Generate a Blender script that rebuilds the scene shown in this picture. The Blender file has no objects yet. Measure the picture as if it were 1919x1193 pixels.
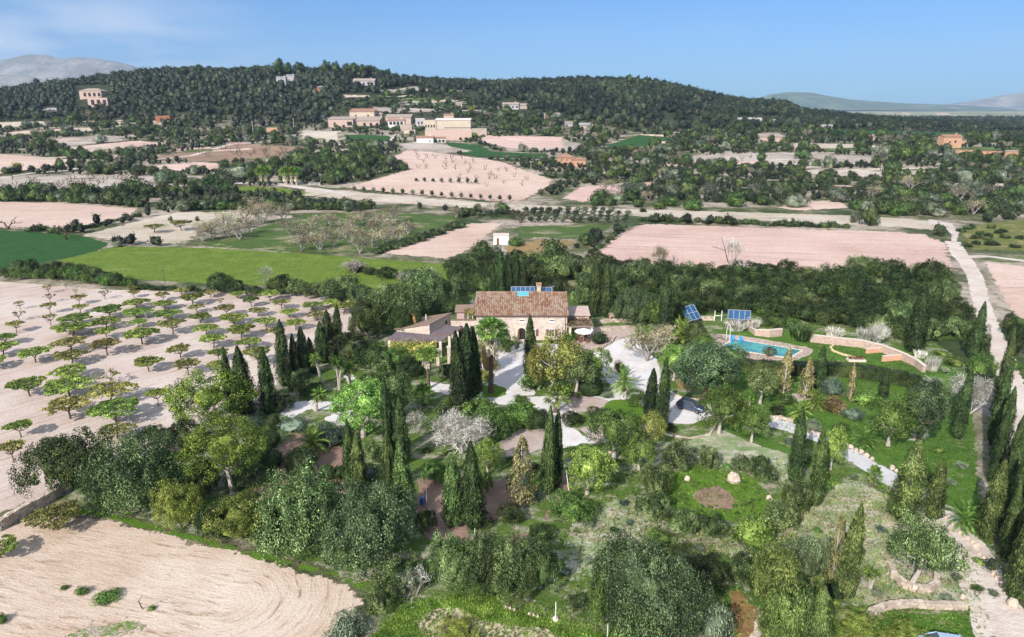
import bpy, math, random
import numpy as np
from mathutils import Vector, Matrix
from mathutils.geometry import delaunay_2d_cdt
R = math.radians
scene = bpy.context.scene
COL = scene.collection
rnd = random.Random(7)
# ------------------------------------------------------------------ camera
F, CX, CY, H, PITCH = 1280.0, 959.5, 596.5, 42.0, R(17.2)
cP, sP = math.cos(PITCH), math.sin(PITCH)
cam = bpy.data.objects.new('camera', bpy.data.cameras.new('camera'))
COL.objects.link(cam)
cam.location = (0, 0, H)
cam.rotation_euler = (math.pi/2-PITCH, 0, 0)
cam.data.sensor_width = 36.0
cam.data.lens = 36.0*F/1919.0
cam.data.clip_start = 0.5
cam.data.clip_end = 60000
scene.camera = cam
HAZE = 6.0e-5
# ------------------------------------------------------------------ light
SUN_EL, SUN_AZ = R(33), R(211)           # azimuth clockwise from +Y
world = bpy.data.worlds.new('World'); scene.world = world; world.use_nodes = True
wn = world.node_tree; bg = wn.nodes['Background']
sky = wn.nodes.new('ShaderNodeTexSky'); sky.sky_type = 'NISHITA'; sky.sun_disc = False
sky.sun_elevation = SUN_EL; sky.sun_rotation = SUN_AZ
sky.altitude = 100; sky.air_density = 1.0; sky.dust_density = 0.35; sky.ozone_density = 3.5
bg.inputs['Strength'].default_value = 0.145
tcw = wn.nodes.new('ShaderNodeTexCoord')
mpw = wn.nodes.new('ShaderNodeMapping'); mpw.inputs['Scale'].default_value = (3.0, 3.0, 13.0)
nzw = wn.nodes.new('ShaderNodeTexNoise'); nzw.inputs['Scale'].default_value = 1.6; nzw.inputs['Detail'].default_value = 7
rpw = wn.nodes.new('ShaderNodeMapRange'); rpw.inputs['From Min'].default_value = 0.36; rpw.inputs['From Max'].default_value = 0.60
sep = wn.nodes.new('ShaderNodeSeparateXYZ')
lft = wn.nodes.new('ShaderNodeMapRange'); lft.inputs['From Min'].default_value = -0.30; lft.inputs['From Max'].default_value = -0.48; lft.inputs['To Min'].default_value = 0.06
low = wn.nodes.new('ShaderNodeMapRange'); low.inputs['From Min'].default_value = 0.15; low.inputs['From Max'].default_value = 0.07
mu1 = wn.nodes.new('ShaderNodeMath'); mu1.operation = 'MULTIPLY'
mu2 = wn.nodes.new('ShaderNodeMath'); mu2.operation = 'MULTIPLY'
mxw = wn.nodes.new('ShaderNodeMix'); mxw.data_type = 'RGBA'
mxw.inputs['B'].default_value = (3.3, 3.5, 3.8, 1)
L = wn.links.new
L(tcw.outputs['Generated'], mpw.inputs['Vector']); L(mpw.outputs['Vector'], nzw.inputs['Vector']); L(nzw.outputs['Fac'], rpw.inputs['Value'])
L(tcw.outputs['Generated'], sep.inputs[0]); SKYZ = sep.outputs['Z']; L(sep.outputs['X'], lft.inputs['Value']); L(sep.outputs['Z'], low.inputs['Value'])
L(rpw.outputs[0], mu1.inputs[0]); L(lft.outputs[0], mu1.inputs[1]); L(mu1.outputs[0], mu2.inputs[0]); L(low.outputs[0], mu2.inputs[1])
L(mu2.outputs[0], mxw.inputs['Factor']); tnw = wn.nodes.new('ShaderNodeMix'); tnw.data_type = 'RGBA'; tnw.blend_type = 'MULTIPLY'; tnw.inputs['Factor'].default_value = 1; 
topfill = wn.nodes.new('ShaderNodeMapRange'); topfill.inputs['From Min'].default_value = 0.22; topfill.inputs['From Max'].default_value = 0.55
vmx = wn.nodes.new('ShaderNodeMix'); vmx.data_type = 'RGBA'; vmx.inputs['A'].default_value = (.15, .30, .485, 1); vmx.inputs['B'].default_value = (2.7, 1.8, 1.12, 1)  # bright warm overhead sky, invented as fill light to lift the shadows
L(SKYZ, topfill.inputs['Value']); L(topfill.outputs[0], vmx.inputs['Factor']); L(vmx.outputs['Result'], tnw.inputs['B'])
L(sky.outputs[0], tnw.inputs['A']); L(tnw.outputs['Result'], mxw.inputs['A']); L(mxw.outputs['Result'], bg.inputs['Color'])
sl = bpy.data.lights.new('sun', 'SUN'); sl.energy = 3.9; sl.angle = R(0.5); sl.color = (1.0, 0.945, 0.865)
sun = bpy.data.objects.new('sun', sl); COL.objects.link(sun)
sdir = Vector((math.sin(SUN_AZ)*math.cos(SUN_EL), math.cos(SUN_AZ)*math.cos(SUN_EL), math.sin(SUN_EL)))
sun.rotation_euler = (-sdir).to_track_quat('-Z', 'Y').to_euler()
vs = scene.view_settings
vs.view_transform = 'Standard'; vs.look = 'None'; vs.gamma = 1; vs.exposure = 0.82; vs.use_curve_mapping = False
# ------------------------------------------------------------------ terrain
def zat(y, py):
    k = (CY-py)/F
    return H + y*(k*cP-sP)/(cP+k*sP)
RX = [-400,-200,0,80,150,230,330,440,520,600,700,740,800,900,1000,1100,1180,1230,1290,1350,1400,1470,1500,1600,1700,1800,1919,2300]
RY = [190,182,176,166,158,146,137,137,134,138,136,150,156,160,158,154,155,160,173,187,195,199,212,224,233,239,245,248]
RZ = [zat(1000., v) for v in RY]
def T(x, y):
    x = np.asarray(x, float); y = np.asarray(y, float)
    ys = np.maximum(y, 1.0)
    px = 960+1340*x/ys
    zr = np.interp(px, RX, RZ)
    base = np.interp(y, [330, 350, 385, 430, 480, 620], [0, .5, 2.1, 4.3, 6.9, 13.0])
    t = np.clip((y-620)/380, 0, 1); s = 0.45*t+0.55*t*t*(3-2*t)
    z = base+(zr-13)*s*(y > 620)
    q = np.clip((y-1000)/650, 0, 1); q = q*q*(3-2*q)
    bump = 7*np.exp(-((y-2100)/420)**2)+3*np.exp(-((y-1650)/200)**2)
    bump = bump*np.clip((px-1300)/250, 0, 1)
    return np.where(y > 1000, zr*(1-q)+bump*q, z)
def Tz(x, y): return float(T(x, y))
def P(px, py):
    a = (px-CX)/F; b = (CY-py)/F
    dy = cP+b*sP; dz = -sP+b*cP
    if dz < -1e-4:
        t = H/-dz
        if t*dy < 328: return Vector((a*t, dy*t, 0.0))
    t0 = 300.0/dy; t = t0; step = 4.0
    while t*dy < 15000:
        t1 = t+step
        if H+t1*dz < Tz(a*t1, dy*t1):
            lo, hi = t, t1
            for _ in range(18):
                m = (lo+hi)/2
                if H+m*dz < Tz(a*m, dy*m): hi = m
                else: lo = m
            return Vector((a*hi, dy*hi, Tz(a*hi, dy*hi)))
        t = t1; step = max(4.0, t*0.006)
    t = 9000
    return Vector((a*t, dy*t, Tz(a*t, dy*t)))
def PZ(px, py, z):
    a = (px-CX)/F; b = (CY-py)/F
    dy = cP+b*sP; dz = -sP+b*cP
    t = (z-H)/dz
    return Vector((a*t, dy*t, z))
def proj(x, y, z):
    D = y*cP-(z-H)*sP
    return CX+F*x/D, CY-F*(y*sP+(z-H)*cP)/D
def depth(p): return p[1]*cP-(p[2]-H)*sP
# ------------------------------------------------------------------ tagging
def tag(o, label=None, cat=None, group=None, kind=None):
    if label: o['label'] = label
    if cat: o['category'] = cat
    if group: o['group'] = group
    if kind: o['kind'] = kind
    return o
REG = []      # (object, phrase, location, px) whose labels are made unique at the end
# ------------------------------------------------------------------ material helpers
class NB:
    def __init__(s, name):
        s.m = bpy.data.materials.new(name); s.m.use_nodes = True
        s.t = s.m.node_tree; s.n = s.t.nodes; s.b = s.n['Principled BSDF']
        s.out = s.n['Material Output']
        s.b.inputs['Roughness'].default_value = 0.85
        s.b.inputs['Specular IOR Level'].default_value = 0.15
    def l(s, a, b): s.t.links.new(a, b)
    def val(s, sock, v):
        if isinstance(v, bpy.types.NodeSocket): s.l(v, sock)
        elif isinstance(v, (tuple, list)): sock.default_value = (*v, 1) if len(v) == 3 and sock.type == 'RGBA' else v
        else: sock.default_value = v
    def pos(s): return s.n.new('ShaderNodeNewGeometry').outputs['Position']
    def island(s): return s.n.new('ShaderNodeNewGeometry').outputs['Random Per Island']
    def objrnd(s): return s.n.new('ShaderNodeObjectInfo').outputs['Random']
    def objco(s): return s.n.new('ShaderNodeTexCoord').outputs['Object']
    def attr(s, a):
        n = s.n.new('ShaderNodeAttribute'); n.attribute_name = a; return n.outputs['Fac']
    def mapping(s, v, scale=(1,1,1), rot=0, loc=(0,0,0)):
        n = s.n.new('ShaderNodeMapping'); s.val(n.inputs['Vector'], v)
        n.inputs['Scale'].default_value = scale; n.inputs['Rotation'].default_value = (0,0,rot); n.inputs['Location'].default_value = loc
        return n.outputs[0]
    def rotmap(s, v, rot, scale):      # rotate first, then scale
        return s.mapping(s.mapping(v, rot=rot), scale=scale)
    def noise(s, v, scale, detail=3, rough=0.55, dist=0):
        n = s.n.new('ShaderNodeTexNoise'); s.val(n.inputs['Vector'], v)
        n.inputs['Scale'].default_value = scale; n.inputs['Detail'].default_value = detail
        n.inputs['Roughness'].default_value = rough; n.inputs['Distortion'].default_value = dist
        return n.outputs['Fac']
    def voro(s, v, scale, out='Color', feat='F1'):
        n = s.n.new('ShaderNodeTexVoronoi'); n.feature = feat; s.val(n.inputs['Vector'], v); n.inputs['Scale'].default_value = scale
        return n.outputs[out]
    def rng(s, v, a, b, c=0., d=1.):
        n = s.n.new('ShaderNodeMapRange'); s.val(n.inputs[0], v)
        for i, q in enumerate((a, b, c, d)): n.inputs[i+1].default_value = q
        return n.outputs[0]
    def math(s, op, a, b=0.0, c=None):
        n = s.n.new('ShaderNodeMath'); n.operation = op; s.val(n.inputs[0], a); s.val(n.inputs[1], b)
        if c is not None: s.val(n.inputs[2], c)
        return n.outputs[0]
    def mix(s, f, a, b, blend='MIX'):
        n = s.n.new('ShaderNodeMix'); n.data_type = 'RGBA'; n.blend_type = blend
        s.val(n.inputs['Factor'], f); s.val(n.inputs['A'], a); s.val(n.inputs['B'], b)
        return n.outputs['Result']
    def ramp(s, f, stops):
        n = s.n.new('ShaderNodeValToRGB'); s.val(n.inputs[0], f); e = n.color_ramp.elements
        while len(e) < len(stops): e.new(0.5)
        for i, (p, c) in enumerate(stops): e[i].position = p; e[i].color = (*c, 1)
        return n.outputs[0]
    def bump(s, h, dist=0.1, strength=1.0):
        n = s.n.new('ShaderNodeBump'); s.val(n.inputs['Height'], h); n.inputs['Distance'].default_value = dist
        n.inputs['Strength'].default_value = strength; s.l(n.outputs[0], s.b.inputs['Normal'])
    def col(s, c): s.val(s.b.inputs['Base Color'], c)
    def cut(s, mask):
        """mask 0..1: where 0 the sheet is absent (ragged edge of a field)"""
        tr = s.n.new('ShaderNodeBsdfTransparent'); mx = s.n.new('ShaderNodeMixShader')
        s.l(mask, mx.inputs[0]); s.l(tr.outputs[0], mx.inputs[1]); s.l(s.b.outputs[0], mx.inputs[2]); s.l(mx.outputs[0], s.out.inputs['Surface'])
def rimcut(nb, scale=0.6):
    v = nb.pos()
    n1 = nb.noise(v, scale, 5, 0.7)
    s = nb.math('ADD', nb.attr('rim'), nb.math('MULTIPLY', nb.math('SUBTRACT', n1, 0.5), 1.6))
    nb.cut(nb.rng(s, 0.38, 0.46))
def soil(name, base, dark, light, rot=0., along=.12, across=2.2, streak=(.25,.15,.1), samt=.6, patch=.03, green=None, gth=.62, gsc=.25, centre=None, rimscale=.6, clod=2.5, lump=0.12, speck=0):
    base, dark, light = [(c_[0]*.92, c_[1]*.885, c_[2]*.85) for c_ in (base, dark, light)]
    nb = NB(name); v = nb.pos()
    big = nb.noise(v, patch, 5, .7)
    c = nb.ramp(big, [(.3, dark), (.5, base), (.72, light)])
    fine = nb.noise(v, clod, 4, .75)
    c = nb.mix(nb.rng(fine, .45, .75, 0, .38), c, tuple(x*.5 for x in base))
    c = nb.mix(nb.rng(fine, .5, .25, 0, .35), c, light)
    if centre:
        sp = nb.n.new('ShaderNodeSeparateXYZ'); nb.l(v, sp.inputs[0])
        ca, sa = math.cos(centre[2]), math.sin(centre[2])
        X_ = nb.math('SUBTRACT', sp.outputs['X'], centre[0]); Y_ = nb.math('SUBTRACT', sp.outputs['Y'], centre[1])
        A_ = nb.math('ADD', nb.math('MULTIPLY', X_, ca), nb.math('MULTIPLY', Y_, sa)); B_ = nb.math('SUBTRACT', nb.math('MULTIPLY', Y_, ca), nb.math('MULTIPLY', X_, sa))
        dx = nb.math('MAXIMUM', A_, 0.0)
        r_ = nb.math('SQRT', nb.math('ADD', nb.math('MULTIPLY', dx, dx), nb.math('MULTIPLY', B_, B_)))
        r_ = nb.math('ADD', r_, nb.math('MULTIPLY', nb.noise(v, .1, 2), 1.6))
        cb = nb.n.new('ShaderNodeCombineXYZ'); nb.l(nb.math('MULTIPLY', r_, across), cb.inputs['X']); nb.l(nb.math('MULTIPLY', A_, along), cb.inputs['Y']); nb.l(nb.math('MULTIPLY', B_, along), cb.inputs['Z'])
        sv = cb.outputs[0]
        st = nb.noise(sv, 1.0, 5, .75)
    else:
        sv = nb.rotmap(v, -rot, (along, across, 1))
        st = nb.noise(sv, 1.0, 4, .7)
    pat = nb.rng(nb.noise(v, patch*2.7, 3), .35, .65, .35, 1.)
    c = nb.mix(nb.math('MULTIPLY', nb.rng(st, .53, .68, 0, samt), pat), c, streak)
    c = nb.mix(nb.rng(st, .45, .3, 0, .35), c, light)
    if green:
        g = nb.math('ADD', nb.noise(v, gsc, 5, .7), nb.math('MULTIPLY', nb.math('SUBTRACT', st, .5), .5))
        c = nb.mix(nb.rng(g, gth, gth+.08), c, nb.mix(nb.noise(v, 3., 3), green, tuple(x*1.9 for x in green)))
    if speck:
        c = nb.mix(nb.rng(nb.noise(v, speck, 3, .8), .60, .68, 0, .75), c, tuple(x*.6 for x in streak))
        c = nb.mix(nb.rng(nb.noise(v, speck*1.3, 3, .8), .36, .28, 0, .6), c, tuple(min(.85, x*1.25) for x in light))
    nb.col(c)
    nb.bump(nb.math('ADD', nb.math('MULTIPLY', st, 1.0), nb.math('MULTIPLY', fine, .7)), lump, 1.0)
    rimcut(nb, rimscale); return nb.m
def grass(name, a, b, dry, dth=.6, dsc=.15, rot=0, rimscale=.8, soilc=None, sth=.66, fine=3.0, dk=.75):
    nb = NB(name); v = nb.pos()
    n1 = nb.noise(v, .22, 5, .7); n2 = nb.noise(v, fine, 4, .75)
    c = nb.mix(nb.rng(n1, .3, .7), a, b)
    c = nb.mix(nb.rng(n2, .5, .78, 0, dk), c, tuple(x*.42 for x in a))
    c = nb.mix(nb.rng(n2, .47, .25, 0, .6), c, tuple(min(1, x*1.6) for x in b))
    n3 = nb.noise(nb.rotmap(v, -rot, (1, 1.7, 1)), dsc, 6, .72)
    c = nb.mix(nb.rng(n3, dth, dth+.12), c, nb.mix(nb.rng(n2, .4, .6), dry, tuple(x*.62 for x in dry)))
    if soilc:
        n4 = nb.noise(v, dsc*1.8, 6, .75)
        c = nb.mix(nb.rng(n4, sth, sth+.06), c, nb.mix(nb.rng(n2, .4, .65), soilc, tuple(x*.6 for x in soilc)))
    nb.col(c); nb.bump(nb.math('ADD', n2, nb.math('MULTIPLY', n1, .5)), .25, 1.0); rimcut(nb, rimscale); return nb.m
def leaf(name, dark, mid, light, spec=.25, shift=.35, trans=.18, lump=.55, gain=1.3):
    dark, mid, light = [(c_[0]*gain, c_[1]*gain*1.04, c_[2]*gain*.9) for c_ in (dark, mid, light)]
    nb = NB(name)
    r = nb.island()
    cl = nb.noise(nb.objco(), lump, 2, .5)
    f = nb.math('ADD', nb.math('MULTIPLY', r, .75), nb.math('MULTIPLY', nb.math('SUBTRACT', cl, .5), 1.5))
    c = nb.ramp(f, [(.08, tuple(x*.75 for x in dark)), (.45, mid), (.80, tuple(x*1.1 for x in light)), (1., tuple(min(.8, x*1.55) for x in light))])
    o = nb.objrnd()
    hs = nb.n.new('ShaderNodeHueSaturation'); nb.l(c, hs.inputs['Color'])
    nb.l(nb.rng(o, 0, 1, .5-.022, .5+.022), hs.inputs['Hue'])
    nb.l(nb.rng(nb.math('FRACT', nb.math('MULTIPLY', o, 7.31)), 0, 1, 1-shift, 1+shift), hs.inputs['Value'])
    nb.col(hs.outputs[0]); nb.b.inputs['Roughness'].default_value = .6; nb.b.inputs['Specular IOR Level'].default_value = spec
    if trans:
        tl = nb.n.new('ShaderNodeBsdfTranslucent'); nb.l(hs.outputs[0], tl.inputs[0])
        mx = nb.n.new('ShaderNodeMixShader'); mx.inputs[0].default_value = trans
        nb.l(nb.b.outputs[0], mx.inputs[1]); nb.l(tl.outputs[0], mx.inputs[2]); nb.l(mx.outputs[0], nb.out.inputs['Surface'])
    return nb.m
def plain(name, c, rough=.7, var=.15, sc=2., metal=0., spec=.3, bump=0., coat=0):
    nb = NB(name); n = nb.noise(nb.pos(), sc, 4, .65)
    nb.col(nb.mix(nb.rng(n, .3, .7), tuple(x*(1-var) for x in c), tuple(min(1, x*(1+var)) for x in c)))
    nb.b.inputs['Roughness'].default_value = rough; nb.b.inputs['Metallic'].default_value = metal; nb.b.inputs['Specular IOR Level'].default_value = spec
    nb.b.inputs['Coat Weight'].default_value = coat
    if bump: nb.bump(nb.noise(nb.pos(), sc*6, 3), bump)
    return nb.m
def masonry(name, a, b, c3, scale=2.4, mortar=(.45,.38,.33)):
    nb = NB(name); v = nb.mapping(nb.pos(), scale=(1, 1, 1.5))
    cellc = nb.voro(v, scale); sp = nb.n.new('ShaderNodeSeparateColor'); nb.l(cellc, sp.inputs[0])
    c = nb.ramp(sp.outputs[0], [(.1, a), (.5, b), (.9, c3)])
    d = nb.voro(v, scale, 'Distance', 'DISTANCE_TO_EDGE')
    c = nb.mix(nb.rng(d, .09, .02), c, mortar)
    c = nb.mix(nb.rng(nb.noise(nb.pos(), .45, 5, .7), .5, .75, 0, .45), c, tuple(x*.6 for x in a))
    nb.col(c); nb.bump(nb.math('ADD', nb.rng(d, 0, .12), nb.noise(v, 9, 3)), .05); return nb.m
# ------------------------------------------------------------------ geometry helpers (quads only)
class G:
    def __init__(s): s.V = []; s.Q = []; s.M = []; s.n = 0
    def add(s, V, Q, m=0):
        V = np.asarray(V, float).reshape(-1, 3); Q = np.asarray(Q, int).reshape(-1, 4)
        s.V.append(V); s.Q.append(Q+s.n); s.M.append(np.full(len(Q), m)); s.n += len(V); return s
    def quads(s, C, m=0):                     # C: (n,4,3)
        C = np.asarray(C, float); n = len(C)
        return s.add(C.reshape(-1, 3), np.arange(n*4).reshape(n, 4), m)
    def box(s, c, d, rot=0., m=0, taper=1.0):
        x, y, z = d[0]/2, d[1]/2, d[2]/2
        V = np.array([[-x,-y,-z],[x,-y,-z],[x,y,-z],[-x,y,-z],[-x*taper,-y*taper,z],[x*taper,-y*taper,z],[x*taper,y*taper,z],[-x*taper,y*taper,z]])
        if rot:
            ca, sa = math.cos(rot), math.sin(rot); V = V@np.array([[ca, sa, 0], [-sa, ca, 0], [0, 0, 1]])
        return s.add(V+np.array(c), [[0,3,2,1],[4,5,6,7],[0,1,5,4],[1,2,6,5],[2,3,7,6],[3,0,4,7]], m)
    def hexa(s, b, t, m=0):                   # bottom 4 points, top 4 points
        return s.add(list(b)+list(t), [[0,3,2,1],[4,5,6,7],[0,1,5,4],[1,2,6,5],[2,3,7,6],[3,0,4,7]], m)
    def slab(s, pts, th, m=0):                # sloping slab from four corner points, thickness downwards
        t = [np.array(p, float) for p in pts]; b = [p-np.array([0, 0, th]) for p in t]
        return s.hexa(b, t, m)
    def tube(s, pts, rad, sides=5, m=0):
        pts = np.asarray(pts, float); k = len(pts); rad = np.broadcast_to(np.asarray(rad, float), (k,))
        tan = np.gradient(pts, axis=0); tan /= np.linalg.norm(tan, axis=1)[:, None]+1e-9
        ref = np.where(np.abs(tan[:, 2:3]) > .9, np.array([[1., 0, 0]]), np.array([[0, 0, 1.]]))
        a = np.cross(tan, ref); a /= np.linalg.norm(a, axis=1)[:, None]+1e-9; b = np.cross(tan, a)
        th = np.arange(sides)*2*math.pi/sides
        V = pts[:, None]+rad[:, None, None]*(a[:, None]*np.cos(th)[None, :, None]+b[:, None]*np.sin(th)[None, :, None])
        i = np.arange(k-1)[:, None]*sides; j = np.arange(sides)[None]; jn = (j+1) % sides
        Q = np.stack([i+j, i+jn, i+sides+jn, i+sides+j], -1).reshape(-1, 4)
        s.add(V.reshape(-1, 3), Q, m)
        c = [0, 1, 2, 3] if sides == 4 else None
        if sides == 4: s.add(V[-1], [c], m)
        return s
    def ball(s, c, r, nu=12, nv=8, m=0, lump=0., rg=None, zmin=-1.):
        u = np.arange(nu)*2*math.pi/nu; v = np.linspace(math.asin(zmin)+.02, math.pi/2-.03, nv)
        D = np.stack([np.cos(v)[:, None]*np.cos(u)[None], np.cos(v)[:, None]*np.sin(u)[None], np.broadcast_to(np.sin(v)[:, None], (nv, nu))], -1)
        k = 1.0
        if lump: k = 1+lump*rg.uniform(-1, 1, (nv, nu, 1))
        V = D*k*np.array(r)+np.array(c)
        i = np.arange(nv-1)[:, None]*nu; j = np.arange(nu)[None]; jn = (j+1) % nu
        return s.add(V.reshape(-1, 3), np.stack([i+j, i+jn, i+nu+jn, i+nu+j], -1).reshape(-1, 4), m)
    def data(s): return np.concatenate(s.V), np.concatenate(s.Q), np.concatenate(s.M)
    def mesh(s, name, mats, smooth=False):
        V, Q, M = s.data(); me = bpy.data.meshes.new(name)
        me.vertices.add(len(V)); me.vertices.foreach_set('co', V.astype(np.float32).ravel())
        me.loops.add(len(Q)*4); me.loops.foreach_set('vertex_index', Q.astype(np.int32).ravel())
        me.polygons.add(len(Q)); me.polygons.foreach_set('loop_start', (np.arange(len(Q))*4).astype(np.int32))
        for m in (mats if isinstance(mats, (list, tuple)) else [mats]): me.materials.append(m)
        me.polygons.foreach_set('material_index', M.astype(np.int32))
        me.polygons.foreach_set('use_smooth', np.full(len(Q), smooth))
        me.update(calc_edges=True); return me
    def obj(s, name, mats, parent=None, smooth=False, loc=None):
        o = bpy.data.objects.new(name, s.mesh(name, mats, smooth)); COL.objects.link(o)
        if parent: o.parent = parent
        if loc is not None: o.location = loc
        return o
def empty(name, loc, rot=0.):
    o = bpy.data.objects.new(name, None); COL.objects.link(o); o.location = loc; o.rotation_euler = (0, 0, rot); o.empty_display_size = .3
    return o
def inpoly(x, y, poly):
    c = False; n = len(poly)
    for i in range(n):
        x1, y1 = poly[i]; x2, y2 = poly[(i+1) % n]
        if (y1 > y) != (y2 > y) and x < (x2-x1)*(y-y1)/(y2-y1)+x1: c = not c
    return c
def seg_dist(P2, A, B):
    d = B-A; t = np.clip(((P2-A)@d)/(d@d+1e-9), 0, 1); return np.linalg.norm(P2-(A+t[:, None]*d), axis=1)
def sheet(name, pxpoly, mat, zo=.02, rim=2., step=None, jit=.25, world_pts=None):
    """a patch of ground laid on the terrain, outline given as points of the ground"""
    W = [P(*p) for p in pxpoly] if world_pts is None else [Vector((p[0], p[1], 0)) for p in world_pts]
    A = np.array([[p.x, p.y] for p in W])
    if step is None: step = max(.8, min(12, rim*1.0, np.ptp(A[:, 0])/12+.3))
    area = abs(np.sum(A[:, 0]*np.roll(A[:, 1], -1)-np.roll(A[:, 0], -1)*A[:, 1]))/2
    step = max(step, math.sqrt(area/9000))
    rg = np.random.default_rng(len(A)*31+int(abs(A[0, 0])))
    B = []
    for i in range(len(A)):
        a, b = A[i], A[(i+1) % len(A)]; n = max(1, int(np.linalg.norm(b-a)/step/1.5))
        for k in range(n): B.append(a+(b-a)*k/n+rg.uniform(-jit, jit, 2)*min(step, 1.5))
    B = np.array(B)
    xs = np.arange(A[:, 0].min(), A[:, 0].max(), step); ys = np.arange(A[:, 1].min(), A[:, 1].max(), step)
    Gx, Gy = np.meshgrid(xs, ys); Pn = np.stack([Gx.ravel(), Gy.ravel()], 1)+rg.uniform(-.2, .2, (Gx.size, 2))*step
    ins = np.zeros(len(Pn), bool)
    for i in range(len(B)):
        x1, y1 = B[i]; x2, y2 = B[(i+1) % len(B)]
        if y1 == y2: continue
        cond = ((y1 > Pn[:, 1]) != (y2 > Pn[:, 1])) & (Pn[:, 0] < (x2-x1)*(Pn[:, 1]-y1)/(y2-y1)+x1); ins ^= cond
    Pn = Pn[ins]; d = np.full(len(Pn), 1e9)
    for i in range(len(B)): d = np.minimum(d, seg_dist(Pn, B[i], B[(i+1) % len(B)]))
    k = d > step*.3; Pn = Pn[k]; d = d[k]
    allp = [Vector(p) for p in B]+[Vector(p) for p in Pn]
    nb = len(B)
    v, e, f, ov, oe, of = delaunay_2d_cdt(allp, [], [list(range(nb))], 1, 1e-5)
    VA = np.array([[q.x, q.y] for q in v]); D = np.full(len(VA), 1e9)
    for i in range(nb): D = np.minimum(D, seg_dist(VA, B[i], B[(i+1) % nb]))
    c = VA.mean(0); Z = T(VA[:, 0], VA[:, 1])
    off = np.where(VA[:, 1] > 325, zo*1.0+.3, zo)
    z0 = float(Z.min())
    me = bpy.data.meshes.new(name)
    me.from_pydata([(p[0]-c[0], p[1]-c[1], z+o-z0) for p, z, o in zip(VA, Z, off)], [], [list(q) for q in f])
    at = me.attributes.new('rim', 'FLOAT', 'POINT'); at.data.foreach_set('value', np.clip(D/rim, 0, 1).astype(np.float32))
    me.materials.append(mat); me.update()
    o = bpy.data.objects.new(name, me); COL.objects.link(o); o.location = (c[0], c[1], z0)
    o['kind'] = 'structure'
    return o
def ribbon_px(pts, widths):
    """strip polygon in world coordinates from centre line pixels and widths in metres"""
    W = [P(*p) for p in pts]; Wd = [np.array([w.x, w.y]) for w in W]
    Ls, Rs = [], []
    for i, p in enumerate(Wd):
        a = Wd[max(0, i-1)]; b = Wd[min(len(Wd)-1, i+1)]; d = (b-a)/np.linalg.norm(b-a); n = np.array([-d[1], d[0]]); w = widths if not hasattr(widths, '__len__') else widths[i]
        Ls.append(p+n*w/2); Rs.append(p-n*w/2)
    return [tuple(p) for p in Ls+Rs[::-1]]
def angle_px(a, b):
    A, B = P(*a), P(*b); return math.atan2(B.y-A.y, B.x-A.x)
# ------------------------------------------------------------------ the ground sheet
def ground_mesh():
    ys = np.concatenate([np.arange(-160, 320, 16), np.arange(320, 1060, 6.5), np.arange(1060, 2600, 30), np.geomspace(2600, 15500, 34)])
    us = np.linspace(-1.5, 1.5, 250)
    X = us[None]*np.clip(ys, 150, 7000)[:, None]; Y = np.broadcast_to(ys[:, None], X.shape)
    Z = T(X, Y)
    nr, nc = X.shape; i = np.arange(nr-1)[:, None]*nc; j = np.arange(nc-1)[None]
    g = G(); g.add(np.stack([X, Y, Z], -1).reshape(-1, 3), np.stack([i+j, i+j+1, i+nc+j+1, i+nc+j], -1).reshape(-1, 4))
    nb = NB('scrubland'); v = nb.pos()
    n1 = nb.noise(v, .03, 6, .7); n2 = nb.noise(v, .5, 5, .75); n3 = nb.noise(v, .008, 4, .6)
    c = nb.ramp(n1, [(.32, (.028, .050, .018)), (.42, (.055, .08, .028)), (.49, (.15, .145, .08)), (.56, (.40, .34, .28)), (.75, (.52, .44, .38))])
    c = nb.mix(nb.rng(n2, .45, .7, 0, .7), c, (.03, .05, .02))
    sp = nb.n.new('ShaderNodeSeparateXYZ'); nb.l(v, sp.inputs[0])
    hill = nb.rng(sp.outputs['Y'], 640, 760)
    c = nb.mix(hill, c, nb.mix(nb.rng(n2, .4, .6), (.022, .032, .014), (.05, .055, .03)))
    far = nb.rng(sp.outputs['Y'], 2300, 2600)
    fc = nb.ramp(nb.noise(nb.mapping(v, scale=(1, .45, 1)), .004, 5, .7), [(.35, (.07, .10, .05)), (.5, (.22, .23, .12)), (.6, (.42, .38, .24)), (.7, (.12, .15, .07))])
    c = nb.mix(far, c, fc)
    nb.col(c); nb.bump(n2, .5)
    o = g.obj('ground', nb.m, smooth=True); o['kind'] = 'structure'
ground_mesh()
# ------------------------------------------------------------------ mountains
def mountain(name, dist, prof, col, thick=2500, seed=0, rough=35):
    rg = np.random.default_rng(seed); n = 220; m = 40
    pxs = np.linspace(prof[0][0], prof[-1][0], n); pys = np.interp(pxs, [p[0] for p in prof], [p[1] for p in prof])
    rows = []
    ph = rg.uniform(0, 6, 12)
    for k in range(m):
        t = k/(m-1); y = dist-thick*.45+thick*t
        x = (pxs-960)/1340*dist*(1+0*t)
        top = np.array([zat(dist, q) for q in pys])+6
        s = max(0, 1-abs(t-.45)/.47)**.9 if t < .45 else max(0, 1-(t-.45)/.55)
        rid = sum(rough/(i+1)*np.sin(x/dist*(14+i*11)+ph[i]+t*(5+3*i)) for i in range(9))
        z = -.8+(top+.8)*s+rid*s*(1-s)*2.6
        rows.append(np.stack([x, np.full(n, y), z], -1))
    V = np.concatenate(rows); i = np.arange(m-1)[:, None]*n; j = np.arange(n-1)[None]
    g = G(); g.add(V, np.stack([i+j, i+j+1, i+n+j+1, i+n+j], -1).reshape(-1, 4))
    nb = NB(name+' slope'); v = nb.pos()
    nn = nb.noise(v, .004, 8, .72); nb.col(nb.mix(nb.rng(nn, .42, .6), col[0], col[1])); nb.bump(nn, 60)
    o = g.obj(name, nb.m, smooth=True); o['kind'] = 'structure'
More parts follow.
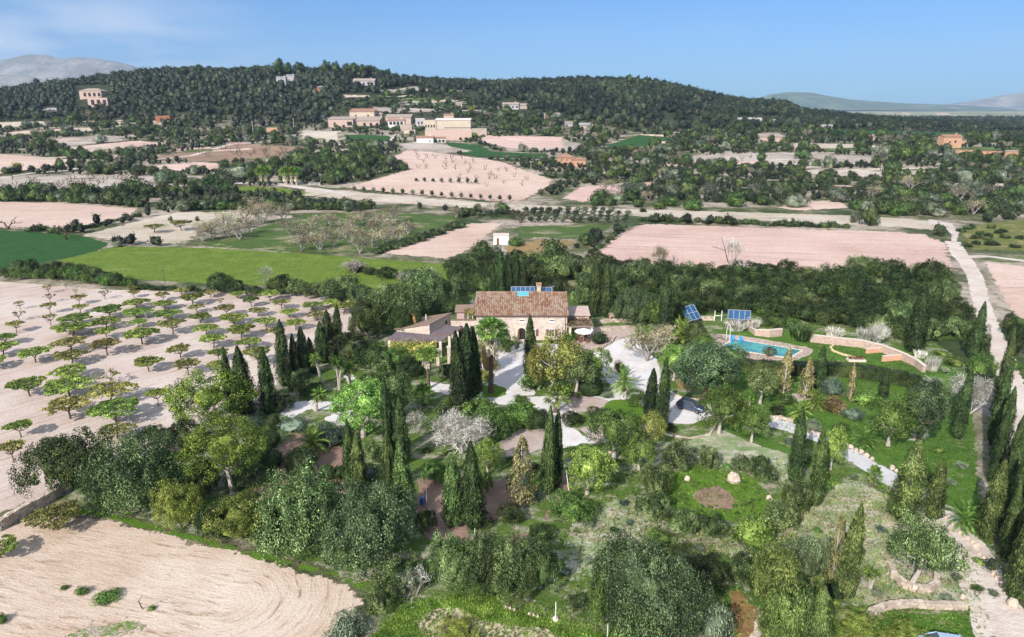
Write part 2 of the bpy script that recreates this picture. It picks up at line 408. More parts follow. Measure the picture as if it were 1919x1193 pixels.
mountain('mountains', 9000, [(-420, 205), (-200, 150), (-60, 118), (0, 116), (40, 108), (75, 100), (105, 101), (130, 110), (165, 106), (200, 109), (240, 116), (285, 131), (330, 155), (380, 205)], ((.15, .14, .11), (.29, .26, .22)), seed=3, rough=60)
mountain('hills', 7600, [(-300, 215), (-120, 165), (0, 138), (60, 142), (110, 152), (170, 168), (240, 205)], ((.19, .17, .13), (.30, .27, .22)), 1600, seed=5)
mountain('hills', 8200, [(1360, 205), (1410, 190), (1440, 177), (1475, 172), (1515, 173), (1550, 180), (1600, 187), (1640, 190), (1700, 194), (1760, 196), (1860, 202)], ((.07, .11, .07), (.15, .18, .11)), 1800, seed=8, rough=30)
mountain('mountains', 9400, [(1700, 204), (1760, 198), (1820, 192), (1860, 184), (1890, 176), (1919, 172), (1990, 165), (2100, 160), (2300, 180), (2420, 208)], ((.16, .16, .15), (.32, .30, .27)), seed=11, rough=45)
# ------------------------------------------------------------------ fields and roads
furr = angle_px((261, 702), (312, 688))
S = {}
S['orchard'] = soil('orchard earth', (.60, .52, .485), (.46, .35, .30), (.70, .65, .62), rot=furr, along=.07, across=1.1, streak=(.24, .135, .085), samt=.85, patch=.035, clod=3, speck=5.)
S['ploughed'] = soil('ploughed earth', (.62, .51, .43), (.46, .34, .25), (.76, .69, .62), along=.3, across=2.4, streak=(.25, .15, .08), samt=1., speck=6., patch=.05, green=(.10, .16, .035), gth=.70, centre=(P(430, 1130).x, P(430, 1130).y, -.25), clod=4, lump=.09)
S['pink'] = soil('pink earth', (.60, .44, .395), (.47, .33, .29), (.72, .58, .53), rot=angle_px((1085, 490), (1400, 500)), along=.03, across=.45, streak=(.30, .20, .17), samt=.8, patch=.02, clod=.8, rimscale=.3, speck=1.6)
S['pinkpale'] = soil('pale pink earth', (.60, .46, .40), (.50, .37, .31), (.68, .56, .50), rot=.1, along=.02, across=.3, streak=(.32, .23, .19), samt=.7, patch=.025, clod=.6, rimscale=.3, speck=1.4)
S['grey'] = soil('grey earth', (.42, .37, .34), (.24, .21, .18), (.62, .57, .53), rot=.05, along=.02, across=.35, streak=(.16, .15, .10), samt=.75, patch=.03, clod=.5, rimscale=.25, green=(.09, .12, .045), gth=.60, gsc=.08)
S['dry'] = soil('dry pasture', (.52, .46, .39), (.38, .33, .25), (.66, .61, .55), rot=.1, along=.04, across=.4, streak=(.17, .16, .08), samt=.7, patch=.03, clod=.8, rimscale=.3, green=(.11, .15, .05), gth=.60, gsc=.08)
S['brown'] = soil('brown earth', (.30, .21, .155), (.22, .15, .11), (.38, .28, .22), along=.02, across=.3, streak=(.15, .10, .07), patch=.02, clod=.5, rimscale=.25)
S['tan'] = soil('tan slope', (.30, .21, .10), (.20, .15, .06), (.38, .29, .15), along=.1, across=.3, streak=(.12, .12, .04), patch=.05, clod=.8, rimscale=.4, green=(.07, .10, .03), gth=.6)
S['bright'] = grass('meadow', (.075, .135, .016), (.155, .215, .03), (.25, .28, .09), dth=.58, dsc=.05, fine=1.2)
S['deep'] = grass('winter crop', (.018, .062, .014), (.032, .098, .02), (.06, .12, .03), dth=.7, dsc=.08, fine=.9)
S['mid'] = grass('rough grass', (.045, .085, .018), (.085, .135, .03), (.34, .31, .19), dth=.52, dsc=.05, fine=1.)
S['vine'] = grass('vineyard ground', (.10, .12, .03), (.15, .16, .04), (.30, .27, .13), dth=.5, dsc=.08, fine=.5)
S['garden'] = grass('garden grass', (.06, .115, .022), (.12, .19, .04), (.42, .41, .30), dth=.50, dsc=.22, soilc=(.50, .41, .34), sth=.58)
S['lawn'] = grass('lawn grass', (.045, .11, .015), (.10, .20, .03), (.26, .28, .12), dth=.57, dsc=.2, soilc=(.46, .39, .31), sth=.64)
S['fresh'] = grass('fresh grass', (.075, .165, .016), (.13, .245, .028), (.34, .36, .17), dth=.58, dsc=.35, fine=5)
S['straw'] = grass('dry grass', (.17, .27, .08), (.40, .46, .27), (.74, .70, .58), dth=.47, dsc=.3, soilc=(.60, .50, .43), sth=.56, fine=9, dk=.4)
S['track'] = soil('white track', (.64, .58, .54), (.50, .41, .36), (.74, .71, .68), along=.4, across=1.2, streak=(.42, .30, .24), samt=.55, patch=.15, clod=4, speck=6.)
S['mulch'] = soil('bark mulch', (.30, .205, .17), (.23, .15, .12), (.38, .28, .24), along=.6, across=1.5, streak=(.14, .09, .07), patch=.2, clod=5)
S['rust'] = soil('rusty soil', (.27, .155, .07), (.2, .12, .06), (.36, .24, .14), along=.6, across=1.5, streak=(.13, .08, .04), patch=.2, clod=5)
def gravelmat(name, c, d, rim=.8):
    nb = NB(name); v = nb.pos(); n2 = nb.noise(v, 7, 4, .8); n1 = nb.noise(v, .4, 5, .7)
    cc = nb.mix(nb.rng(n1, .35, .7), c, d); cc = nb.mix(nb.rng(n2, .5, .75, 0, .6), cc, tuple(x*.5 for x in c)); n3 = nb.noise(v, 2.2, 5, .85); cc = nb.mix(nb.rng(n3, .58, .70, 0, .75), cc, (c[0]*.42, c[1]*.36, c[2]*.28)); n4 = nb.noise(v, .25, 4, .7); cc = nb.mix(nb.rng(n4, .52, .68, 0, .5), cc, (c[0]*.78, c[1]*.70, c[2]*.62))
    nb.col(cc); nb.bump(n2, .05); rimcut(nb, rim); return nb.m
S['gravel'] = gravelmat('white gravel', (.68, .66, .67), (.55, .51, .50))
S['gravelpink'] = gravelmat('pinkish gravel', (.48, .40, .37), (.36, .28, .25))
S['road'] = soil('dirt road', (.58, .52, .50), (.46, .40, .37), (.68, .64, .62), along=.5, across=1.6, streak=(.26, .21, .18), samt=.5, patch=.1, clod=3)
S['slabs'] = gravelmat('pale concrete', (.58, .58, .60), (.48, .47, .48))
S['paving'] = masonry('terrace paving', (.46, .33, .28), (.52, .40, .34), (.42, .33, .30), 1.6)
# base estate lawn
sheet('grass', [(120, 905), (230, 862), (350, 835), (470, 775), (560, 690), (660, 630), (860, 590), (1150, 580), (1330, 580), (1560, 590), (1760, 640), (1822, 690), (1838, 850), (1860, 1000), (1925, 1150), (2000, 1300), (1300, 1330), (1100, 1330), (640, 1330), (690, 1120), (560, 1052), (330, 1000), (180, 960), (95, 935)], S['garden'], .004, 1.5)
flds = [
 ('field', [(-260, 518), (0, 526), (60, 530), (200, 541), (400, 545), (560, 549), (700, 560), (690, 600), (640, 640), (560, 690), (500, 740), (455, 775), (350, 838), (215, 870), (105, 925), (0, 965), (-60, 990), (-330, 1080)], 'orchard', .008, 1.2),
 ('field', [(-300, 1080), (-60, 1000), (0, 988), (60, 965), (120, 958), (200, 965), (330, 998), (450, 1030), (560, 1062), (650, 1082), (695, 1112), (685, 1150), (640, 1200), (600, 1330), (-500, 1330)], 'ploughed', .008, 1.3),
 ('field', [(-160, 420), (0, 430), (150, 438), (213, 455), (185, 472), (85, 492), (0, 505), (-200, 512)], 'deep', .008, 2),
 ('field', [(92, 490), (215, 460), (400, 463), (640, 478), (700, 483), (862, 494), (850, 535), (690, 550), (560, 542), (380, 533), (250, 525), (150, 505)], 'bright', .012, 2),
 ('field', [(-120, 374), (0, 376), (120, 379), (270, 389), (258, 404), (130, 432), (0, 429), (-150, 420)], 'pinkpale', .02, 3),
 ('field', [(135, 442), (260, 411), (330, 396), (440, 395), (560, 402), (560, 410), (430, 418), (385, 432), (370, 452), (330, 460), (213, 454)], 'dry', .02, 3),
 ('grass', [(330, 462), (400, 448), (560, 400), (720, 395), (880, 405), (850, 420), (700, 478), (520, 474)], 'mid', .016, 3),
 ('field', [(692, 476), (770, 450), (850, 418), (960, 414), (930, 438), (905, 460), (852, 489)], 'pinkpale', .024, 3),
 ('field', [(1072, 492), (1190, 416), (1400, 424), (1600, 430), (1735, 434), (1795, 460), (1805, 512), (1600, 511), (1400, 509), (1180, 497)], 'pink', .02, 3),
 ('field', [(560, 352), (640, 356), (800, 370), (960, 381), (1140, 389), (1400, 396), (1600, 402), (1770, 413), (1790, 436), (1690, 428), (1400, 413), (1150, 405), (900, 393), (700, 379), (560, 368)], 'dry', .03, 3),
 ('field', [(635, 353), (760, 318), (730, 294), (760, 280), (830, 286), (940, 302), (1042, 336), (1040, 348), (975, 381), (800, 369)], 'pinkpale', .03, 3),
 ('field', [(280, 295), (440, 268), (560, 275), (612, 285), (600, 300), (480, 305), (300, 303)], 'brown', .03, 4),
 ('field', [(270, 310), (380, 304), (480, 308), (420, 322), (280, 322)], 'pink', .03, 4),
 ('field', [(-80, 286), (0, 288), (145, 298), (140, 316), (70, 318), (0, 328), (-90, 330)], 'pinkpale', .03, 4),
 ('grass', [(-60, 335), (80, 325), (260, 330), (400, 328), (380, 350), (60, 360), (-60, 362)], 'grey', .03, 4),
 ('field', [(410, 348), (520, 350), (600, 362), (560, 366), (430, 360)], 'bright', .035, 3),
 ('field', [(1128, 272), (1190, 251), (1262, 258), (1240, 276), (1165, 284)], 'deep', .04, 4),
 ('field', [(828, 264), (900, 271), (930, 284), (1035, 288), (1030, 302), (900, 296), (840, 284)], 'deep', .04, 4),
 ('field', [(880, 252), (1060, 256), (1065, 279), (950, 279), (905, 268)], 'pink', .04, 4),
 ('field', [(1275, 292), (1460, 285), (1640, 292), (1660, 306), (1560, 313), (1290, 307)], 'grey', .04, 4),
 ('field', [(1480, 268), (1620, 270), (1700, 280), (1640, 288), (1480, 280)], 'dry', .04, 4),
 ('field', [(1490, 238), (1600, 244), (1720, 246), (1830, 250), (1820, 258), (1640, 254), (1500, 246)], 'deep', .05, 5),
 ('field', [(1500, 318), (1760, 312), (1800, 325), (1640, 335), (1500, 328)], 'dry', .04, 4),
 ('field', [(1380, 355), (1440, 340), (1560, 345), (1530, 358), (1420, 366)], 'mid', .04, 3),
 ('field', [(1720, 345), (1800, 338), (1900, 345), (1890, 352)], 'dry', .04, 3),
 ('field', [(1790, 436), (1830, 418), (1940, 408), (2080, 410), (2080, 478), (1919, 472), (1812, 470)], 'vine', .02, 2.5),
 ('field', [(1838, 488), (1919, 498), (2080, 505), (2100, 700), (1940, 660), (1900, 600), (1870, 550)], 'pinkpale', .012, 1.5),
 ('grass', [(1835, 482), (1870, 476), (1940, 480), (1940, 494), (1870, 492)], 'mid', .016, 1.5),
 ('grass', [(1840, 520), (1862, 560), (1900, 620), (1935, 720), (1980, 900), (2150, 900), (2000, 650), (1890, 570)], 'mid', .016, 1.2),
 ('field', [(636, 251), (735, 254), (742, 264), (700, 268), (645, 262)], 'deep', .04, 4),
 ('field', [(560, 243), (640, 246), (640, 268), (560, 264)], 'dry', .04, 4),
 ('field', [(740, 270), (800, 262), (900, 285), (830, 288), (755, 282)], 'grey', .045, 4),
 ('field', [(932, 462), (1008, 445), (1092, 450), (1060, 478), (960, 495)], 'tan', .024, 2.5),
 ('grass', [(960, 422), (1140, 418), (1165, 425), (1090, 452), (1010, 446), (950, 456)], 'mid', .018, 3),
 ('field', [(1042, 372), (1080, 350), (1140, 345), (1230, 335), (1230, 352), (1100, 382)], 'pink', .035, 3),
 ('field', [(1440, 388), (1500, 378), (1580, 372), (1600, 390), (1500, 396)], 'pinkpale', .035, 2.5),
 ('field', [(1130, 505), (1230, 506), (1330, 512), (1320, 520), (1140, 516)], 'pink', .012, 2),
 ('grass', [(690, 552), (860, 500), (1060, 500), (1150, 500), (1800, 515), (1825, 640), (1700, 640), (1500, 600), (1150, 580), (860, 590), (700, 620)], 'mid', .006, 2),
 # terraces on the left slope and above the village
 ('terrace', [(-20, 228), (90, 226), (95, 236), (-20, 240)], 'dry', .05, 4),
 ('terrace', [(20, 246), (190, 236), (200, 244), (100, 252), (10, 256)], 'dry', .05, 4),
 ('terrace', [(60, 262), (200, 252), (250, 262), (130, 275)], 'grey', .05, 4),
 ('terrace', [(120, 276), (260, 262), (330, 270), (240, 284), (150, 290)], 'pink', .05, 4),
 ('terrace', [(725, 193), (770, 186), (840, 184), (880, 190), (830, 193), (760, 199)], 'grey', .05, 5),
 ('terrace', [(740, 184), (800, 181), (850, 184), (870, 188), (800, 191), (750, 190)], 'mid', .09, 4),
 ('terrace', [(700, 168), (780, 160), (800, 170), (730, 176)], 'grey', .05, 5),
 ('terrace', [(690, 200), (760, 200), (840, 204), (830, 210), (700, 210)], 'grey', .05, 5),
 ('terrace', [(640, 176), (700, 178), (700, 184), (640, 184)], 'dry', .05, 5),
 ('terrace', [(930, 262), (1000, 262), (1100, 268), (1080, 285), (940, 284)], 'grey', .03, 5),
]
for nm, poly, mt, zo, rim in flds:
    o = sheet(nm, poly, S[mt], zo, rim*(1.9 if zo > .012 else 1.2))
rs = random.Random(5)
for k in range(20):
    x0 = rs.uniform(-40, 230); y0 = 226+k*4.4; w0 = rs.uniform(40, 150); t0 = rs.uniform(-.06, .02)
    flds.append(('terrace', [], '', 0, 0)); sheet('terrace', [(x0, y0), (x0+w0, y0+w0*t0), (x0+w0+5, y0+w0*t0+2.4), (x0+w0*.4, y0+3.4), (x0, y0+3)], S[rs.choice(['dry', 'grey', 'dry', 'pinkpale'])], .06+.004*k, 5); flds.pop()
for k in range(26):
    x0 = rs.uniform(1100, 1780); y0 = rs.uniform(262, 352); w0 = rs.uniform(50, 170); t0 = rs.uniform(-.03, .03); h0 = rs.uniform(3, 7)
    sheet('field', [(x0, y0), (x0+w0, y0+w0*t0), (x0+w0+8, y0+w0*t0+h0), (x0+w0*.4, y0+h0*1.2), (x0-4, y0+h0)], S[rs.choice(['dry', 'grey', 'grey', 'mid', 'pink'])], .07+.004*k, 5)
for k in range(18):
    x0 = rs.uniform(300, 620); y0 = rs.uniform(252, 300); w0 = rs.uniform(40, 120); sheet('field', [(x0, y0), (x0+w0, y0-w0*.05), (x0+w0+8, y0-w0*.05+4), (x0-4, y0+5)], S[rs.choice(['dry', 'grey', 'brown', 'mid', 'pink'])], .07+.004*k, 5)
for k in range(12):
    x0 = rs.uniform(690, 880); y0 = rs.uniform(168, 214); w0 = rs.uniform(25, 80); sheet('terrace', [(x0, y0), (x0+w0, y0-w0*.03), (x0+w0+4, y0+2), (x0-2, y0+3)], S[rs.choice(['dry', 'grey', 'mid', 'mid'])], .12+.004*k, 5)
# garden surfaces
gard = [
 ('lawn', [(1330, 650), (1345, 615), (1400, 612), (1560, 625), (1740, 665), (1822, 700), (1838, 860), (1845, 990), (1790, 960), (1720, 915), (1640, 865), (1560, 820), (1450, 790), (1400, 800), (1560, 870), (1500, 880), (1380, 850), (1340, 800), (1290, 700)], 'lawn', .012, 1.),
 ('grass', [(1640, 1200), (1630, 1165), (1660, 1145), (1810, 1140), (1850, 1193), (1870, 1330), (1640, 1330)], 'lawn', .012, .8),
 ('grass', [(680, 1330), (690, 1193), (745, 1135), (800, 1112), (900, 1108), (1040, 1140), (1140, 1175), (1300, 1215), (1300, 1330)], 'fresh', .012, .8),
 ('path', [(700, 1330), (790, 1193), (770, 1165), (800, 1138), (860, 1135), (930, 1165), (1020, 1170), (1080, 1193), (1120, 1330)], 'ploughed', .020, .9),
 ('grass', [(1200, 900), (1230, 880), (1300, 875), (1400, 885), (1450, 925), (1440, 965), (1360, 978), (1280, 965), (1220, 935)], 'fresh', .016, 1.),
 ('path', [(1290, 925), (1310, 908), (1350, 908), (1385, 930), (1380, 955), (1330, 955), (1300, 945)], 'mulch', .024, .9),
 ('grass', [(1040, 1020), (1060, 980), (1120, 940), (1180, 925), (1225, 960), (1300, 1000), (1400, 1000), (1420, 1050), (1380, 1080), (1340, 1010), (1240, 1010), (1140, 1030), (1110, 1100), (1050, 1090)], 'straw', .016, 1.5),
 ('path', [(1140, 880), (1220, 850), (1290, 820), (1350, 800), (1400, 820), (1480, 850), (1500, 880), (1470, 910), (1400, 885), (1300, 872), (1220, 880), (1140, 900)], 'straw', .020, 1.2),
 ('grass', [(1470, 1000), (1540, 910), (1600, 895), (1660, 920), (1700, 980), (1770, 1010), (1800, 1060), (1830, 1140), (1660, 1130), (1610, 1150), (1560, 1120), (1500, 1010)], 'straw', .016, 1.2),
 ('path', [(940, 1010), (1000, 985), (1040, 930), (1045, 885), (1070, 880), (1072, 920), (1030, 970), (990, 1008), (950, 1040)], 'mulch', .022, .6),
 ('path', [(778, 892), (875, 890), (960, 900), (1000, 930), (960, 970), (880, 985), (890, 1020), (800, 1020), (770, 950)], 'mulch', .020, .8),
 ('path', [(440, 950), (470, 905), (520, 830), (560, 805), (640, 830), (690, 870), (700, 900), (640, 905), (560, 900), (520, 930), (470, 960)], 'mulch', .016, 1.),
 ('path', [(1355, 1100), (1385, 1105), (1430, 1140), (1425, 1200), (1380, 1330), (1340, 1330), (1370, 1180)], 'rust', .020, .8),
 ('path', [(1412, 1150), (1432, 1150), (1428, 1200), (1400, 1330), (1370, 1330), (1400, 1193)], 'ploughed', .026, .5),
 ('gravel', [(925, 655), (985, 640), (1050, 645), (1045, 680), (1000, 702), (1008, 740), (940, 747), (900, 735), (925, 700), (890, 690)], 'gravel', .024, .5),
 ('gravel', [(1125, 642), (1190, 627), (1210, 655), (1232, 672), (1245, 695), (1238, 722), (1280, 742), (1345, 778), (1300, 796), (1225, 795), (1205, 772), (1150, 748), (1138, 720), (1118, 690), (1108, 662)], 'gravel', .020, .5),
 ('gravel', [(795, 712), (860, 722), (940, 744), (1010, 741), (1100, 738), (1160, 746), (1150, 762), (1085, 765), (1075, 800), (1120, 830), (1060, 840), (1010, 845), (1035, 795), (1000, 766), (940, 760), (870, 748), (800, 732)], 'gravel', .028, .5),
 ('gravel', [(930, 830), (975, 802), (1040, 805), (1050, 830), (1000, 850), (950, 860)], 'gravelpink', .032, .5),
 ('gravel', [(1080, 800), (1130, 795), (1180, 800), (1180, 825), (1110, 835)], 'gravelpink', .020, .5),
 ('gravel', [(1050, 745), (1110, 742), (1150, 752), (1110, 775), (1070, 770)], 'gravelpink', .036, .5),
 ('gravel', [(520, 778), (545, 752), (600, 748), (650, 755), (640, 766), (580, 770), (545, 785)], 'gravel', .022, .5),
 ('gravel', [(600, 786), (630, 770), (665, 765), (660, 790), (645, 800)], 'gravel', .024, .5),
 ('gravel', [(640, 700), (665, 695), (668, 712), (645, 715)], 'gravel', .024, .4),
 ('lawn', [(897, 727), (925, 718), (952, 728), (953, 740), (930, 747), (902, 744)], 'fresh', .034, .3),
 ('lawn', [(950, 758), (985, 750), (1010, 758), (1000, 768), (965, 768)], 'fresh', .034, .3),
 ('lawn', [(1125, 750), (1180, 746), (1215, 765), (1225, 790), (1190, 795), (1140, 775)], 'fresh', .034, .4),
 ('path', [(1260, 712), (1280, 705), (1310, 722), (1300, 735), (1270, 728)], 'tan', .034, .4),
 ('path', [(1465, 738), (1520, 735), (1540, 748), (1480, 756)], 'gravelpink', .02, .5),
 ('terrace', [(1068, 625), (1120, 612), (1190, 610), (1190, 624), (1150, 640), (1125, 660), (1075, 650)], 'paving', .05, .3),
 ('path', [(1700, 790), (1740, 800), (1750, 820), (1700, 830)], 'straw', .02, .8),
 ('path', [(1710, 905), (1760, 920), (1750, 945), (1720, 940)], 'mulch', .02, .8),
]
for nm, poly, mt, zo, rim in gard: sheet(nm, poly, S[mt], zo, rim)
# green weeds low in the ploughed field
for q, poly in enumerate([[(100, 1170), (200, 1150), (300, 1145), (340, 1165), (260, 1200), (90, 1230)], [(330, 1160), (400, 1130), (430, 1138), (360, 1175)], [(20, 1075), (60, 1070), (110, 1090), (40, 1100)]]):
    sheet('grass', poly, grass('weeds %d' % q, (.12, .20, .03), (.17, .26, .05), (.5, .43, .34), dth=.44, dsc=.5), .018, 3.)
# grassy foot of the hedge along the ploughed field
sheet('grass', [(130, 950), (200, 955), (330, 990), (450, 1022), (560, 1052), (660, 1078), (700, 1100), (690, 1118), (640, 1085), (540, 1066), (440, 1038), (320, 1006), (200, 975), (130, 965)], S['fresh'], .016, .5)
# roads
sheet('road', None, S['track'], .030, .45, world_pts=ribbon_px([(1925, 920), (1912, 850), (1906, 790), (1896, 720), (1877, 660), (1856, 615), (1841, 575), (1828, 520), (1812, 492), (1798, 476), (1786, 452)], [3.8, 3.8, 3.8, 3.8, 3.9, 4, 4, 4.2, 4.6, 5, 5]))
sheet('road', [(1779, 455), (1794, 455), (1800, 436), (1786, 418), (1740, 410), (1735, 418), (1768, 426), (1782, 440)], S['road'], .042, .8)
sheet('road', None, S['road'], .034, .6, world_pts=ribbon_px([(1800, 482), (1850, 480), (1930, 490)], [5, 3.5, 3.5]))
S['slabs2'] = S['slabs']
sheet('driveway', None, S['slabs'], .030, .3, world_pts=ribbon_px([(1440, 788), (1480, 800), (1530, 818), (1580, 843), (1630, 873), (1680, 905), (1725, 940), (1752, 962)], 3.5))
sheet('driveway', None, S['track'], .038, .5, world_pts=ribbon_px([(1745, 955), (1775, 985), (1810, 1030), (1840, 1085), (1870, 1150), (1900, 1250), (1930, 1350)], 5.0))
sheet('grass', None, S['straw'], .046, .35, world_pts=ribbon_px([(1765, 985), (1800, 1035), (1828, 1090), (1850, 1150), (1870, 1230)], 0.7))
sheet('grass', None, S['garden'], .040, .3, world_pts=ribbon_px([(1560, 834), (1570, 840), (1640, 882), (1700, 925), (1740, 955)], 0.35))
for pts, w in [([(0, 334), (60, 325), (130, 320), (145, 316)], 5), ([(290, 300), (360, 292), (420, 274), (470, 262), (520, 256), (640, 246)], 6), ([(410, 342), (520, 346), (640, 362), (660, 366)], 8),
               ([(715, 270), (735, 262), (745, 252)], 6), ([(1905, 385), (1900, 360), (1880, 345)], 5), ([(600, 345), (700, 325), (740, 315)], 5), ([(1170, 340), (1240, 330), (1300, 318)], 4), ([(790, 292), (900, 297), (1040, 300), (1130, 296)], 4)]:
    sheet('road', None, S['road'], .05, 1.2, world_pts=ribbon_px(pts, w))
# ------------------------------------------------------------------ plant materials
LM = {
 'darkgreen': leaf('dark foliage', (.016, .030, .010), (.045, .075, .024), (.12, .17, .055), gain=0.85),
 'green': leaf('green foliage', (.022, .044, .010), (.065, .115, .028), (.16, .23, .06), gain=1.45),
 'olive': leaf('olive foliage', (.022, .038, .014), (.082, .122, .043), (.25, .32, .15), gain=1.2),
 'olivedark': leaf('dark olive foliage', (.022, .036, .016), (.07, .098, .045), (.17, .215, .115), gain=1.05),
 'silver': leaf('silvery foliage', (.06, .08, .055), (.17, .20, .14), (.36, .40, .31)),
 'lime': leaf('lime foliage', (.035, .07, .012), (.11, .185, .035), (.26, .36, .10)),
 'pine': leaf('pine foliage', (.035, .06, .012), (.13, .19, .030), (.30, .37, .08), gain=1.45),
 'yellow': leaf('yellow foliage', (.06, .065, .014), (.185, .19, .045), (.40, .38, .13)),
 'yellowgreen': leaf('yellow green foliage', (.05, .07, .012), (.15, .18, .035), (.32, .34, .10)),
 'cypress': leaf('cypress foliage', (.014, .028, .010), (.040, .066, .022), (.105, .145, .05), gain=0.85, trans=.08),
 'cyplight': leaf('light cypress foliage', (.022, .040, .012), (.068, .102, .030), (.18, .235, .08), gain=1.0, trans=.08),
 'cypbrown': leaf('browned cypress foliage', (.05, .05, .02), (.16, .15, .06), (.34, .30, .16), trans=.05),
 'fig': leaf('fig foliage', (.04, .07, .014), (.15, .21, .04), (.33, .39, .10), gain=1.15),
 'figdry': leaf('drying fig foliage', (.08, .08, .02), (.22, .22, .06), (.42, .39, .15), gain=1.1),
 'palm': leaf('palm foliage', (.03, .06, .012), (.10, .17, .035), (.24, .32, .08)),
 'deadfrond': leaf('dead fronds', (.22, .18, .14), (.40, .34, .28), (.62, .56, .50), trans=0),
 'blossom': leaf('almond twigs', (.10, .085, .05), (.22, .185, .125), (.42, .37, .29), trans=.1),
 'greytwig': leaf('grey twigs', (.20, .18, .18), (.42, .40, .40), (.66, .64, .64), trans=0),
 'brownleaf': leaf('brown foliage', (.06, .04, .02), (.16, .11, .06), (.28, .21, .13)),
 'blue': leaf('blue green foliage', (.025, .045, .035), (.07, .10, .08), (.16, .20, .17)),
 'fardark': leaf('far dark foliage', (.012, .022, .008), (.030, .050, .018), (.085, .12, .042), shift=.25, gain=1.),
 'fargreen': leaf('far green foliage', (.018, .036, .010), (.050, .085, .024), (.12, .175, .05), shift=.25, gain=1.),
 'farolive': leaf('far olive foliage', (.025, .036, .02), (.065, .085, .05), (.15, .18, .12), shift=.25, gain=1.),
 'farsilver': leaf('far silver foliage', (.045, .055, .04), (.12, .135, .105), (.25, .27, .22), shift=.25, gain=1.),
 'bluegreen': leaf('dense green foliage', (.022, .040, .022), (.07, .11, .055), (.19, .25, .13), gain=1.0),
 'feather': leaf('feathery foliage', (.05, .07, .035), (.15, .19, .10), (.32, .38, .23), gain=1.2),
 'feathergreen': leaf('feathery green foliage', (.035, .055, .015), (.12, .155, .04), (.27, .31, .11), gain=1.1),
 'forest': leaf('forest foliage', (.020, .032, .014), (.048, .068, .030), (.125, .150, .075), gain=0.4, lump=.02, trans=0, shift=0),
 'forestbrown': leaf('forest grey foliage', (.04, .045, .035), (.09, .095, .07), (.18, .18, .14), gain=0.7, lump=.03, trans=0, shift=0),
}
BARK = plain('bark', (.115, .085, .062), .95, .3, 3, spec=.1)
PALE = plain('pale bark', (.40, .36, .32), .95, .2, 3, spec=.1)
WHITEB = plain('whitish branches', (.46, .44, .42), .95, .15, 3, spec=.1)
FIGB = plain('fig bark', (.13, .095, .075), .95, .25, 3, spec=.1)
GREYB = plain('grey branches', (.30, .27, .255), .95, .2, 3, spec=.1)
# ------------------------------------------------------------------ plant shapes
def unit(a): return a/(np.linalg.norm(a, axis=-1, keepdims=True)+1e-9)
def leaves(g, C, N, L, W, rg, jit=.55, up=None, m=0):
    n = len(C); N = unit(N+jit*rg.normal(size=(n, 3)))
    t = rg.normal(size=(n, 3)) if up is None else np.array(up)+.35*rg.normal(size=(n, 3))
    t = unit(t-(t*N).sum(1, keepdims=True)*N); b = np.cross(N, t)
    s = rg.uniform(.6, 1.25, (n, 1)); Lh = L/2*s; Wh = W/2*s
    g.quads(np.stack([C+t*Lh, C+b*Wh, C-t*Lh, C-b*Wh], 1), m)
def sphdirs(n, rg, zmin=-1.):
    z = rg.uniform(zmin, 1, n); a = rg.uniform(0, 2*math.pi, n); r = np.sqrt(1-z*z)
    return np.stack([r*np.cos(a), r*np.sin(a), z], 1)
def lumpf(D, ph, amp): return 1+amp*(np.sin(D[:, 0]*3.1+ph[0])*np.cos(D[:, 1]*2.7+ph[1])+.6*np.sin(D[:, 2]*4.3+ph[2]+D[:, 0]*2))
def crown(g, rg, r, c, ncl, cr, nl, L, W, jit=.55, zmin=-.35, core=.74, amp=.16, m=0, up=None, flat=1., kin=.72):
    r = np.array(r, float); c = np.array(c, float); ph = rg.uniform(0, 6, 3)
    D = sphdirs(ncl, rg, zmin); k = lumpf(D, ph, amp)*rg.uniform(kin, 1.0, ncl)
    Cc = c+D*r*k[:, None]
    crs = cr*rg.uniform(.65, 1.35, ncl)
    ld = sphdirs(ncl*nl, rg); own = np.repeat(np.arange(ncl), nl)
    keep = (ld*D[own]).sum(1) > -.35; ld, own = ld[keep], own[keep]
    pos = Cc[own]+ld*(crs[own]*rg.uniform(.7, 1.08, len(own)))[:, None]*np.array([1, 1, flat])
    ok = pos[:, 2] > .05
    leaves(g, pos[ok], (ld*.75+D[own]*.45)[ok], L, W, rg, jit, up, m)
    if core:
        nu, nv = 14, 9
        u = np.arange(nu)*2*math.pi/nu; v = np.linspace(-1.1, 1.45, nv)
        DD = np.stack([np.cos(v)[:, None]*np.cos(u)[None], np.cos(v)[:, None]*np.sin(u)[None], np.broadcast_to(np.sin(v)[:, None], (nv, nu))], -1).reshape(-1, 3)
        VV = c+DD*r*core*lumpf(DD, ph, amp)[:, None]; VV[:, 2] = np.maximum(VV[:, 2], .02)
        i = np.arange(nv-1)[:, None]*nu; j = np.arange(nu)[None]; jn = (j+1) % nu
        g.add(VV, np.stack([i+j, i+jn, i+nu+jn, i+nu+j], -1).reshape(-1, 4), m)
def branch(g, rg, p, d, ln, r, dep, m=0, sides=5, kids=(3, 4), spread=.75, up=.12, tips=None, k=.68):
    pts = [p]; q = np.array(p, float); dd = unit(np.array(d, float))
    for i in range(3):
        dd = unit(dd+rg.normal(size=3)*.16+np.array([0, 0, up])); q = q+dd*ln/3; pts.append(q.copy())
    g.tube(pts, np.linspace(r, r*.55, 4), sides if dep > 1 else 3, m)
    if dep <= 0:
        if tips is not None: tips.append((q.copy(), dd.copy()))
        return
    for _ in range(rg.integers(kids[0], kids[1]+1)):
        t = rg.uniform(.45, 1.0); b = pts[1]+(pts[3]-pts[1])*t
        nd = unit(dd+spread*rg.normal(size=3)+np.array([0, 0, up]))
        branch(g, rg, b, nd, ln*k*rg.uniform(.8, 1.15), r*.55, dep-1, m, sides, kids, spread, up, tips, k)
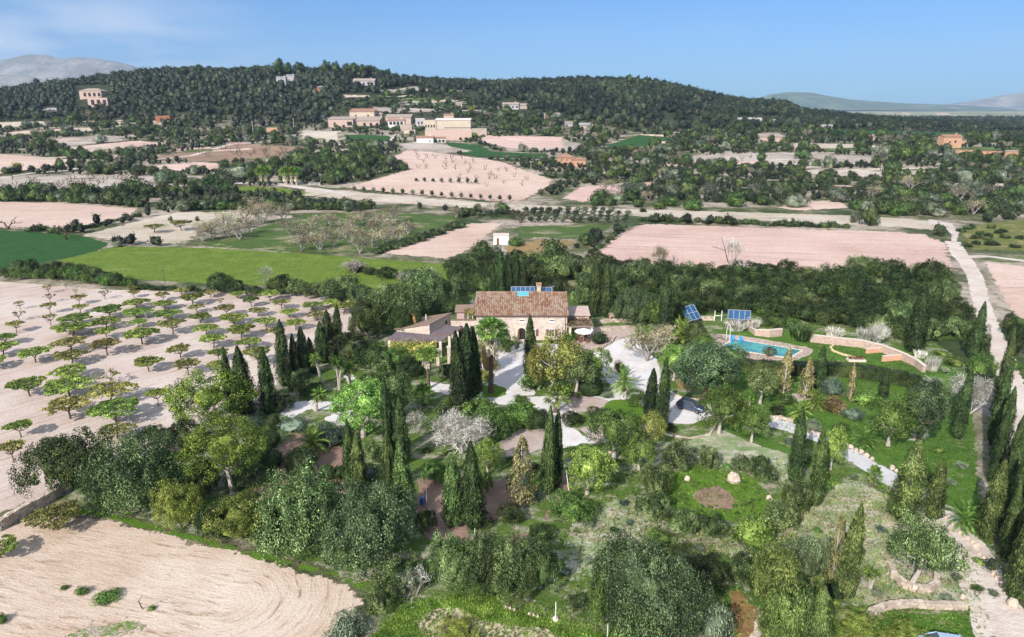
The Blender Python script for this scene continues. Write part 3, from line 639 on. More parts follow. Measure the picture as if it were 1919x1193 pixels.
def trunk(g, rg, h, r, lean=.1, m=0):
    x, y = rg.normal(size=2)*lean
    g.tube([(0, 0, -.1), (x*.3, y*.3, h*.35), (x*.8, y*.8, h*.7), (x, y, h)], [r*1.3, r, r*.85, r*.7], 7, m); return np.array([x, y, h])
PROTO = {}   # kind -> list of variants: dict(parts=[(name, mesh)], w, h)
def dims(ms):
    lo = np.array([1e9]*3); hi = -lo
    for m in ms:
        c = np.empty(len(m.vertices)*3, np.float32); m.vertices.foreach_get('co', c); c = c.reshape(-1, 3)
        lo = np.minimum(lo, np.percentile(c, .6, axis=0)); hi = np.maximum(hi, np.percentile(c, 99.4, axis=0))
    return float((hi[0]-lo[0]+hi[1]-lo[1])/2), float(hi[2])
def proto(kind, parts):
    """parts: list of (part name, G, material list)"""
    ms = [(n, g.mesh(kind+' '+n, mt)) for n, g, mt in parts if g.n]
    w, h = dims([m for n, m in ms]); PROTO.setdefault(kind, []).append(dict(parts=ms, w=w, h=h))
def bush(kind, mat, r=3.6, h=4.6, ncl=110, cr=.85, nl=90, L=.30, W=.13, n=2, seed=0, **kw):
    for k in range(n):
        rg = np.random.default_rng(seed+k*17+len(kind)); c = G(); t = G()
        crown(c, rg, (r, r*.95, h*.56), (0, 0, h*.43), ncl, cr, nl, L, W, **kw)
        for j in range(4):
            a = rg.uniform(0, 6.28); t.tube([(0, 0, -.1), (.2*math.cos(a), .2*math.sin(a), h*.2), (r*.4*math.cos(a), r*.4*math.sin(a), h*.5)], [.14, .1, .05], 5)
        proto(kind, [('crown', c, LM[mat]), ('trunk', t, BARK)])
bush('big_dark', 'darkgreen', seed=1, L=.17, W=.11, ncl=135, cr=.62, nl=210, amp=.22, kin=.74, core=.5)
bush('big_green', 'olivedark', seed=5, L=.16, W=.10, ncl=150, cr=.58, nl=210, amp=.22, kin=.74, core=.5, flat=1.3)
bush('huge_olive', 'olivedark', 5., 6.4, 260, .66, 230, .17, .10, 1, 7, amp=.2, kin=.76, core=.55, flat=1.3)
bush('big_olive', 'olive', seed=9, ncl=150, cr=.56, nl=220, L=.17, W=.085, amp=.22, kin=.74, core=.5, flat=1.5)
bush('big_silver', 'silver', seed=13, ncl=110, cr=.8, L=.32, W=.09, up=(0, 0, 1), n=1)
bush('big_yellowgreen', 'yellowgreen', seed=15, ncl=150, cr=.5, nl=170, L=.15, W=.095, amp=.26, core=.5, kin=.7)
bush('mid_dark', 'darkgreen', 2.2, 3.0, 70, .45, 150, .16, .095, 3, 21, core=.5, kin=.74)
bush('mid_green', 'green', 2.2, 3.0, 70, .45, 150, .16, .095, 3, 25, core=.5, kin=.74)
bush('mid_olive', 'olive', 2.2, 3.0, 70, .45, 150, .16, .095, 3, 29, core=.5, kin=.74)
bush('small_dark', 'darkgreen', 1.1, 1.5, 40, .33, 45, .17, .08, 2, 31)
bush('small_green', 'green', 1.1, 1.5, 40, .33, 45, .17, .09, 2, 33)
bush('small_silver', 'silver', 1.1, 1.5, 40, .33, 50, .19, .05, 2, 35, up=(0, 0, 1))
bush('small_blue', 'blue', 1.1, 1.3, 40, .33, 55, .20, .045, 2, 37, up=(0, 0, 1))
bush('small_lime', 'lime', 1.4, 2.2, 46, .42, 55, .19, .10, 2, 39)
bush('small_yellow', 'yellow', 1.4, 1.9, 46, .40, 50, .16, .09, 2, 41, core=.6)
bush('small_brown', 'brownleaf', 1.2, 1.3, 36, .36, 40, .16, .06, 1, 43)
bush('clipped', 'cypress', 1.15, 2.0, 420, .14, 16, .11, .05, 2, 45, amp=.02, core=.9, jit=.35)
bush('clipped_gold', 'cyplight', 1.15, 2.0, 420, .14, 16, .11, .05, 1, 47, amp=.02, core=.9, jit=.35)
bush('low_juniper', 'darkgreen', 3.4, 1.1, 100, .45, 45, .3, .07, 1, 49, zmin=0.)
def broadleaf(kind, mat, bark, w=5., h=6., th=1.5, ncl=95, cr=.7, nl=70, L=.26, W=.14, n=1, seed=0, **kw):
    for k in range(n):
        rg = np.random.default_rng(seed+k*7+3); c = G(); t = G()
        top = trunk(t, rg, th, w*.035+.05, .15)
        for j in range(6):
            a = j*1.05+rg.uniform(-.3, .3)
            branch(t, rg, top*.97, (math.cos(a)*.7, math.sin(a)*.7, .8), (h-th)*.45, w*.016+.03, 1, spread=.5)
        crown(c, rg, (w/2, w/2, (h-th)*.56), (top[0], top[1], th+(h-th)*.47), ncl, cr, nl, L, W, zmin=(-.4 if kind == 'olive_tree' else -.75), **kw)
        proto(kind, [('crown', c, LM[mat]), ('trunk', t, bark)])
broadleaf('lime_tree', 'lime', PALE, 6.2, 6.4, 1.6, 120, .56, 130, .18, .13, 2, 3, core=.4, kin=.7)
broadleaf('green_tree', 'green', PALE, 5.2, 5.2, 1.4, 95, .5, 120, .17, .11, 2, 13, core=.45, kin=.7)
broadleaf('olive_tree', 'olive', PALE, 6., 5.6, 2.1, 190, .48, 85, .19, .09, 2, 23, core=.5, up=(0, 0, 1), amp=.25, kin=.6)
broadleaf('grey_tree', 'bluegreen', BARK, 6.5, 7., 1.2, 150, .58, 150, .18, .11, 1, 27, core=.5, kin=.74)
broadleaf('yellow_tree', 'yellow', GREYB, 5.5, 5., 1.3, 130, .55, 75, .2, .11, 1, 33, core=0, amp=.2)
broadleaf('young_olive', 'silver', GREYB, 2.3, 2.6, .5, 42, .36, 40, .2, .05, 3, 43, core=.35, up=(0, 0, 1))
def stonepine(seed, th):
    rg = np.random.default_rng(seed); c = G(); t = G()
    top = trunk(t, rg, th, .2, .2); tips = []
    for j in range(7):
        a = j*.9+rg.uniform(-.2, .2); branch(t, rg, top*(1-.12*(j % 3)), (math.cos(a), math.sin(a), .55), 2., .08, 1, spread=.4, tips=tips)
    crown(c, rg, (3.6, 3.5, 2.8), (top[0], top[1], th+2.1), 210, .5, 150, .17, .09, zmin=-.75, core=.36, amp=.14, jit=.6, kin=.74)
    proto('stone_pine', [('crown', c, LM['pine']), ('trunk', t, PALE)])
stonepine(5, 1.3); stonepine(8, 2.9)
def cypress(kind, mat, n=2, seed=0, h=9., r=.85, N=9000, L=.30, W=.085, core=.8, holes=0.):
    for k in range(n):
        rg = np.random.default_rng(seed+k); c = G(); t = G()
        u = rg.uniform(0, 1, N)**.9; a = rg.uniform(0, 2*math.pi, N)
        prof = np.minimum(1, (u+.03)/.16)**.6*(1-u**2.1)**.8*.95+.03
        ph = rg.uniform(0, 6, 6)
        st = 1+.16*np.sin(a*5+ph[0]+u*3)+.12*np.sin(a*9+ph[1]-u*9)+.13*np.sin(u*26+ph[2]+a*3)+rg.normal(size=N)*.10
        rr = r*prof*st*rg.uniform(.78, 1.04, N)
        bx, by = .12*np.sin(u*2.5+ph[3])*h*.06, .12*np.cos(u*2.1+ph[4])*h*.06
        C = np.stack([rr*np.cos(a)+bx, rr*np.sin(a)+by, .15+u*(h-.2)], 1)
        Nn = np.stack([np.cos(a), np.sin(a), np.full(N, .25)], 1)
        if holes:
            q = np.sin(a*3+ph[5]+u*5)+np.sin(u*17+ph[2]+a)+rg.normal(size=N)*.3; kp = q > holes-1.2; C, Nn = C[kp], Nn[kp]
        leaves(c, C, Nn, L, W, rg, .45, up=(0, 0, 1.2))
        if core:
            zz = np.linspace(.1, h*.93, 12); pu = zz/h
            c.tube([(0, 0, z) for z in zz], r*core*(np.minimum(1, (pu+.03)/.16)**.6*(1-pu**2.1)**.8*.95), 9)
        else:
            for j in range(26):
                z = rg.uniform(.6, h*.8); aa = rg.uniform(0, 6.28); q = r*.8*(1-(z/h)**2)
                t.tube([(0, 0, z), (q*.5*math.cos(aa), q*.5*math.sin(aa), z+.7), (q*.8*math.cos(aa), q*.8*math.sin(aa), z+1.6)], [.05, .03, .015], 3)
        t.tube([(0, 0, -.1), (0, 0, h*.5), (0, 0, h*.9)], [.14, .09, .03], 6)
        proto(kind, [('crown', c, LM[mat]), ('trunk', t, PALE if not core else BARK)])
cypress('cypress', 'cypress', 3, 50); cypress('cypress_light', 'cyplight', 2, 60)
cypress('cypress_thin', 'cypbrown', 2, 70, core=0, N=6500, holes=1.0, r=.95); cypress('cypress_wide', 'cyplight', 1, 80, h=7, r=1.25, N=12000)
def fig(kind, mat, seed, nb=9, leafy=1.0):
    rg = np.random.default_rng(seed); c = G(); t = G(); tips = []
    top = trunk(t, rg, 1.15, .16, .12)
    for j in range(nb):
        a = j*2*math.pi/nb+rg.uniform(-.25, .25)
        branch(t, rg, top*.98, (math.cos(a), math.sin(a), .55), rg.uniform(1.2, 1.75), .075, 2 if leafy < .5 else 1, kids=(2, 3), spread=.5, up=.0, tips=tips)
    if leafy > 0:
        nc = int(110*leafy); a = rg.uniform(0, 6.28, nc); q = np.sqrt(rg.uniform(.0, 1, nc))*3.1*(1+.14*np.sin(a*3+rg.uniform(0, 6)))
        Cc = np.stack([q*np.cos(a), q*np.sin(a), 2.45-.02*q*q+rg.normal(size=nc)*.08], 1)
        nl = 60; own = np.repeat(np.arange(nc), nl); d = sphdirs(nc*nl, rg, -.6)
        pos = Cc[own]+d*np.array([.5, .5, .17])*rg.uniform(.5, 1.05, (nc*nl, 1))
        leaves(c, pos, d*.4+np.array([0, 0, .8]), .27, .19, rg, .45)
    proto(kind, ([('crown', c, LM[mat])] if leafy > 0 else [])+[('trunk', t, FIGB)])
fig('fig_green', 'fig', 1); fig('fig_green', 'fig', 2); fig('fig_green', 'fig', 3)
fig('fig_olive', 'figdry', 4, leafy=.62); fig('fig_olive', 'figdry', 5, leafy=.72); fig('fig_bare', 'figdry', 6, 10, .14); fig('fig_bare', 'figdry', 7, 10, .25)
def bare(kind, mat, h, dep, seed, fuzz=None, kids=(3, 4), n=1, r=.12, spread=.6, fn=9, fl=.22, fa=.4, k0=.36, multi=4):
    for k in range(n):
        rg = np.random.default_rng(seed+k); t = G(); c = G(); tips = []
        for j in range(multi):
            a = j*2*math.pi/multi+rg.uniform(-.4, .4)
            branch(t, rg, np.array([0, 0, 0.]), (math.cos(a)*.55, math.sin(a)*.55, 1), h*k0, r, dep, kids=kids, spread=spread, up=.15, tips=tips, k=.72)
        if fuzz:
            tp = np.repeat(np.array([q[0] for q in tips]), fn, 0); d = rg.normal(size=tp.shape)
            leaves(c, tp+d*.26, d, fl, fl*fa, rg, .8)
            proto(kind, [('crown', c, LM[fuzz]), ('trunk', t, mat)])
        else: proto(kind, [('branches', t, mat)])
bare('bare_white', WHITEB, 3.6, 3, 90, fuzz='greytwig', kids=(4, 4), fn=12, fl=.5, fa=.05, n=2, r=.045, spread=.75, multi=6, k0=.38)
bare('bare_grey', GREYB, 4.2, 3, 94, fuzz='greytwig', kids=(3, 4), fn=4, fl=.5, fa=.06, n=2, r=.08)
bare('bare_small', GREYB, 2.2, 2, 97, n=3, r=.07, kids=(3, 4), multi=2, k0=.45)
bare('almond', GREYB, 4.6, 3, 100, fuzz='blossom', kids=(3, 4), fn=14, n=3)
bare('dead_sapling', BARK, 2.6, 1, 104, kids=(2, 3), multi=1, k0=.6, r=.05)
def frond(g, rg, base, az, el, ln, droop, nleaf=22, ll=.42, m=0):
    p = np.array(base, float); d = np.array([math.cos(az)*math.cos(el), math.sin(az)*math.cos(el), math.sin(el)]); pts = [p.copy()]; n = 8
    for i in range(n): d = unit(d+np.array([0, 0, -droop/n])); p = p+d*ln/n; pts.append(p.copy())
    pts = np.array(pts); g.tube(pts, np.linspace(.035, .012, n+1), 3, m)
    side = np.array([-math.sin(az), math.cos(az), 0]); Q = []
    for i in range(nleaf):
        t = .12+.86*i/nleaf; f = t*n; k = min(int(f), n-1); b = pts[k]+(pts[k+1]-pts[k])*(f-k); dd = unit(pts[k+1]-pts[k]); l = ll*math.sin(math.pi*min(1, t*.85+.12))
        for s in (-1, 1):
            e = b+(side*s*.9+dd*.75+np.array([0, 0, .25]))*l+np.array([0, 0, -l*.25]); w = dd*.035
            Q.append([b-w, b+w, e+w*.3, e-w*.3])
    g.quads(Q, m)
def phoenix(seed, n=34, ln=2.5, th=.9):
    rg = np.random.default_rng(seed); c = G(); t = G()
    t.tube([(0, 0, -.1), (0, 0, th*.5), (0, 0, th)], [.34, .32, .38], 9)
    for i in range(n):
        el = R(82-78*(i/n)**.9); frond(c, rg, (0, 0, th), i*2.4, el, ln*rg.uniform(.85, 1.1), rg.uniform(1.1, 1.6))
    proto('phoenix_palm', [('crown', c, LM['palm']), ('trunk', t, FIGB)])
phoenix(1); phoenix(2, 22, 2.2, .5)
def fanleaf(g, rg, base, az, el, pl, r, m=0, nb=12):
    d = np.array([math.cos(az)*math.cos(el), math.sin(az)*math.cos(el), math.sin(el)]); tip = np.array(base)+d*pl
    g.tube([base, tip], [.02, .015], 3, m); side = unit(np.cross(d, [0, 0, 1])+1e-6); Q = []
    for k in range(nb):
        a = R(-115+230*k/(nb-1)); q = unit(d*math.cos(a)+side*math.sin(a)); e = tip+q*r*rg.uniform(.85, 1.05)-np.array([0, 0, r*.28]); w = unit(np.cross(q, np.cross(d, side)))*r*.085; mid = tip+q*r*.55
        Q.append([tip, mid-w, e, mid+w])
    g.quads(Q, m)
def fanpalm(kind, seed, h, n=34, skirt=1.6, thin=.15, r=.75):
    rg = np.random.default_rng(seed); c = G(); t = G(); s = G()
    t.tube([(0, 0, -.1), (.05, 0, h*.4), (.12, .05, h)], [thin*1.6, thin, thin*.95], 8)
    for i in range(n): fanleaf(c, rg, (.12, .05, h), i*2.4, R(85-105*(i/n)), .9*rg.uniform(.8, 1.1), r)
    N = 420; u = rg.uniform(0, 1, N); a = rg.uniform(0, 6.28, N); q = (.25+.5*np.sin(np.clip(u*1.2, 0, 1)*math.pi*.75+.5))*.8
    if skirt:
        C = np.stack([.12+q*np.cos(a), .05+q*np.sin(a), h-.1-u*skirt], 1); leaves(s, C, np.stack([np.cos(a), np.sin(a), 0*a], 1), .6, .09, rg, .3, up=(0, 0, 1))
    proto(kind, [('crown', c, LM['palm']), ('trunk', t, BARK)]+([('skirt', s, LM['deadfrond'])] if skirt else []))
fanpalm('fan_palm', 3, 6.4, 38, 2.2); fanpalm('short_fan_palm', 5, 1.2, 26, 0, .16, .65)
def yucca(seed, heads=3, h=2.6):
    rg = np.random.default_rng(seed); c = G(); t = G()
    for k in range(heads):
        a = k*2.2+seed; e = np.array([.45*math.cos(a), .45*math.sin(a), h*rg.uniform(.75, 1.05)])
        t.tube([(0, 0, -.1), e*np.array([.3, .3, .5]), e], [.16, .11, .09], 6)
        n = 90; D = sphdirs(n, rg, -.75); Q = []
        for d in D:
            s = unit(np.cross(d, rg.normal(size=3)))*.045; l = .75*rg.uniform(.8, 1.1); mid = e+d*l*.4
            Q.append([e, mid-s, e+d*l+np.array([0, 0, -.12]), mid+s])
        c.quads(Q)
        D = sphdirs(40, rg, -1); D[:, 2] = -abs(D[:, 2])-.5; D = unit(D); C = e+D*.45; leaves(c, C, D, .5, .05, rg, .3, up=(0, 0, 1), m=1)
    proto('yucca', [('crown', c, [LM['palm'], LM['deadfrond']]), ('trunk', t, PALE)])
yucca(1, 3); yucca(2, 2, 3.0); yucca(3, 1, 1.3)
def reeds(kind, mat, n, h, r, w, seed):
    rg = np.random.default_rng(seed); c = G(); a = rg.uniform(0, 6.28, n); q = np.sqrt(rg.uniform(0, 1, n))*r; l = h*rg.uniform(.55, 1.1, n)
    b = np.stack([q*np.cos(a), q*np.sin(a), 0*a], 1); d = np.stack([np.cos(a)*.25*q/r, np.sin(a)*.25*q/r, 0*a+1], 1)+rg.normal(size=(n, 3))*.1; s = unit(np.cross(d, rg.normal(size=(n, 3))))*w
    mid = b+d*l[:, None]*.55; tip = b+d*l[:, None]+np.stack([np.cos(a), np.sin(a), 0*a-.3], 1)*.25*h*.4
    c.quads(np.stack([b-s*.5, mid-s, mid+s, b+s*.5], 1)); c.quads(np.stack([mid-s, tip-s*.1, tip+s*.1, mid+s], 1)); proto(kind, [('blades', c, LM[mat])])
reeds('reed_clump', 'olive', 900, 3.4, 1.7, .05, 3); reeds('grass_clump', 'greytwig', 700, 1.5, .8, .025, 4); bush('feathery_shrub', 'feather', 1.9, 3.6, 120, .42, 110, .2, .06, 1, 57, up=(0, 0, 1.6), amp=.3); bush('feathery_green', 'feathergreen', 1.9, 4.8, 150, .42, 150, .22, .07, 2, 55, up=(0, 0, 1.6), amp=.3, core=.5)
# far plants: one mesh each, coarse leaves
def fartree(kind, mat, r, h, ncl, nl, L, W, n, seed, th=.0, zmin=-.5, core=.8, amp=.18, bark=BARK, cr=None):
    for k in range(n):
        rg = np.random.default_rng(seed+k*5); g = G()
        if th: g.tube([(0, 0, -.3), (0, 0, th+.8)], [.2, .14], 5, 1)
        crown(g, rg, (r, r, (h-th)*.56), (0, 0, th+(h-th)*.45), ncl, cr or r*.3, nl, L, W, zmin=zmin, core=core, amp=amp)
        proto(kind, [('crown', g, [LM[mat], bark])])
fartree('far_dark', 'fardark', 3., 4.6, 44, 26, .55, .32, 3, 200); fartree('far_green', 'fargreen', 3., 4.4, 44, 26, .55, .32, 3, 210)
fartree('far_olive', 'farolive', 3., 4.4, 44, 26, .55, .26, 3, 220); fartree('far_silver', 'farsilver', 2.8, 4., 36, 22, .5, .22, 2, 230)
fartree('far_tall', 'fardark', 2.6, 8., 44, 24, .7, .36, 3, 240, th=1.4); fartree('far_yellow', 'yellow', 2.2, 3.6, 30, 22, .5, .25, 2, 250)
fartree('small_olive', 'farolive', 1.7, 2.9, 24, 18, .34, .15, 3, 260, th=.6, core=.7); fartree('low_hedge', 'fardark', 2.4, 1.7, 30, 22, .45, .25, 3, 270)
for k in range(3):
    rg = np.random.default_rng(300+k); g = G(); tips = []
    for j in range(3): branch(g, rg, np.zeros(3), (math.cos(j*2.1+k)*.6, math.sin(j*2.1+k)*.6, 1), 1.9, .16, 2, 1, 4, (3, 4), .65, .1, tips)
    tp = np.repeat(np.array([q[0] for q in tips]), 26, 0); d = rg.normal(size=tp.shape); leaves(g, tp+d*.42, d, .26, .10, rg, .8)
    proto('far_almond', [('crown', g, [LM['blossom'], GREYB])])
    g = G(); tips = []
    for j in range(2): branch(g, rg, np.zeros(3), (math.cos(j*3+k)*.5, math.sin(j*3+k)*.5, 1), 1.5, .13, 2, 0, 4, (2, 3), .6, .1, tips)
    proto('far_bare', [('branches', g, [BARK])])
g = G(); rg = np.random.default_rng(1)
g.tube([(0, 0, 0), (0, 0, 4)], [.3, .25], 6, 1); leaves(g, np.stack([np.cos(q := rg.uniform(0, 6.28, 160))*.7, np.sin(q)*.7, rg.uniform(1.5, 4, 160)], 1), np.stack([np.cos(q), np.sin(q), 0*q], 1), 1.1, .2, rg, .3, (0, 0, 1), 2)
for i in range(40): fanleaf(g, rg, (0, 0, 4.2), i*2.4, R(80-100*i/40), 1.2, 1.3, 0, 8)
proto('far_palm', [('crown', g, [LM['palm'], PALE, LM['deadfrond']])])
# ------------------------------------------------------------------ what each kind is called
KIND = {  # kind: (object name, category, words)
 'big_dark': ('wild_olive_bush', 'bush', 'large dark green rounded bush'), 'huge_olive': ('wild_olive_bush', 'bush', 'huge dark olive green bush'), 'big_green': ('evergreen_bush', 'bush', 'large leafy green bush'), 'big_olive': ('wild_olive_bush', 'bush', 'large olive green bush'),
 'big_silver': ('wild_olive_bush', 'bush', 'large silvery green bush'), 'big_yellowgreen': ('mastic_bush', 'bush', 'large yellowish green bush'),
 'mid_dark': ('evergreen_bush', 'bush', 'dark green bushy tree'), 'mid_green': ('evergreen_bush', 'bush', 'mid green bushy tree'), 'mid_olive': ('wild_olive_bush', 'bush', 'greyish olive bushy tree'),
 'small_dark': ('shrub', 'shrub', 'small dark green shrub'), 'small_green': ('shrub', 'shrub', 'small leafy green shrub'), 'small_silver': ('shrub', 'shrub', 'small silvery shrub'),
 'small_blue': ('lavender_bush', 'shrub', 'blue grey lavender-like bush'), 'small_lime': ('shrub', 'shrub', 'bright lime green shrub'), 'small_yellow': ('shrub', 'shrub', 'yellow leaved shrub'), 'small_brown': ('shrub', 'shrub', 'brownish dry shrub'),
 'clipped': ('clipped_shrub', 'shrub', 'dark clipped ball shrub'), 'clipped_gold': ('clipped_shrub', 'shrub', 'golden clipped ball shrub'), 'low_juniper': ('juniper', 'shrub', 'low spreading dark juniper'),
 'lime_tree': ('deciduous_tree', 'tree', 'bright green leafy tree'), 'green_tree': ('deciduous_tree', 'tree', 'green round-crowned tree'), 'olive_tree': ('olive_tree', 'tree', 'gnarled grey green olive tree'), 'grey_tree': ('carob_tree', 'tree', 'broad grey green tree'),
 'yellow_tree': ('deciduous_tree', 'tree', 'yellow leaved airy tree'), 'young_olive': ('young_olive_tree', 'tree', 'young silvery olive tree'), 'stone_pine': ('stone_pine', 'tree', 'yellow green domed pine'),
 'cypress': ('cypress', 'tree', 'dark slender cypress'), 'cypress_light': ('cypress', 'tree', 'light green slender cypress'), 'cypress_thin': ('cypress', 'tree', 'sparse browned cypress'), 'cypress_wide': ('cypress', 'tree', 'stout yellowish cypress'),
 'fig_green': ('fig_tree', 'fig tree', 'green flat-topped fig tree'), 'fig_olive': ('fig_tree', 'fig tree', 'yellowish flat-topped fig tree'), 'fig_bare': ('fig_tree', 'fig tree', 'nearly bare fig tree'),
 'bare_white': ('bare_tree', 'tree', 'bare whitish many-branched tree'), 'bare_grey': ('bare_tree', 'tree', 'bare grey tree'), 'bare_small': ('bare_tree', 'tree', 'small bare tree'), 'almond': ('almond_tree', 'tree', 'pale blossoming almond tree'), 'dead_sapling': ('dead_sapling', 'tree', 'thin dead sapling'),
 'phoenix_palm': ('date_palm', 'palm', 'squat feathery palm'), 'fan_palm': ('fan_palm', 'palm', 'tall fan palm with pale skirt'), 'short_fan_palm': ('fan_palm', 'palm', 'low fan palm'), 'yucca': ('yucca', 'yucca', 'spiky headed yucca'),
 'reed_clump': ('reed_clump', 'reeds', 'tall clump of green reeds'), 'grass_clump': ('grass_clump', 'ornamental grass', 'pale tuft of dry grass'), 'feathery_shrub': ('feathery_shrub', 'shrub', 'tall feathery silvery shrub'), 'feathery_green': ('feathery_shrub', 'shrub', 'tall feathery yellowish shrub'),
 'far_dark': ('evergreen_tree', 'tree', 'dark green round tree'), 'far_green': ('broad_tree', 'tree', 'mid green round tree'), 'far_olive': ('olive_tree', 'tree', 'grey green round tree'), 'far_silver': ('carob_tree', 'tree', 'silvery round tree'), 'far_tall': ('pine_tree', 'tree', 'tall dark pine tree'),
 'far_yellow': ('yellow_tree', 'tree', 'yellowish small tree'), 'small_olive': ('grove_tree', 'tree', 'small round orchard tree'), 'low_hedge': ('hedge_shrub', 'shrub', 'low dark hedge shrub'), 'far_almond': ('almond_tree', 'tree', 'pale brown almond tree'), 'far_bare': ('bare_tree', 'tree', 'bare small tree'), 'far_palm': ('palm_tree', 'palm', 'shaggy palm with pale trunk'),
}
PROTO['far_dark2'] = PROTO['far_dark']; KIND['far_dark2'] = ('dark_evergreen_tree', 'tree', 'dark round evergreen tree')  # same evergreen shape as the dark far tree, under a second name
ONE = set(k for k in PROTO if len(PROTO[k][0]['parts']) == 1)
def plant(kind, x, y, z, w, h, loc, rot=None, group=None, var=None, label=None):
    vs_ = PROTO[kind]; p = vs_[rnd.randrange(len(vs_)) if var is None else var % len(vs_)]
    nm, cat, words = KIND[kind]; rot = rnd.uniform(0, 6.28) if rot is None else rot
    sc = (w/p['w'], w/p['w'], h/p['h'])
    if kind in ONE:
        o = bpy.data.objects.new(nm, p['parts'][0][1]); COL.objects.link(o)
    else:
        o = bpy.data.objects.new(nm, None); COL.objects.link(o); o.empty_display_size = .3
        for pn, me in p['parts']:
            c = bpy.data.objects.new(pn, me); COL.objects.link(c); c.parent = o
    o.location = (x, y, z); o.rotation_euler = (rnd.gauss(0, .022), rnd.gauss(0, .022), rot); o.scale = sc
    tag(o, None, cat, group or ('%s %s' % (words.split(' ')[-1]+'s', loc)))
    if label: o['label'] = label
    else: REG.append((o, words, loc, proj(x, y, z)[0]))
    return o
def stand(kind, cx, ytop, ybase, wpx, loc, group=None, lean=0, bx=None, **kw):
    """a plant whose foot is seen at (cx, ybase)"""
    p = P(cx if bx is None else bx, ybase); w = wpx/F*depth(p); h = max(.3, zat(p.y+w*(.25 if kind.startswith('fig_') else 0 if kind[:3] in ('cyp', 'far') else .14), ytop)-p.z)
    w *= 1.06 if kind.startswith('cypress') else .9 if kind in ('lime_tree', 'green_tree', 'grey_tree', 'olive_tree') else 1.12 if kind == 'stone_pine' else 1
    return plant(kind, p.x, p.y, p.z, w, h, loc, group=group, **kw)
def blob(kind, cx, ytop, ybot, wpx, loc, group=None, **kw):
    """a rounded bush that fills the given box in the photo"""
    p = P(cx, ybot); w = wpx/F*depth(p); q = w*.34; f = 1+q/p.y
    x, y = p.x*f, p.y*f; z = Tz(x, y); h = max(w*.22, zat(y+w*.12, ytop)-z)
    return plant(kind, x, y, z, w*.97, h, loc, group=group, **kw)
# ------------------------------------------------------------------ building materials
STONE = masonry('rubble stone', (.58, .47, .41), (.68, .58, .51), (.50, .40, .34), 2.6, (.64, .55, .48))
DRYSTONE = masonry('dry stone', (.48, .42, .36), (.56, .50, .44), (.38, .33, .28), 2.2, (.20, .17, .14))
PINKSTONE = masonry('pinkish stone', (.50, .37, .31), (.56, .43, .36), (.43, .31, .26), 2.4, (.50, .38, .32))
def tilemat(name, cols):
    nb = NB(name); r = nb.island(); n = nb.noise(nb.pos(), .7, 4, .7)
    f = nb.math('ADD', nb.math('MULTIPLY', r, .7), nb.math('MULTIPLY', nb.math('SUBTRACT', n, .42), 1.5))
    c = nb.ramp(f, [(.05, cols[0]), (.35, cols[1]), (.6, cols[2]), (.9, cols[3])]); nb.col(c); nb.bump(nb.noise(nb.pos(), 9, 3), .03); return nb.m
TILE = tilemat('roof tiles', [(.33, .275, .225), (.32, .235, .185), (.26, .15, .10), (.19, .095, .06)])
OLDTILE = tilemat('weathered tiles', [(.16, .12, .10), (.22, .16, .13), (.26, .19, .15), (.18, .10, .07)])
DARK = plain('dark opening', (.02, .018, .018), .6, .1); WOOD = plain('brown wood', (.17, .075, .055), .7, .25, 4); WOODG = plain('weathered wood', (.26, .21, .18), .85, .25, 4)
WHITE = plain('white paint', (.78, .77, .75), .6, .06, 3); CREAM = plain('cream render', (.50, .42, .33), .9, .12, .5); LIME = plain('pale stone trim', (.58, .50, .44), .9, .1, 2)
GLASS = plain('window glass', (.05, .06, .075), .12, .1, 2, spec=.6); PANEL = plain('solar cells', (.015, .07, .17), .12, .25, 3, spec=.6, coat=.5); ALU = plain('aluminium frame', (.68, .70, .72), .35, .05, 4, .6)
BLUEP = plain('blue fabric', (.03, .27, .62), .7, .1, 4); AWN = plain('purplish awning', (.135, .11, .125), .85, .18, 1.2); TERRA = plain('terracotta', (.52, .24, .13), .85, .15, 3)
def kids(root, name, g, mat, **k): return g.obj(name, mat, root, **k)
def tiles(corners, mat, name, parent, col=.27, row=.42, lift=.07):
    """barrel tiles over a sloping quad: eave-left, eave-right, ridge-right, ridge-left"""
    a, b, c, d = [np.array(p, float) for p in corners]; g = G(); g.slab([a, b, c, d], .12)
    nx = max(2, int(np.linalg.norm(b-a)/col)); ny = max(2, int(np.linalg.norm(d-a)/row)); nrm = unit(np.cross(b-a, d-a)); Q = []; rg = np.random.default_rng(nx*ny)
    for i in range(nx):
        for j in range(ny):
            u0, u1 = (i+.08)/nx, (i+.92)/nx; v0, v1 = j/ny, min(1, (j+1.12)/ny)
            f = lambda u, v: (a*(1-u)+b*u)*(1-v)+(d*(1-u)+c*u)*v
            ang = np.linspace(0, math.pi, 4); off = rg.normal()*.006
            lo = [f(u0+(u1-u0)*(1-math.cos(t))/2, v0)+nrm*(math.sin(t)*lift+.035+off) for t in ang]
            hi = [f(u0+(u1-u0)*(1-math.cos(t))/2, v1)+nrm*(math.sin(t)*lift*.8+.012+off) for t in ang]
            s = len(Q)
            g.add(lo+hi, [[k, k+1, k+5, k+4] for k in range(3)])
    return g.obj(name, mat, parent)
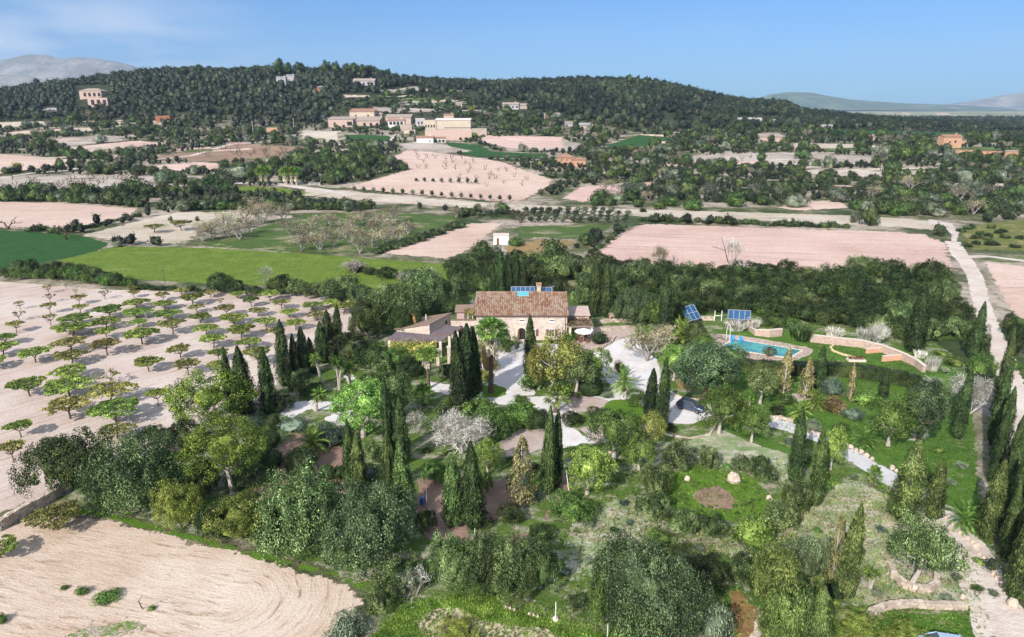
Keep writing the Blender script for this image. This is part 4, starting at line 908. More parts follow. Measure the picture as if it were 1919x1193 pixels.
# ------------------------------------------------------------------ farmhouse
pz = P(888, 637); HX0 = PZ(893, 588, 5.1).x; HX1 = (1063-CX)/F*(PZ(1063, 588, 5.1).y*cP+(H-5.1)*sP)
HY = P(976, 637).y; HD = 10.5
house = empty('farmhouse', ((HX0+HX1)/2, HY, 0)); tag(house, 'large old stone farmhouse with rust-tiled roof in the middle of the garden', 'house')
hw = (HX1-HX0); zE = 5.0; zR = 7.75
g = G(); ym = HD/2
V = [(-hw/2, 0, -.1), (hw/2, 0, -.1), (hw/2, HD, -.1), (-hw/2, HD, -.1), (-hw/2, 0, zE), (hw/2, 0, zE), (hw/2, HD, zE), (-hw/2, HD, zE), (-hw/2, ym, zR), (hw/2, ym, zR)]
g.add(V, [[0, 1, 5, 4], [2, 3, 7, 6], [1, 2, 6, 5], [3, 0, 4, 7], [4, 8, 7, 7], [5, 6, 9, 9]]); kids(house, 'wall', g, STONE)
ov = .3; sl_ = (zR-zE)/ym
fr = tiles([(-hw/2-ov, -.35, zE-.35*sl_+.16), (hw/2+ov, -.35, zE-.35*sl_+.16), (hw/2+ov, ym, zR+.16), (-hw/2-ov, ym, zR+.16)], TILE, 'roof', house, col=.34, row=.46, lift=.13)
bk = tiles([(hw/2+ov, HD+.35, zE-.35*sl_+.155), (-hw/2-ov, HD+.35, zE-.35*sl_+.155), (-hw/2-ov, ym+.01, zR+.155), (hw/2+ov, ym+.01, zR+.155)], TILE, 'roof', house, col=.34, row=.46, lift=.13)
g = G(); g.tube([(-hw/2-ov, ym, zR+.2), (0, ym, zR+.23), (hw/2+ov, ym, zR+.2)], .14, 8); kids(fr, 'ridge_tiles', g, TILE)
def hx(px): return (px-CX)/F*(HY*cP+(H-2)*sP)-house.location.x
g = G(); dx0 = hx(977.5)
for k in range(9):
    a0, a1 = math.pi*k/9, math.pi*(k+1)/9; f = lambda a, r: (dx0-math.cos(a)*r, 1.75+math.sin(a)*r)
    p = [f(a0, .72), f(a1, .72), f(a1, 1.08), f(a0, 1.08)]; g.hexa([(q[0], -.14, q[1]) for q in p], [(q[0], .1, q[1]) for q in p])
for s in (-1, 1): g.box((dx0+s*.9, -.02, .85), (.34, .24, 1.78))
kids(house, 'door_surround', g, LIME)
door = G(); door.add([(dx0-.72, -.03, 0), (dx0+.72, -.03, 0), (dx0+.72, -.03, 1.8), (dx0-.72, -.03, 1.8)], [[0, 1, 2, 3]])
for k in range(8):
    a0, a1 = math.pi*k/8, math.pi*(k+1)/8; door.add([(dx0, -.03, 1.8), (dx0+math.cos(a0)*.72, -.03, 1.8+math.sin(a0)*.68), (dx0+math.cos(a1)*.72, -.03, 1.8+math.sin(a1)*.68), (dx0, -.03, 1.8)], [[0, 1, 2, 2]])
dd = kids(house, 'door', door, DARK); g = G(); g.box((dx0-.86+.3, -.22, 1.15), (.06, .5, 2.2), .5); kids(dd, 'shutter', g, WOOD)
g = G(); g.box((dx0, -.5, .09), (2.6, .9, .18)); g.box((dx0, -.9, .02), (3.2, .7, .10)); kids(house, 'doorstep', g, LIME)
def window(root, cx, cz, w, h, y=0., shutters=True, arch=False, frame=WHITE):
    g = G(); g.box((cx, y-.02, cz), (w, .08, h)); o = g.obj('window', GLASS, root)
    f = G()
    for s in (-1, 1): f.box((cx+s*w/2, y-.05, cz), (.09, .12, h+.09))
    f.box((cx, y-.052, cz+h/2), (w+.12, .13, .09)); f.box((cx, y-.052, cz-h/2), (w+.2, .16, .09)); f.box((cx, y-.045, cz), (.06, .1, h-.1)); f.obj('frame', frame, o)
    if shutters:
        for s in (-1, 1): s_ = G(); s_.box((cx+s*(w/2+.28), y-.09, cz), (.5, .05, h)); s_.obj('shutter', WOOD, o)
    return o
window(house, hx(1034), 1.45, 1.0, 1.5); window(house, hx(1020)-2.0, 1.5, .7, 1.3)
for px_ in (978, 1034):
    x_ = hx(px_); g = G(); g.box((x_, -.02, 3.75), (.85, .06, .5)); w_ = g.obj('window', DARK, house)
    f = G(); f.box((x_, -.05, 3.62), (1.05, .12, .34)); f.box((x_, -.05, 4.06), (1.0, .1, .1)); f.obj('sill', WHITE, w_)
g = G(); g.tube([(hw/2-.35, -.12, zE-.1), (hw/2-.35, -.12, .1)], .05, 6); g.tube([(-hw/2-.2, -.42, zE-.12), (hw/2+.2, -.42, zE-.14)], .08, 6); kids(house, 'gutter', g, plain('brown gutter', (.13, .08, .07), .5))
g = G(); cx_ = hx(1009)+.2; g.box((cx_, ym+.5, zR+.5), (.75, .75, 1.7)); g.box((cx_, ym+.5, zR+1.4), (1.0, 1.0, .14)); ch = kids(fr, 'chimney', g, CREAM)
g = G(); [g.box((cx_+a*.35, ym+.5+b*.35, zR+1.6), (.14, .14, .3)) for a in (-1, 1) for b in (-1, 1)]; g.box((cx_, ym+.5, zR+1.8), (1.05, 1.05, .1)); kids(fr, 'chimney_cap', g, TERRA)
g = G(); ax = hx(1037)+.1; g.tube([(ax, ym, zR), (ax, ym, zR+1.5)], .03, 4); [g.tube([(ax-.45+.2*k, ym-.3, zR+1.35), (ax-.45+.2*k, ym+.3, zR+1.35)], .018, 3) for k in range(5)]; g.tube([(ax-.5, ym, zR+1.35), (ax+.4, ym, zR+1.35)], .02, 3); kids(house, 'aerial', g, ALU)
# roof solar panels (a thing fixed on the roof)
def panelset(name, label, o, W_, H_, nx, ny=1, group=None, post=None):
    """o: origin bottom-left, W_ and H_ vectors"""
    o, W_, H_ = [np.array(v, float) for v in (o, W_, H_)]; n = unit(np.cross(W_, H_)); r = empty(name, o+W_/2); tag(r, label, 'solar panel', group); c = -W_/2
    for i in range(nx):
        for j in range(ny):
            a = c+W_*(i+.03)/nx+H_*(j+.03)/ny; u = W_*.94/nx; v = H_*.94/ny; g = G(); g.hexa([a-n*.04, a+u-n*.04, a+u+v-n*.04, a+v-n*.04], [a+n*.02, a+u+n*.02, a+u+v+n*.02, a+v+n*.02]); g.obj('cell_panel', PANEL, r)
    g = G()
    for i in range(nx+1): g.tube([c+W_*i/nx+n*.015, c+W_*i/nx+H_+n*.015], .045, 4)
    for j in range(ny+1): g.tube([c+H_*j/ny+n*.015, c+H_*j/ny+W_+n*.015], .045, 4)
    g.obj('frame', ALU, r)
    if post is not None:
        g = G(); m = c+W_/2+H_/2; g.tube([(m[0], m[1], -o[2]-.1), m-n*.1], .11, 8); g.tube([c+W_*.15+H_/2-n*.1, c+W_*.85+H_/2-n*.1], .06, 6); g.tube([m-n*.2-H_*.25, m-n*.1+H_*.25], .06, 6); g.obj('post', ALU, r)
    return r
X0, YR = house.location.x, HY+ym
panelset('rooftop_solar_array', 'row of blue solar panels standing behind the farmhouse roof ridge', (X0+hx(958), YR+1.3, zR-.35), (hx(1005)-hx(958)-.1, 0, 0), (0, .55, 1.15), 5, 1, 'solar panels on the farmhouse roof')
panelset('rooftop_solar_array', 'short pair of blue solar panels right of the chimney', (X0+hx(1014), YR+1.3, zR-.35), (hx(1037)-hx(1014), 0, 0), (0, .55, 1.05), 2, 1, 'solar panels on the farmhouse roof')
yq = ym-1.15
r_ = panelset('rooftop_solar_array', 'single pale turquoise roof panel just below the ridge', (X0+hx(968.5)+.1, HY+yq, zE+yq*sl_+.34), (2.2, 0, 0), (0, 1.0, 1.0*sl_+.10), 1, 1, 'solar panels on the farmhouse roof')
r_.children[0].data.materials[0] = plain('turquoise absorber', (.10, .34, .40), .3, .1, 3)
# small window arch wall joining house and annex
def wallbox(name, label, a, b, h, th, mat, cat='wall', z0=0., group=None, cap=None):
    a = np.array(a[:2], float); b = np.array(b[:2], float); ln = np.linalg.norm(b-a); an = math.atan2(b[1]-a[1], b[0]-a[0]); m = (a+b)/2
    g = G(); g.box((0, 0, h/2-.05), (ln, th, h+.1)); o = empty(name, (m[0], m[1], z0), an); g.obj('wall', mat, o)
    if cap:
        g = G(); n = int(ln/.3)
        for i in range(n): g.box((-ln/2+.15+i*ln/n, 0, h+.05), (.22, th+.25, .14))
        g.obj('coping', cap, o)
    if label: tag(o, label, cat, group)
    return o
an_a = PZ(846, 593, 3.7); jw = wallbox('courtyard_wall', 'tile-capped stone wall with small arch joining annex and farmhouse', (an_a.x, HY+1.6), (HX0, HY+1.6), 3.5, .4, STONE, cap=OLDTILE)
g = G(); g.box((-.6, -.21, 1.0), (1.0, .06, 2.0)); g.ball((-.6, -.21, 2.0), (.5, .03, .42), 12, 6, zmin=0.); g.obj('arched_door', DARK, jw)
g = G(); g.box((1.6, -.22, 1.6), (.8, .08, 1.5)); g.obj('window', DARK, jw)
# annex with single-pitch roof
annex = empty('annex', (-15.0, 118.0, 0)); tag(annex, 'low stone annex with one sloping tiled roof left of the farmhouse', 'house')
A = [(0, 0), (-6.6, 3.5), (-3.0, 10.4), (3.4, 7.0)]; zt = [4.35, 2.3, 2.3, 4.3]
g = G(); g.hexa([(x, y, -.1) for x, y in A], [(x, y, z) for (x, y), z in zip(A, zt)]); kids(annex, 'wall', g, STONE)
n1 = np.array([-.47*.3, -.88*.3]); e = .25
tiles([(-7.1, 3.5-.1, 2.25+.1), (-3.1, 11.0, 2.25+.1), (3.6, 7.3, 4.45), (.12, -.25, 4.48)], OLDTILE, 'roof', annex, col=.28, row=.42)
g = G(); g.box((-3.4, 5.0, 3.9), (.5, .5, 1.5)); g.box((-3.4, 5.0, 4.75), (.8, .8, .12)); kids(annex, 'chimney', g, plain('ochre render', (.50, .27, .12), .9, .2, 3))
g = G(); g.tube([(-1.2, 5.0, 3.6), (-1.2, 5.0, 4.7)], .12, 6); kids(annex, 'vent_pipe', g, LIME)
g = G(); q0 = np.array([2.55, 5.2]); g.box((q0[0]+.02, q0[1], 3.1), (.08, .5, .7), -.46); kids(annex, 'window', g, DARK)
def awning(label, pxs, zs, posts, mat=AWN, name='pergola'):
    C = [PZ(px, py, z) for (px, py), z in zip(pxs, zs)]; o = empty(name, (C[0].x, C[0].y, 0)); tag(o, label, 'pergola')
    L_ = [np.array(c)-np.array([C[0].x, C[0].y, 0]) for c in C]; g = G(); n = 26
    for k in range(n):
        a = L_[0]+(L_[1]-L_[0])*(k/n); b = L_[0]+(L_[1]-L_[0])*((k+.93)/n); c = L_[3]+(L_[2]-L_[3])*((k+.93)/n); d = L_[3]+(L_[2]-L_[3])*(k/n)
        s = np.array([0, 0, .04*(k % 2)]); g.slab([a+s, b+s, c+s, d+s], .05)
    g.obj('canopy', mat, o); g = G()
    for e_ in ((0, 1), (1, 2), (2, 3), (3, 0)): g.tube([L_[e_[0]]-np.array([0, 0, .15]), L_[e_[1]]-np.array([0, 0, .15])], .08, 4)
    g.obj('beam', WOOD, o)
    for (px, pt, pb, s) in posts:
        b = P(px, pb); g = G(); h = zat(b.y, pt); g.box((b.x-C[0].x, b.y-C[0].y, h/2), (s, s, h)); g.obj('pillar', LIME, o)
    return o
awning('wide purplish pergola roof in front of the stone annex', [(724, 638), (742, 621), (840, 630), (826, 640)], [2.5, 2.9, 2.9, 2.5], [(731, 638, 664, .45), (826, 640, 668, .45)])
awning('raised purplish pergola roof between annex and cypress', [(806, 625), (836, 609), (867, 613), (842, 628)], [3.0, 3.3, 3.2, 2.9], [(843, 630, 668, .4), (858, 622, 655, .4)])
for px_, yt_, yb_, lb_ in ((821, 655, 684, 'pale stone garden pillar among plants left of the big cypress'), (842, 650, 690, 'rough stone garden pillar beside the big dark cypress')):
    b = P(px_, yb_); h = zat(b.y, yt_); o = empty('stone_pillar', b); tag(o, lb_, 'pillar', 'stone garden pillars'); g = G(); g.box((0, 0, h/2), (.5, .5, h)); g.obj('shaft', STONE, o); g = G(); g.box((0, 0, h+.07), (.7, .7, .14)); g.obj('cap', LIME, o)
# pavilion behind the house, left
pv = P(874, 600); o = empty('garden_pavilion', (PZ(874, 575, 3).x, HY+9, 0)); tag(o, 'small pinkish outbuilding behind the left end of the farmhouse', 'shed')
g = G(); g.box((-.9, 0, 1.6), (1.5, 2.4, 3.3)); g.obj('wall', plain('pink render', (.42, .30, .30), .9), o); g = G(); g.slab([(-2, -1.5, 3.3), (1.8, -1.5, 3.4), (1.8, 1.6, 4.0), (-2, 1.6, 3.9)], .15); g.obj('roof', OLDTILE, o)
for x_ in (.6, 1.5): g = G(); g.tube([(x_, -1.3, 0), (x_, -1.3, 3.3)], .13, 7); g.obj('pillar', LIME, o)
# right terrace: flat low wing, vine pergola, parasol, table
wing = empty('terrace_wing', (HX1+2.3, HY+5.5, 0)); tag(wing, 'low flat-roofed wing behind the terrace at the right end of the farmhouse', 'house')
g = G(); g.box((0, 0, 1.9), (4.3, 4.2, 3.8)); g.obj('wall', PINKSTONE, wing); g = G(); g.slab([(-2.1, -2.4, 3.95), (2.4, -2.4, 3.95), (2.4, 2.4, 4.45), (-2.1, 2.4, 4.45)], .14); g.obj('roof', plain('pale pinkish roof', (.46, .36, .32), .9, .2, 1.5), wing)
tp = empty('pergola', (HX1+2.4, HY+1.2, 0)); tag(tp, 'timber pergola on stone pillars over the terrace', 'pergola')
for (x_, y_) in ((2.2, -2.2), (2.2, 1.6), (-1.9, -2.2)): g = G(); g.box((x_, y_, 1.45), (.38, .38, 2.9)); g.obj('pillar', LIME, tp)
g = G(); [g.box((0, -2.3+.62*k, 2.98), (5.0, .12, .14)) for k in range(8)]; [g.box((x_, -.2, 2.88), (.16, 4.8, .16)) for x_ in (-2.2, 2.2)]; g.obj('beams', WOODG, tp)
def leafbox(name, label, c, s, n, mat, cat='vine', L_=.22, W_=.14, group=None):
    rg = np.random.default_rng(int(abs(c[0]*10))); g = G(); ph = rg.uniform(0, 6, 3); q = rg.uniform(-1, 1, (n, 3)); q[:, 2] = q[:, 2]*(.5+.5*np.sin(q[:, 0]*7+ph[0])*np.cos(q[:, 1]*5+ph[1]))
    leaves(g, q*np.array(s)/2, np.stack([q[:, 0]*.3, q[:, 1]*.3-.3, 0*q[:, 2]+.7], 1), L_, W_, rg, .7); tt = []
    for k in range(5): t = G(); tt.append(t); a = rg.uniform(-.45, .45, 2)*np.array(s[:2]); t.tube([(a[0], a[1], -c[2]), (a[0]*.8, a[1]*1.1, -c[2]/2), (a[0]*1.1, a[1], 0)], [.06, .045, .03], 4)
    o = empty(name, c); g.obj('foliage', LM[mat], o); [t.obj('stem', BARK, o) for t in tt]; tag(o, label, cat, group); return o
leafbox('climbing_vine', 'reddish brown leafless vine over the terrace pergola', (HX1+2.2, HY+1.4, 3.25), (5, 5, .7), 1400, 'brownleaf')
leafbox('climbing_vine', 'greenish creeper on the terrace corner beside the farmhouse wall', (HX1+.9, HY+.6, 2.6), (1.4, 1.6, 2.2), 800, 'yellowgreen')
av = PZ(775, 642, 2.6); leafbox('climbing_vine', 'golden yellow vine hanging in front of the purplish pergola', (av.x, av.y-.7, 2.0), (8.2, 3.0, 3.2), 4600, 'yellow')
av = PZ(868, 595, 3.5); leafbox('climbing_vine', 'golden creeper on the outbuilding left of the farmhouse roof', (PZ(884, 578, 3).x, HY+8, 3.3), (2.6, 2, 1.8), 800, 'yellow')
um = P(1096, 634); ur = empty('parasol', (HX1+3.0, HY-1.5, 0)); tag(ur, 'open white parasol over the terrace dining table', 'parasol')
g = G(); n8 = 8; top = (0, 0, 2.85)
for k in range(n8):
    a0, a1 = 2*math.pi*k/n8, 2*math.pi*(k+1)/n8; g.add([(1.7*math.cos(a0), 1.7*math.sin(a0), 2.3), (1.7*math.cos(a1), 1.7*math.sin(a1), 2.3), top, top], [[0, 1, 2, 2]]); g.add([(1.7*math.cos(a0), 1.7*math.sin(a0), 2.3), (1.7*math.cos(a1), 1.7*math.sin(a1), 2.3), (1.7*math.cos(a1), 1.7*math.sin(a1), 2.15), (1.7*math.cos(a0), 1.7*math.sin(a0), 2.15)], [[0, 1, 2, 3]])
g.obj('canopy', WHITE, ur); g = G(); g.tube([(0, 0, 0), (0, 0, 2.8)], .035, 6); g.obj('pole', ALU, ur); g = G(); g.box((0, 0, .06), (.6, .6, .12)); g.obj('base', LIME, ur)
def table(loc, label, w=1.8, d=.9, mat=WOOD, rot=0):
    o = empty('table', loc, rot); tag(o, label, 'table'); g = G(); g.box((0, 0, .74), (w, d, .06)); g.obj('tabletop', mat, o)
    for a in (-1, 1):
        for b in (-1, 1): g = G(); g.box((a*(w/2-.1), b*(d/2-.1), .355), (.08, .08, .71)); g.obj('leg', mat, o)
def chair(loc, rot, label, group, mat=WOOD, lounge=False):
    o = empty('garden_chair', loc, rot); tag(o, label, 'chair', group); h = .32 if lounge else .45; w = .62 if lounge else .46
    g = G(); g.box((0, -.05, h), (w, .6, .06)); g.obj('seat', mat, o)
    g = G(); g.hexa([(-w/2, .22, h), (w/2, .22, h), (w/2, .28, h), (-w/2, .28, h)], [(-w/2, .5, h+.65), (w/2, .5, h+.65), (w/2, .55, h+.65), (-w/2, .55, h+.65)]); g.obj('backrest', mat, o)
    for a in (-1, 1):
        for b in (-.3, .25): g = G(); g.box((a*(w/2-.04), b, (h-.03)/2), (.05, .05, h-.03)); g.obj('leg', mat, o)
tx, ty = ur.location.x, ur.location.y
table((tx, ty+.5, .05), 'dark wooden dining table in the shade of the white parasol')
for i, (a, b, r, s) in enumerate(((-.6, 1.4, 0, 'left chair on the far side of the terrace table'), (.6, 1.4, 0, 'right chair on the far side of the terrace table'), (-.6, -.35, math.pi, 'left chair on the near side of the terrace table'), (.6, -.35, math.pi, 'right chair on the near side of the terrace table'))): chair((tx+a, ty+b, .05), r, s, 'chairs around the terrace table')
# ------------------------------------------------------------------ loose-stone walls
def stonewall(name, label, pts, h, th=.45, z=0., mat=None, group=None, cat='wall', sz=.38, world=False):
    W = [np.array(P(*p)[:2]) if not world else np.array(p, float) for p in pts]; g = G(); rg = np.random.default_rng(int(abs(W[0][0]*7))+len(pts)); c = W[0]
    Ls = [0]; [Ls.append(Ls[-1]+np.linalg.norm(b-a)) for a, b in zip(W, W[1:])]; tot = Ls[-1]; rows = max(1, int(round(h/(sz*.75))))
    def at(s):
        s = min(max(s, 0), tot-1e-6); k = max(i for i in range(len(W)-1) if Ls[i] <= s); t = (s-Ls[k])/(Ls[k+1]-Ls[k]); d = W[k+1]-W[k]; return W[k]+d*t, math.atan2(d[1], d[0])
    for r in range(rows):
        s = rg.uniform(-.2, 0)
        while s < tot:
            l = sz*rg.uniform(.7, 1.6); p, an = at(s+l/2); hh = h/rows
            n = np.array([-math.sin(an), math.cos(an)])
            for side in ((-1, 1) if th > .3 else (0,)):
                q = p+n*side*th*.26-c; dz = rg.uniform(-.03, .05); V = np.array([[x, y, z_] for z_ in (-.5, .5) for x, y in ((-.5, -.5), (.5, -.5), (.5, .5), (-.5, .5))])*np.array([l*.97, th*(.56 if side else 1)*rg.uniform(.9, 1.12), hh*1.04])
                V *= rg.uniform(.84, 1.08, V.shape); ca, sa = math.cos(an), math.sin(an); V = V@np.array([[ca, sa, 0], [-sa, ca, 0], [0, 0, 1]])
                g.add(V+np.array([q[0], q[1], hh*(r+.5)+(dz if r == rows-1 else 0)]), [[0, 3, 2, 1], [4, 5, 6, 7], [0, 1, 5, 4], [1, 2, 6, 5], [2, 3, 7, 6], [3, 0, 4, 7]])
            s += l
    o = g.obj(name, mat or ROCK, loc=(c[0], c[1], z)); tag(o, label, cat, group); return o
nb = NB('wall stones'); r = nb.island(); nb.col(nb.mix(nb.rng(nb.noise(nb.pos(), 3, 4), .3, .75, 0, .5), nb.ramp(r, [(.0, (.36, .29, .23)), (.5, (.52, .44, .37)), (1., (.64, .56, .49))]), (.30, .24, .18))); nb.bump(nb.noise(nb.pos(), 8, 4), .05); ROCK = nb.m
stonewall('stone_wall', 'round stone-edged terrace wall under the gnarled olive tree', [(1667, 1064), (1674, 1082), (1692, 1099), (1716, 1108), (1740, 1108), (1753, 1100), (1754, 1084)], .65)
stonewall('stone_wall', 'low curving dry stone wall beside the grass at lower right', [(1619, 1166), (1634, 1150), (1660, 1140), (1700, 1136), (1750, 1139), (1804, 1140)], .6)
stonewall('stone_wall', 'grey dry stone wall along the field edge at far left', [(-40, 1010), (0, 994), (30, 974), (60, 957), (100, 936), (112, 925)], 1.15, .6, mat=ROCK)
stonewall('stone_edging', 'ring of edging stones around the flower bed by the car', [(1240, 812), (1262, 818), (1295, 822), (1330, 815), (1340, 800)], .2, .25, sz=.3)
stonewall('stone_edging', 'line of stones edging the bed right of the car', [(1248, 735), (1265, 742), (1290, 748), (1310, 750)], .25, .25, sz=.35)
stonewall('stone_edging', 'stones edging the pale driveway near its upper end', [(1444, 784), (1462, 784), (1484, 790)], .4, .4, sz=.5)
stonewall('stone_edging', 'small yellowish curved kerb in the pool lawn', [(1562, 648), (1556, 652), (1560, 658), (1578, 665), (1602, 671)], .3, .3, mat=plain('yellow stone', (.60, .50, .28), .9), sz=.5)
def rock(px, py, w, label, group, h=.75):
    p = P(px, py); s = w/F*depth(p); o = G(); rg = np.random.default_rng(int(px*3+py)); o.ball((0, 0, s*h*.32), (s/2, s*.42, s*h*.6), 9, 7, lump=.16, rg=rg)
    ob = o.obj('boulder', ROCKP, loc=(p.x, p.y, p.z-.02)); ob.rotation_euler = (0, 0, rg.uniform(0, 3)); 
    if label: tag(ob, label, 'rock', group)
    else: tag(ob, None, 'rock', group[0]); REG.append((ob, group[1], group[2], px))
ROCKP = plain('pale boulder', (.55, .45, .37), .95, .25, 2.5, bump=.08)
for a in ((1241, 934, 17, 'pale boulder on the left side of the round bed'), (1288, 900, 12, 'small pale boulder behind the round bed'), (1374, 903, 26, 'largest pale boulder behind the round bed on the right'), (1441, 936, 12, 'upright narrow boulder right of the round bed'), (1301, 975, 16, 'pale boulder in front of the round bed')): rock(*a, 'boulders around the round bed', .85)
rock(1143, 850, 9, 'small square stone under the green tree left of the bed', None); rock(1803, 1122, 11, 'white round stone at the end of the low curving wall', None, 1.1); rock(1896, 1136, 20, 'big pale boulder at the foot of the cypress row', None, .95); rock(1208, 806, 20, 'pale boulder beside the foot of the twin cypresses', None)
gk = ('rocks lining the driveway', 'pale rock', 'lining the far edge of the driveway')
for px, py, w in ((1500, 802, 9), (1512, 807, 8), (1522, 812, 9), (1533, 815, 8), (1585, 835, 9), (1594, 839, 10), (1604, 845, 10), (1614, 849, 11), (1624, 855, 11), (1634, 861, 9), (1672, 878, 12), (1680, 884, 9), (1740, 928, 9)): rock(px, py, w, None, gk)
gk = ('rocks lining the driveway', 'pale rock', 'lining the driveway near the cypress row')
for px, py, w in ((1762, 962, 9), (1772, 972, 10), (1785, 983, 9), (1800, 1000, 10), (1812, 1010, 9), (1822, 1018, 9), (1829, 1026, 14), (1836, 1040, 9), (1844, 1047, 10), (1853, 1060, 13), (1861, 1076, 13), (1871, 1084, 16), (1877, 1098, 12), (1884, 1112, 10)): rock(px, py, w, None, gk)
# ------------------------------------------------------------------ pool
wl = [PZ(1378, 636, 0), PZ(1502, 657, 0), PZ(1478, 671, 0), PZ(1350, 652, 0)]; c0 = sum(wl, Vector())/4
pool = empty('swimming_pool', (c0.x, c0.y, 0)); tag(pool, 'turquoise rectangular swimming pool set in pinkish paving', 'pool')
wp = [np.array(v-c0) for v in wl]; up = np.array([0, 0, 1.])
wat = NB('pool water'); v = wat.pos(); wat.col(wat.mix(wat.rng(wat.noise(v, .35, 3), .4, .6), (.035, .20, .24), (.07, .34, .32))); wat.b.inputs['Roughness'].default_value = .08; wat.b.inputs['Specular IOR Level'].default_value = .5; wat.bump(wat.noise(v, 3, 3), .02)
g = G(); g.hexa([p-up*.02 for p in wp], [p+up*.09 for p in wp]); g.obj('water', wat.m, pool)
g = G()
for a, b in ((0, 1), (1, 2), (2, 3), (3, 0)):
    A_, B_ = wp[a], wp[b]; oA = unit(A_)*.45; oB = unit(B_)*.45; g.hexa([A_, B_, B_+oB, A_+oA], [A_+up*.15, B_+up*.15, B_+oB+up*.15, A_+oA+up*.15])
g.obj('coping', LIME, pool)
o = sheet('terrace', [(1338, 640), (1345, 626), (1395, 630), (1510, 650), (1524, 655), (1520, 664), (1480, 679), (1430, 676), (1340, 662)], S['paving'], .05, .3); 
def label_struct(o, n): pass
pl = empty('outdoor_shower', P(1362, 642)); tag(pl, 'tall white hooped pipe beside the swimming pool', 'shower'); g = G(); hh = 3.6; g.tube([(.45, 0, 0), (.45, 0, hh*.8), (.38, 0, hh*.93), (.15, 0, hh), (-.12, 0, hh*.93), (-.2, 0, hh*.8), (-.2, 0, .6)], .045, 6); g.obj('pipe', WHITE, pl); g = G(); g.box((.45, 0, .05), (.4, .4, .1)); g.obj('base', LIME, pl)
for px_, py_, r_, lb in ((1372, 639, 2.9, 'left blue lounge chair by the swimming pool'), (1390, 641, 3.5, 'right blue lounge chair by the swimming pool')): chair(P(px_, py_)+Vector((0, 0, .05)), r_-3.14, lb, 'blue chairs by the pool', BLUEP, True)
table(P(1347, 637)+Vector((0, .3, .05)), 'pale wooden table at the left end of the pool', 1.4, .8, WOODG)
for px_, r_, lb in ((1338, 1.5, 'pale chair left of the poolside table'), (1356, -1.5, 'pale chair right of the poolside table')): chair(P(px_, 638)+Vector((0, 0, .05)), r_, lb, 'pale chairs at the poolside table', WOODG)
# solar trackers
b0 = PZ(1289, 602, 1.1); b1 = PZ(1314, 596, 1.4); t0 = PZ(1275, 576, 3.0); panelset('solar_tracker', 'tilted blue solar panel array leaning left beside the dark trees', b0, b1-b0, t0-b0, 3, 2, 'solar arrays behind the pool', post=1)
b0 = PZ(1364, 597, 1.6); b1 = PZ(1406, 599, 1.6); t0 = PZ(1365, 580, 3.2); panelset('solar_tracker', 'level blue solar panel array standing behind the pool lawn', b0, b1-b0, t0-b0, 4, 1, 'solar arrays behind the pool', post=1)
fp = P(1345, 601); o = empty('timber_frame', fp); tag(o, 'pale timber goal-like frame standing between the solar arrays', 'frame')
for x_ in (-.72, .72): g = G(); g.box((x_, 0, 1.1), (.12, .12, 2.2)); g.obj('post', WHITE, o)
g = G(); g.box((0, 0, 1.15), (1.36, .09, .1)); g.obj('crossbar', WHITE, o)
bp = P(1385, 604); o = empty('bench', bp); tag(o, 'white bench in front of the level solar array', 'bench'); g = G(); g.box((0, 0, .45), (2.2, .5, .07)); g.obj('seat', WHITE, o)
for x_ in (-1, 1): g = G(); g.box((x_, 0, .21), (.1, .45, .41)); g.obj('leg', WHITE, o)
for px_, lb in ((1319, 'left stack of stone blocks between the solar arrays'), (1331, 'right stack of stone blocks between the solar arrays')):
    stonewall('stone_pile', lb, [(px_-5, 599), (px_+5, 599)], .7, .9, group='stone block piles', cat='stone pile')
pp = P(1401, 612); o = empty('stone_pillar', pp); tag(o, 'pinkish pillar at the start of the curved garden wall', 'pillar', 'stone garden pillars'); g = G(); g.box((0, 0, .95), (.5, .5, 1.9)); g.obj('shaft', PINKSTONE, o); g = G(); g.box((0, 0, 1.95), (.6, .6, .1)); g.obj('cap', LIME, o)
# curved pink garden wall
def smoothwall(name, label, px, h, th, mat, group=None, cat='wall', hs=None):
    W = [np.array(P(*p)[:2]) for p in px]; c = W[0]; F2 = []
    for a, b in zip(W, W[1:]):
        for k in range(6): F2.append(a+(b-a)*k/6)
    F2.append(W[-1]); g = G(); g2 = G(); n = len(F2)
    nr = []
    for i in range(n):
        d = unit(F2[min(n-1, i+1)]-F2[max(0, i-1)]); nr.append(np.array([-d[1], d[0]]))
    for i in range(n-1):
        a, b = F2[i]-c, F2[i+1]-c; na, nb_ = nr[i]*th/2, nr[i+1]*th/2; ha = h if hs is None else np.interp(i/(n-1), [0, .5, 1], hs); hb = h if hs is None else np.interp((i+1)/(n-1), [0, .5, 1], hs)
        v = lambda q, z: (q[0], q[1], z)
        g.hexa([v(a-na, -.1), v(b-nb_, -.1), v(b+nb_, -.1), v(a+na, -.1)], [v(a-na, ha), v(b-nb_, hb), v(b+nb_, hb), v(a+na, ha)])
        k = 1.25; g2.hexa([v(a-na*k, ha+.003), v(b-nb_*k, hb+.003), v(b+nb_*k, hb+.003), v(a+na*k, ha+.003)], [v(a-na*k, ha+.1), v(b-nb_*k, hb+.1), v(b+nb_*k, hb+.1), v(a+na*k, ha+.1)])
    o = empty(name, (c[0], c[1], 0)); g.obj('wall', mat, o); g2.obj('coping', LIME, o); tag(o, label, cat, group); return o
smoothwall('garden_wall', 'short left stretch of pinkish curved wall behind the pool', [(1404, 618), (1416, 628), (1440, 631), (1464, 629)], 1.15, .5, PINKSTONE, 'curved garden wall', hs=(.6, 1.3, 1.4))
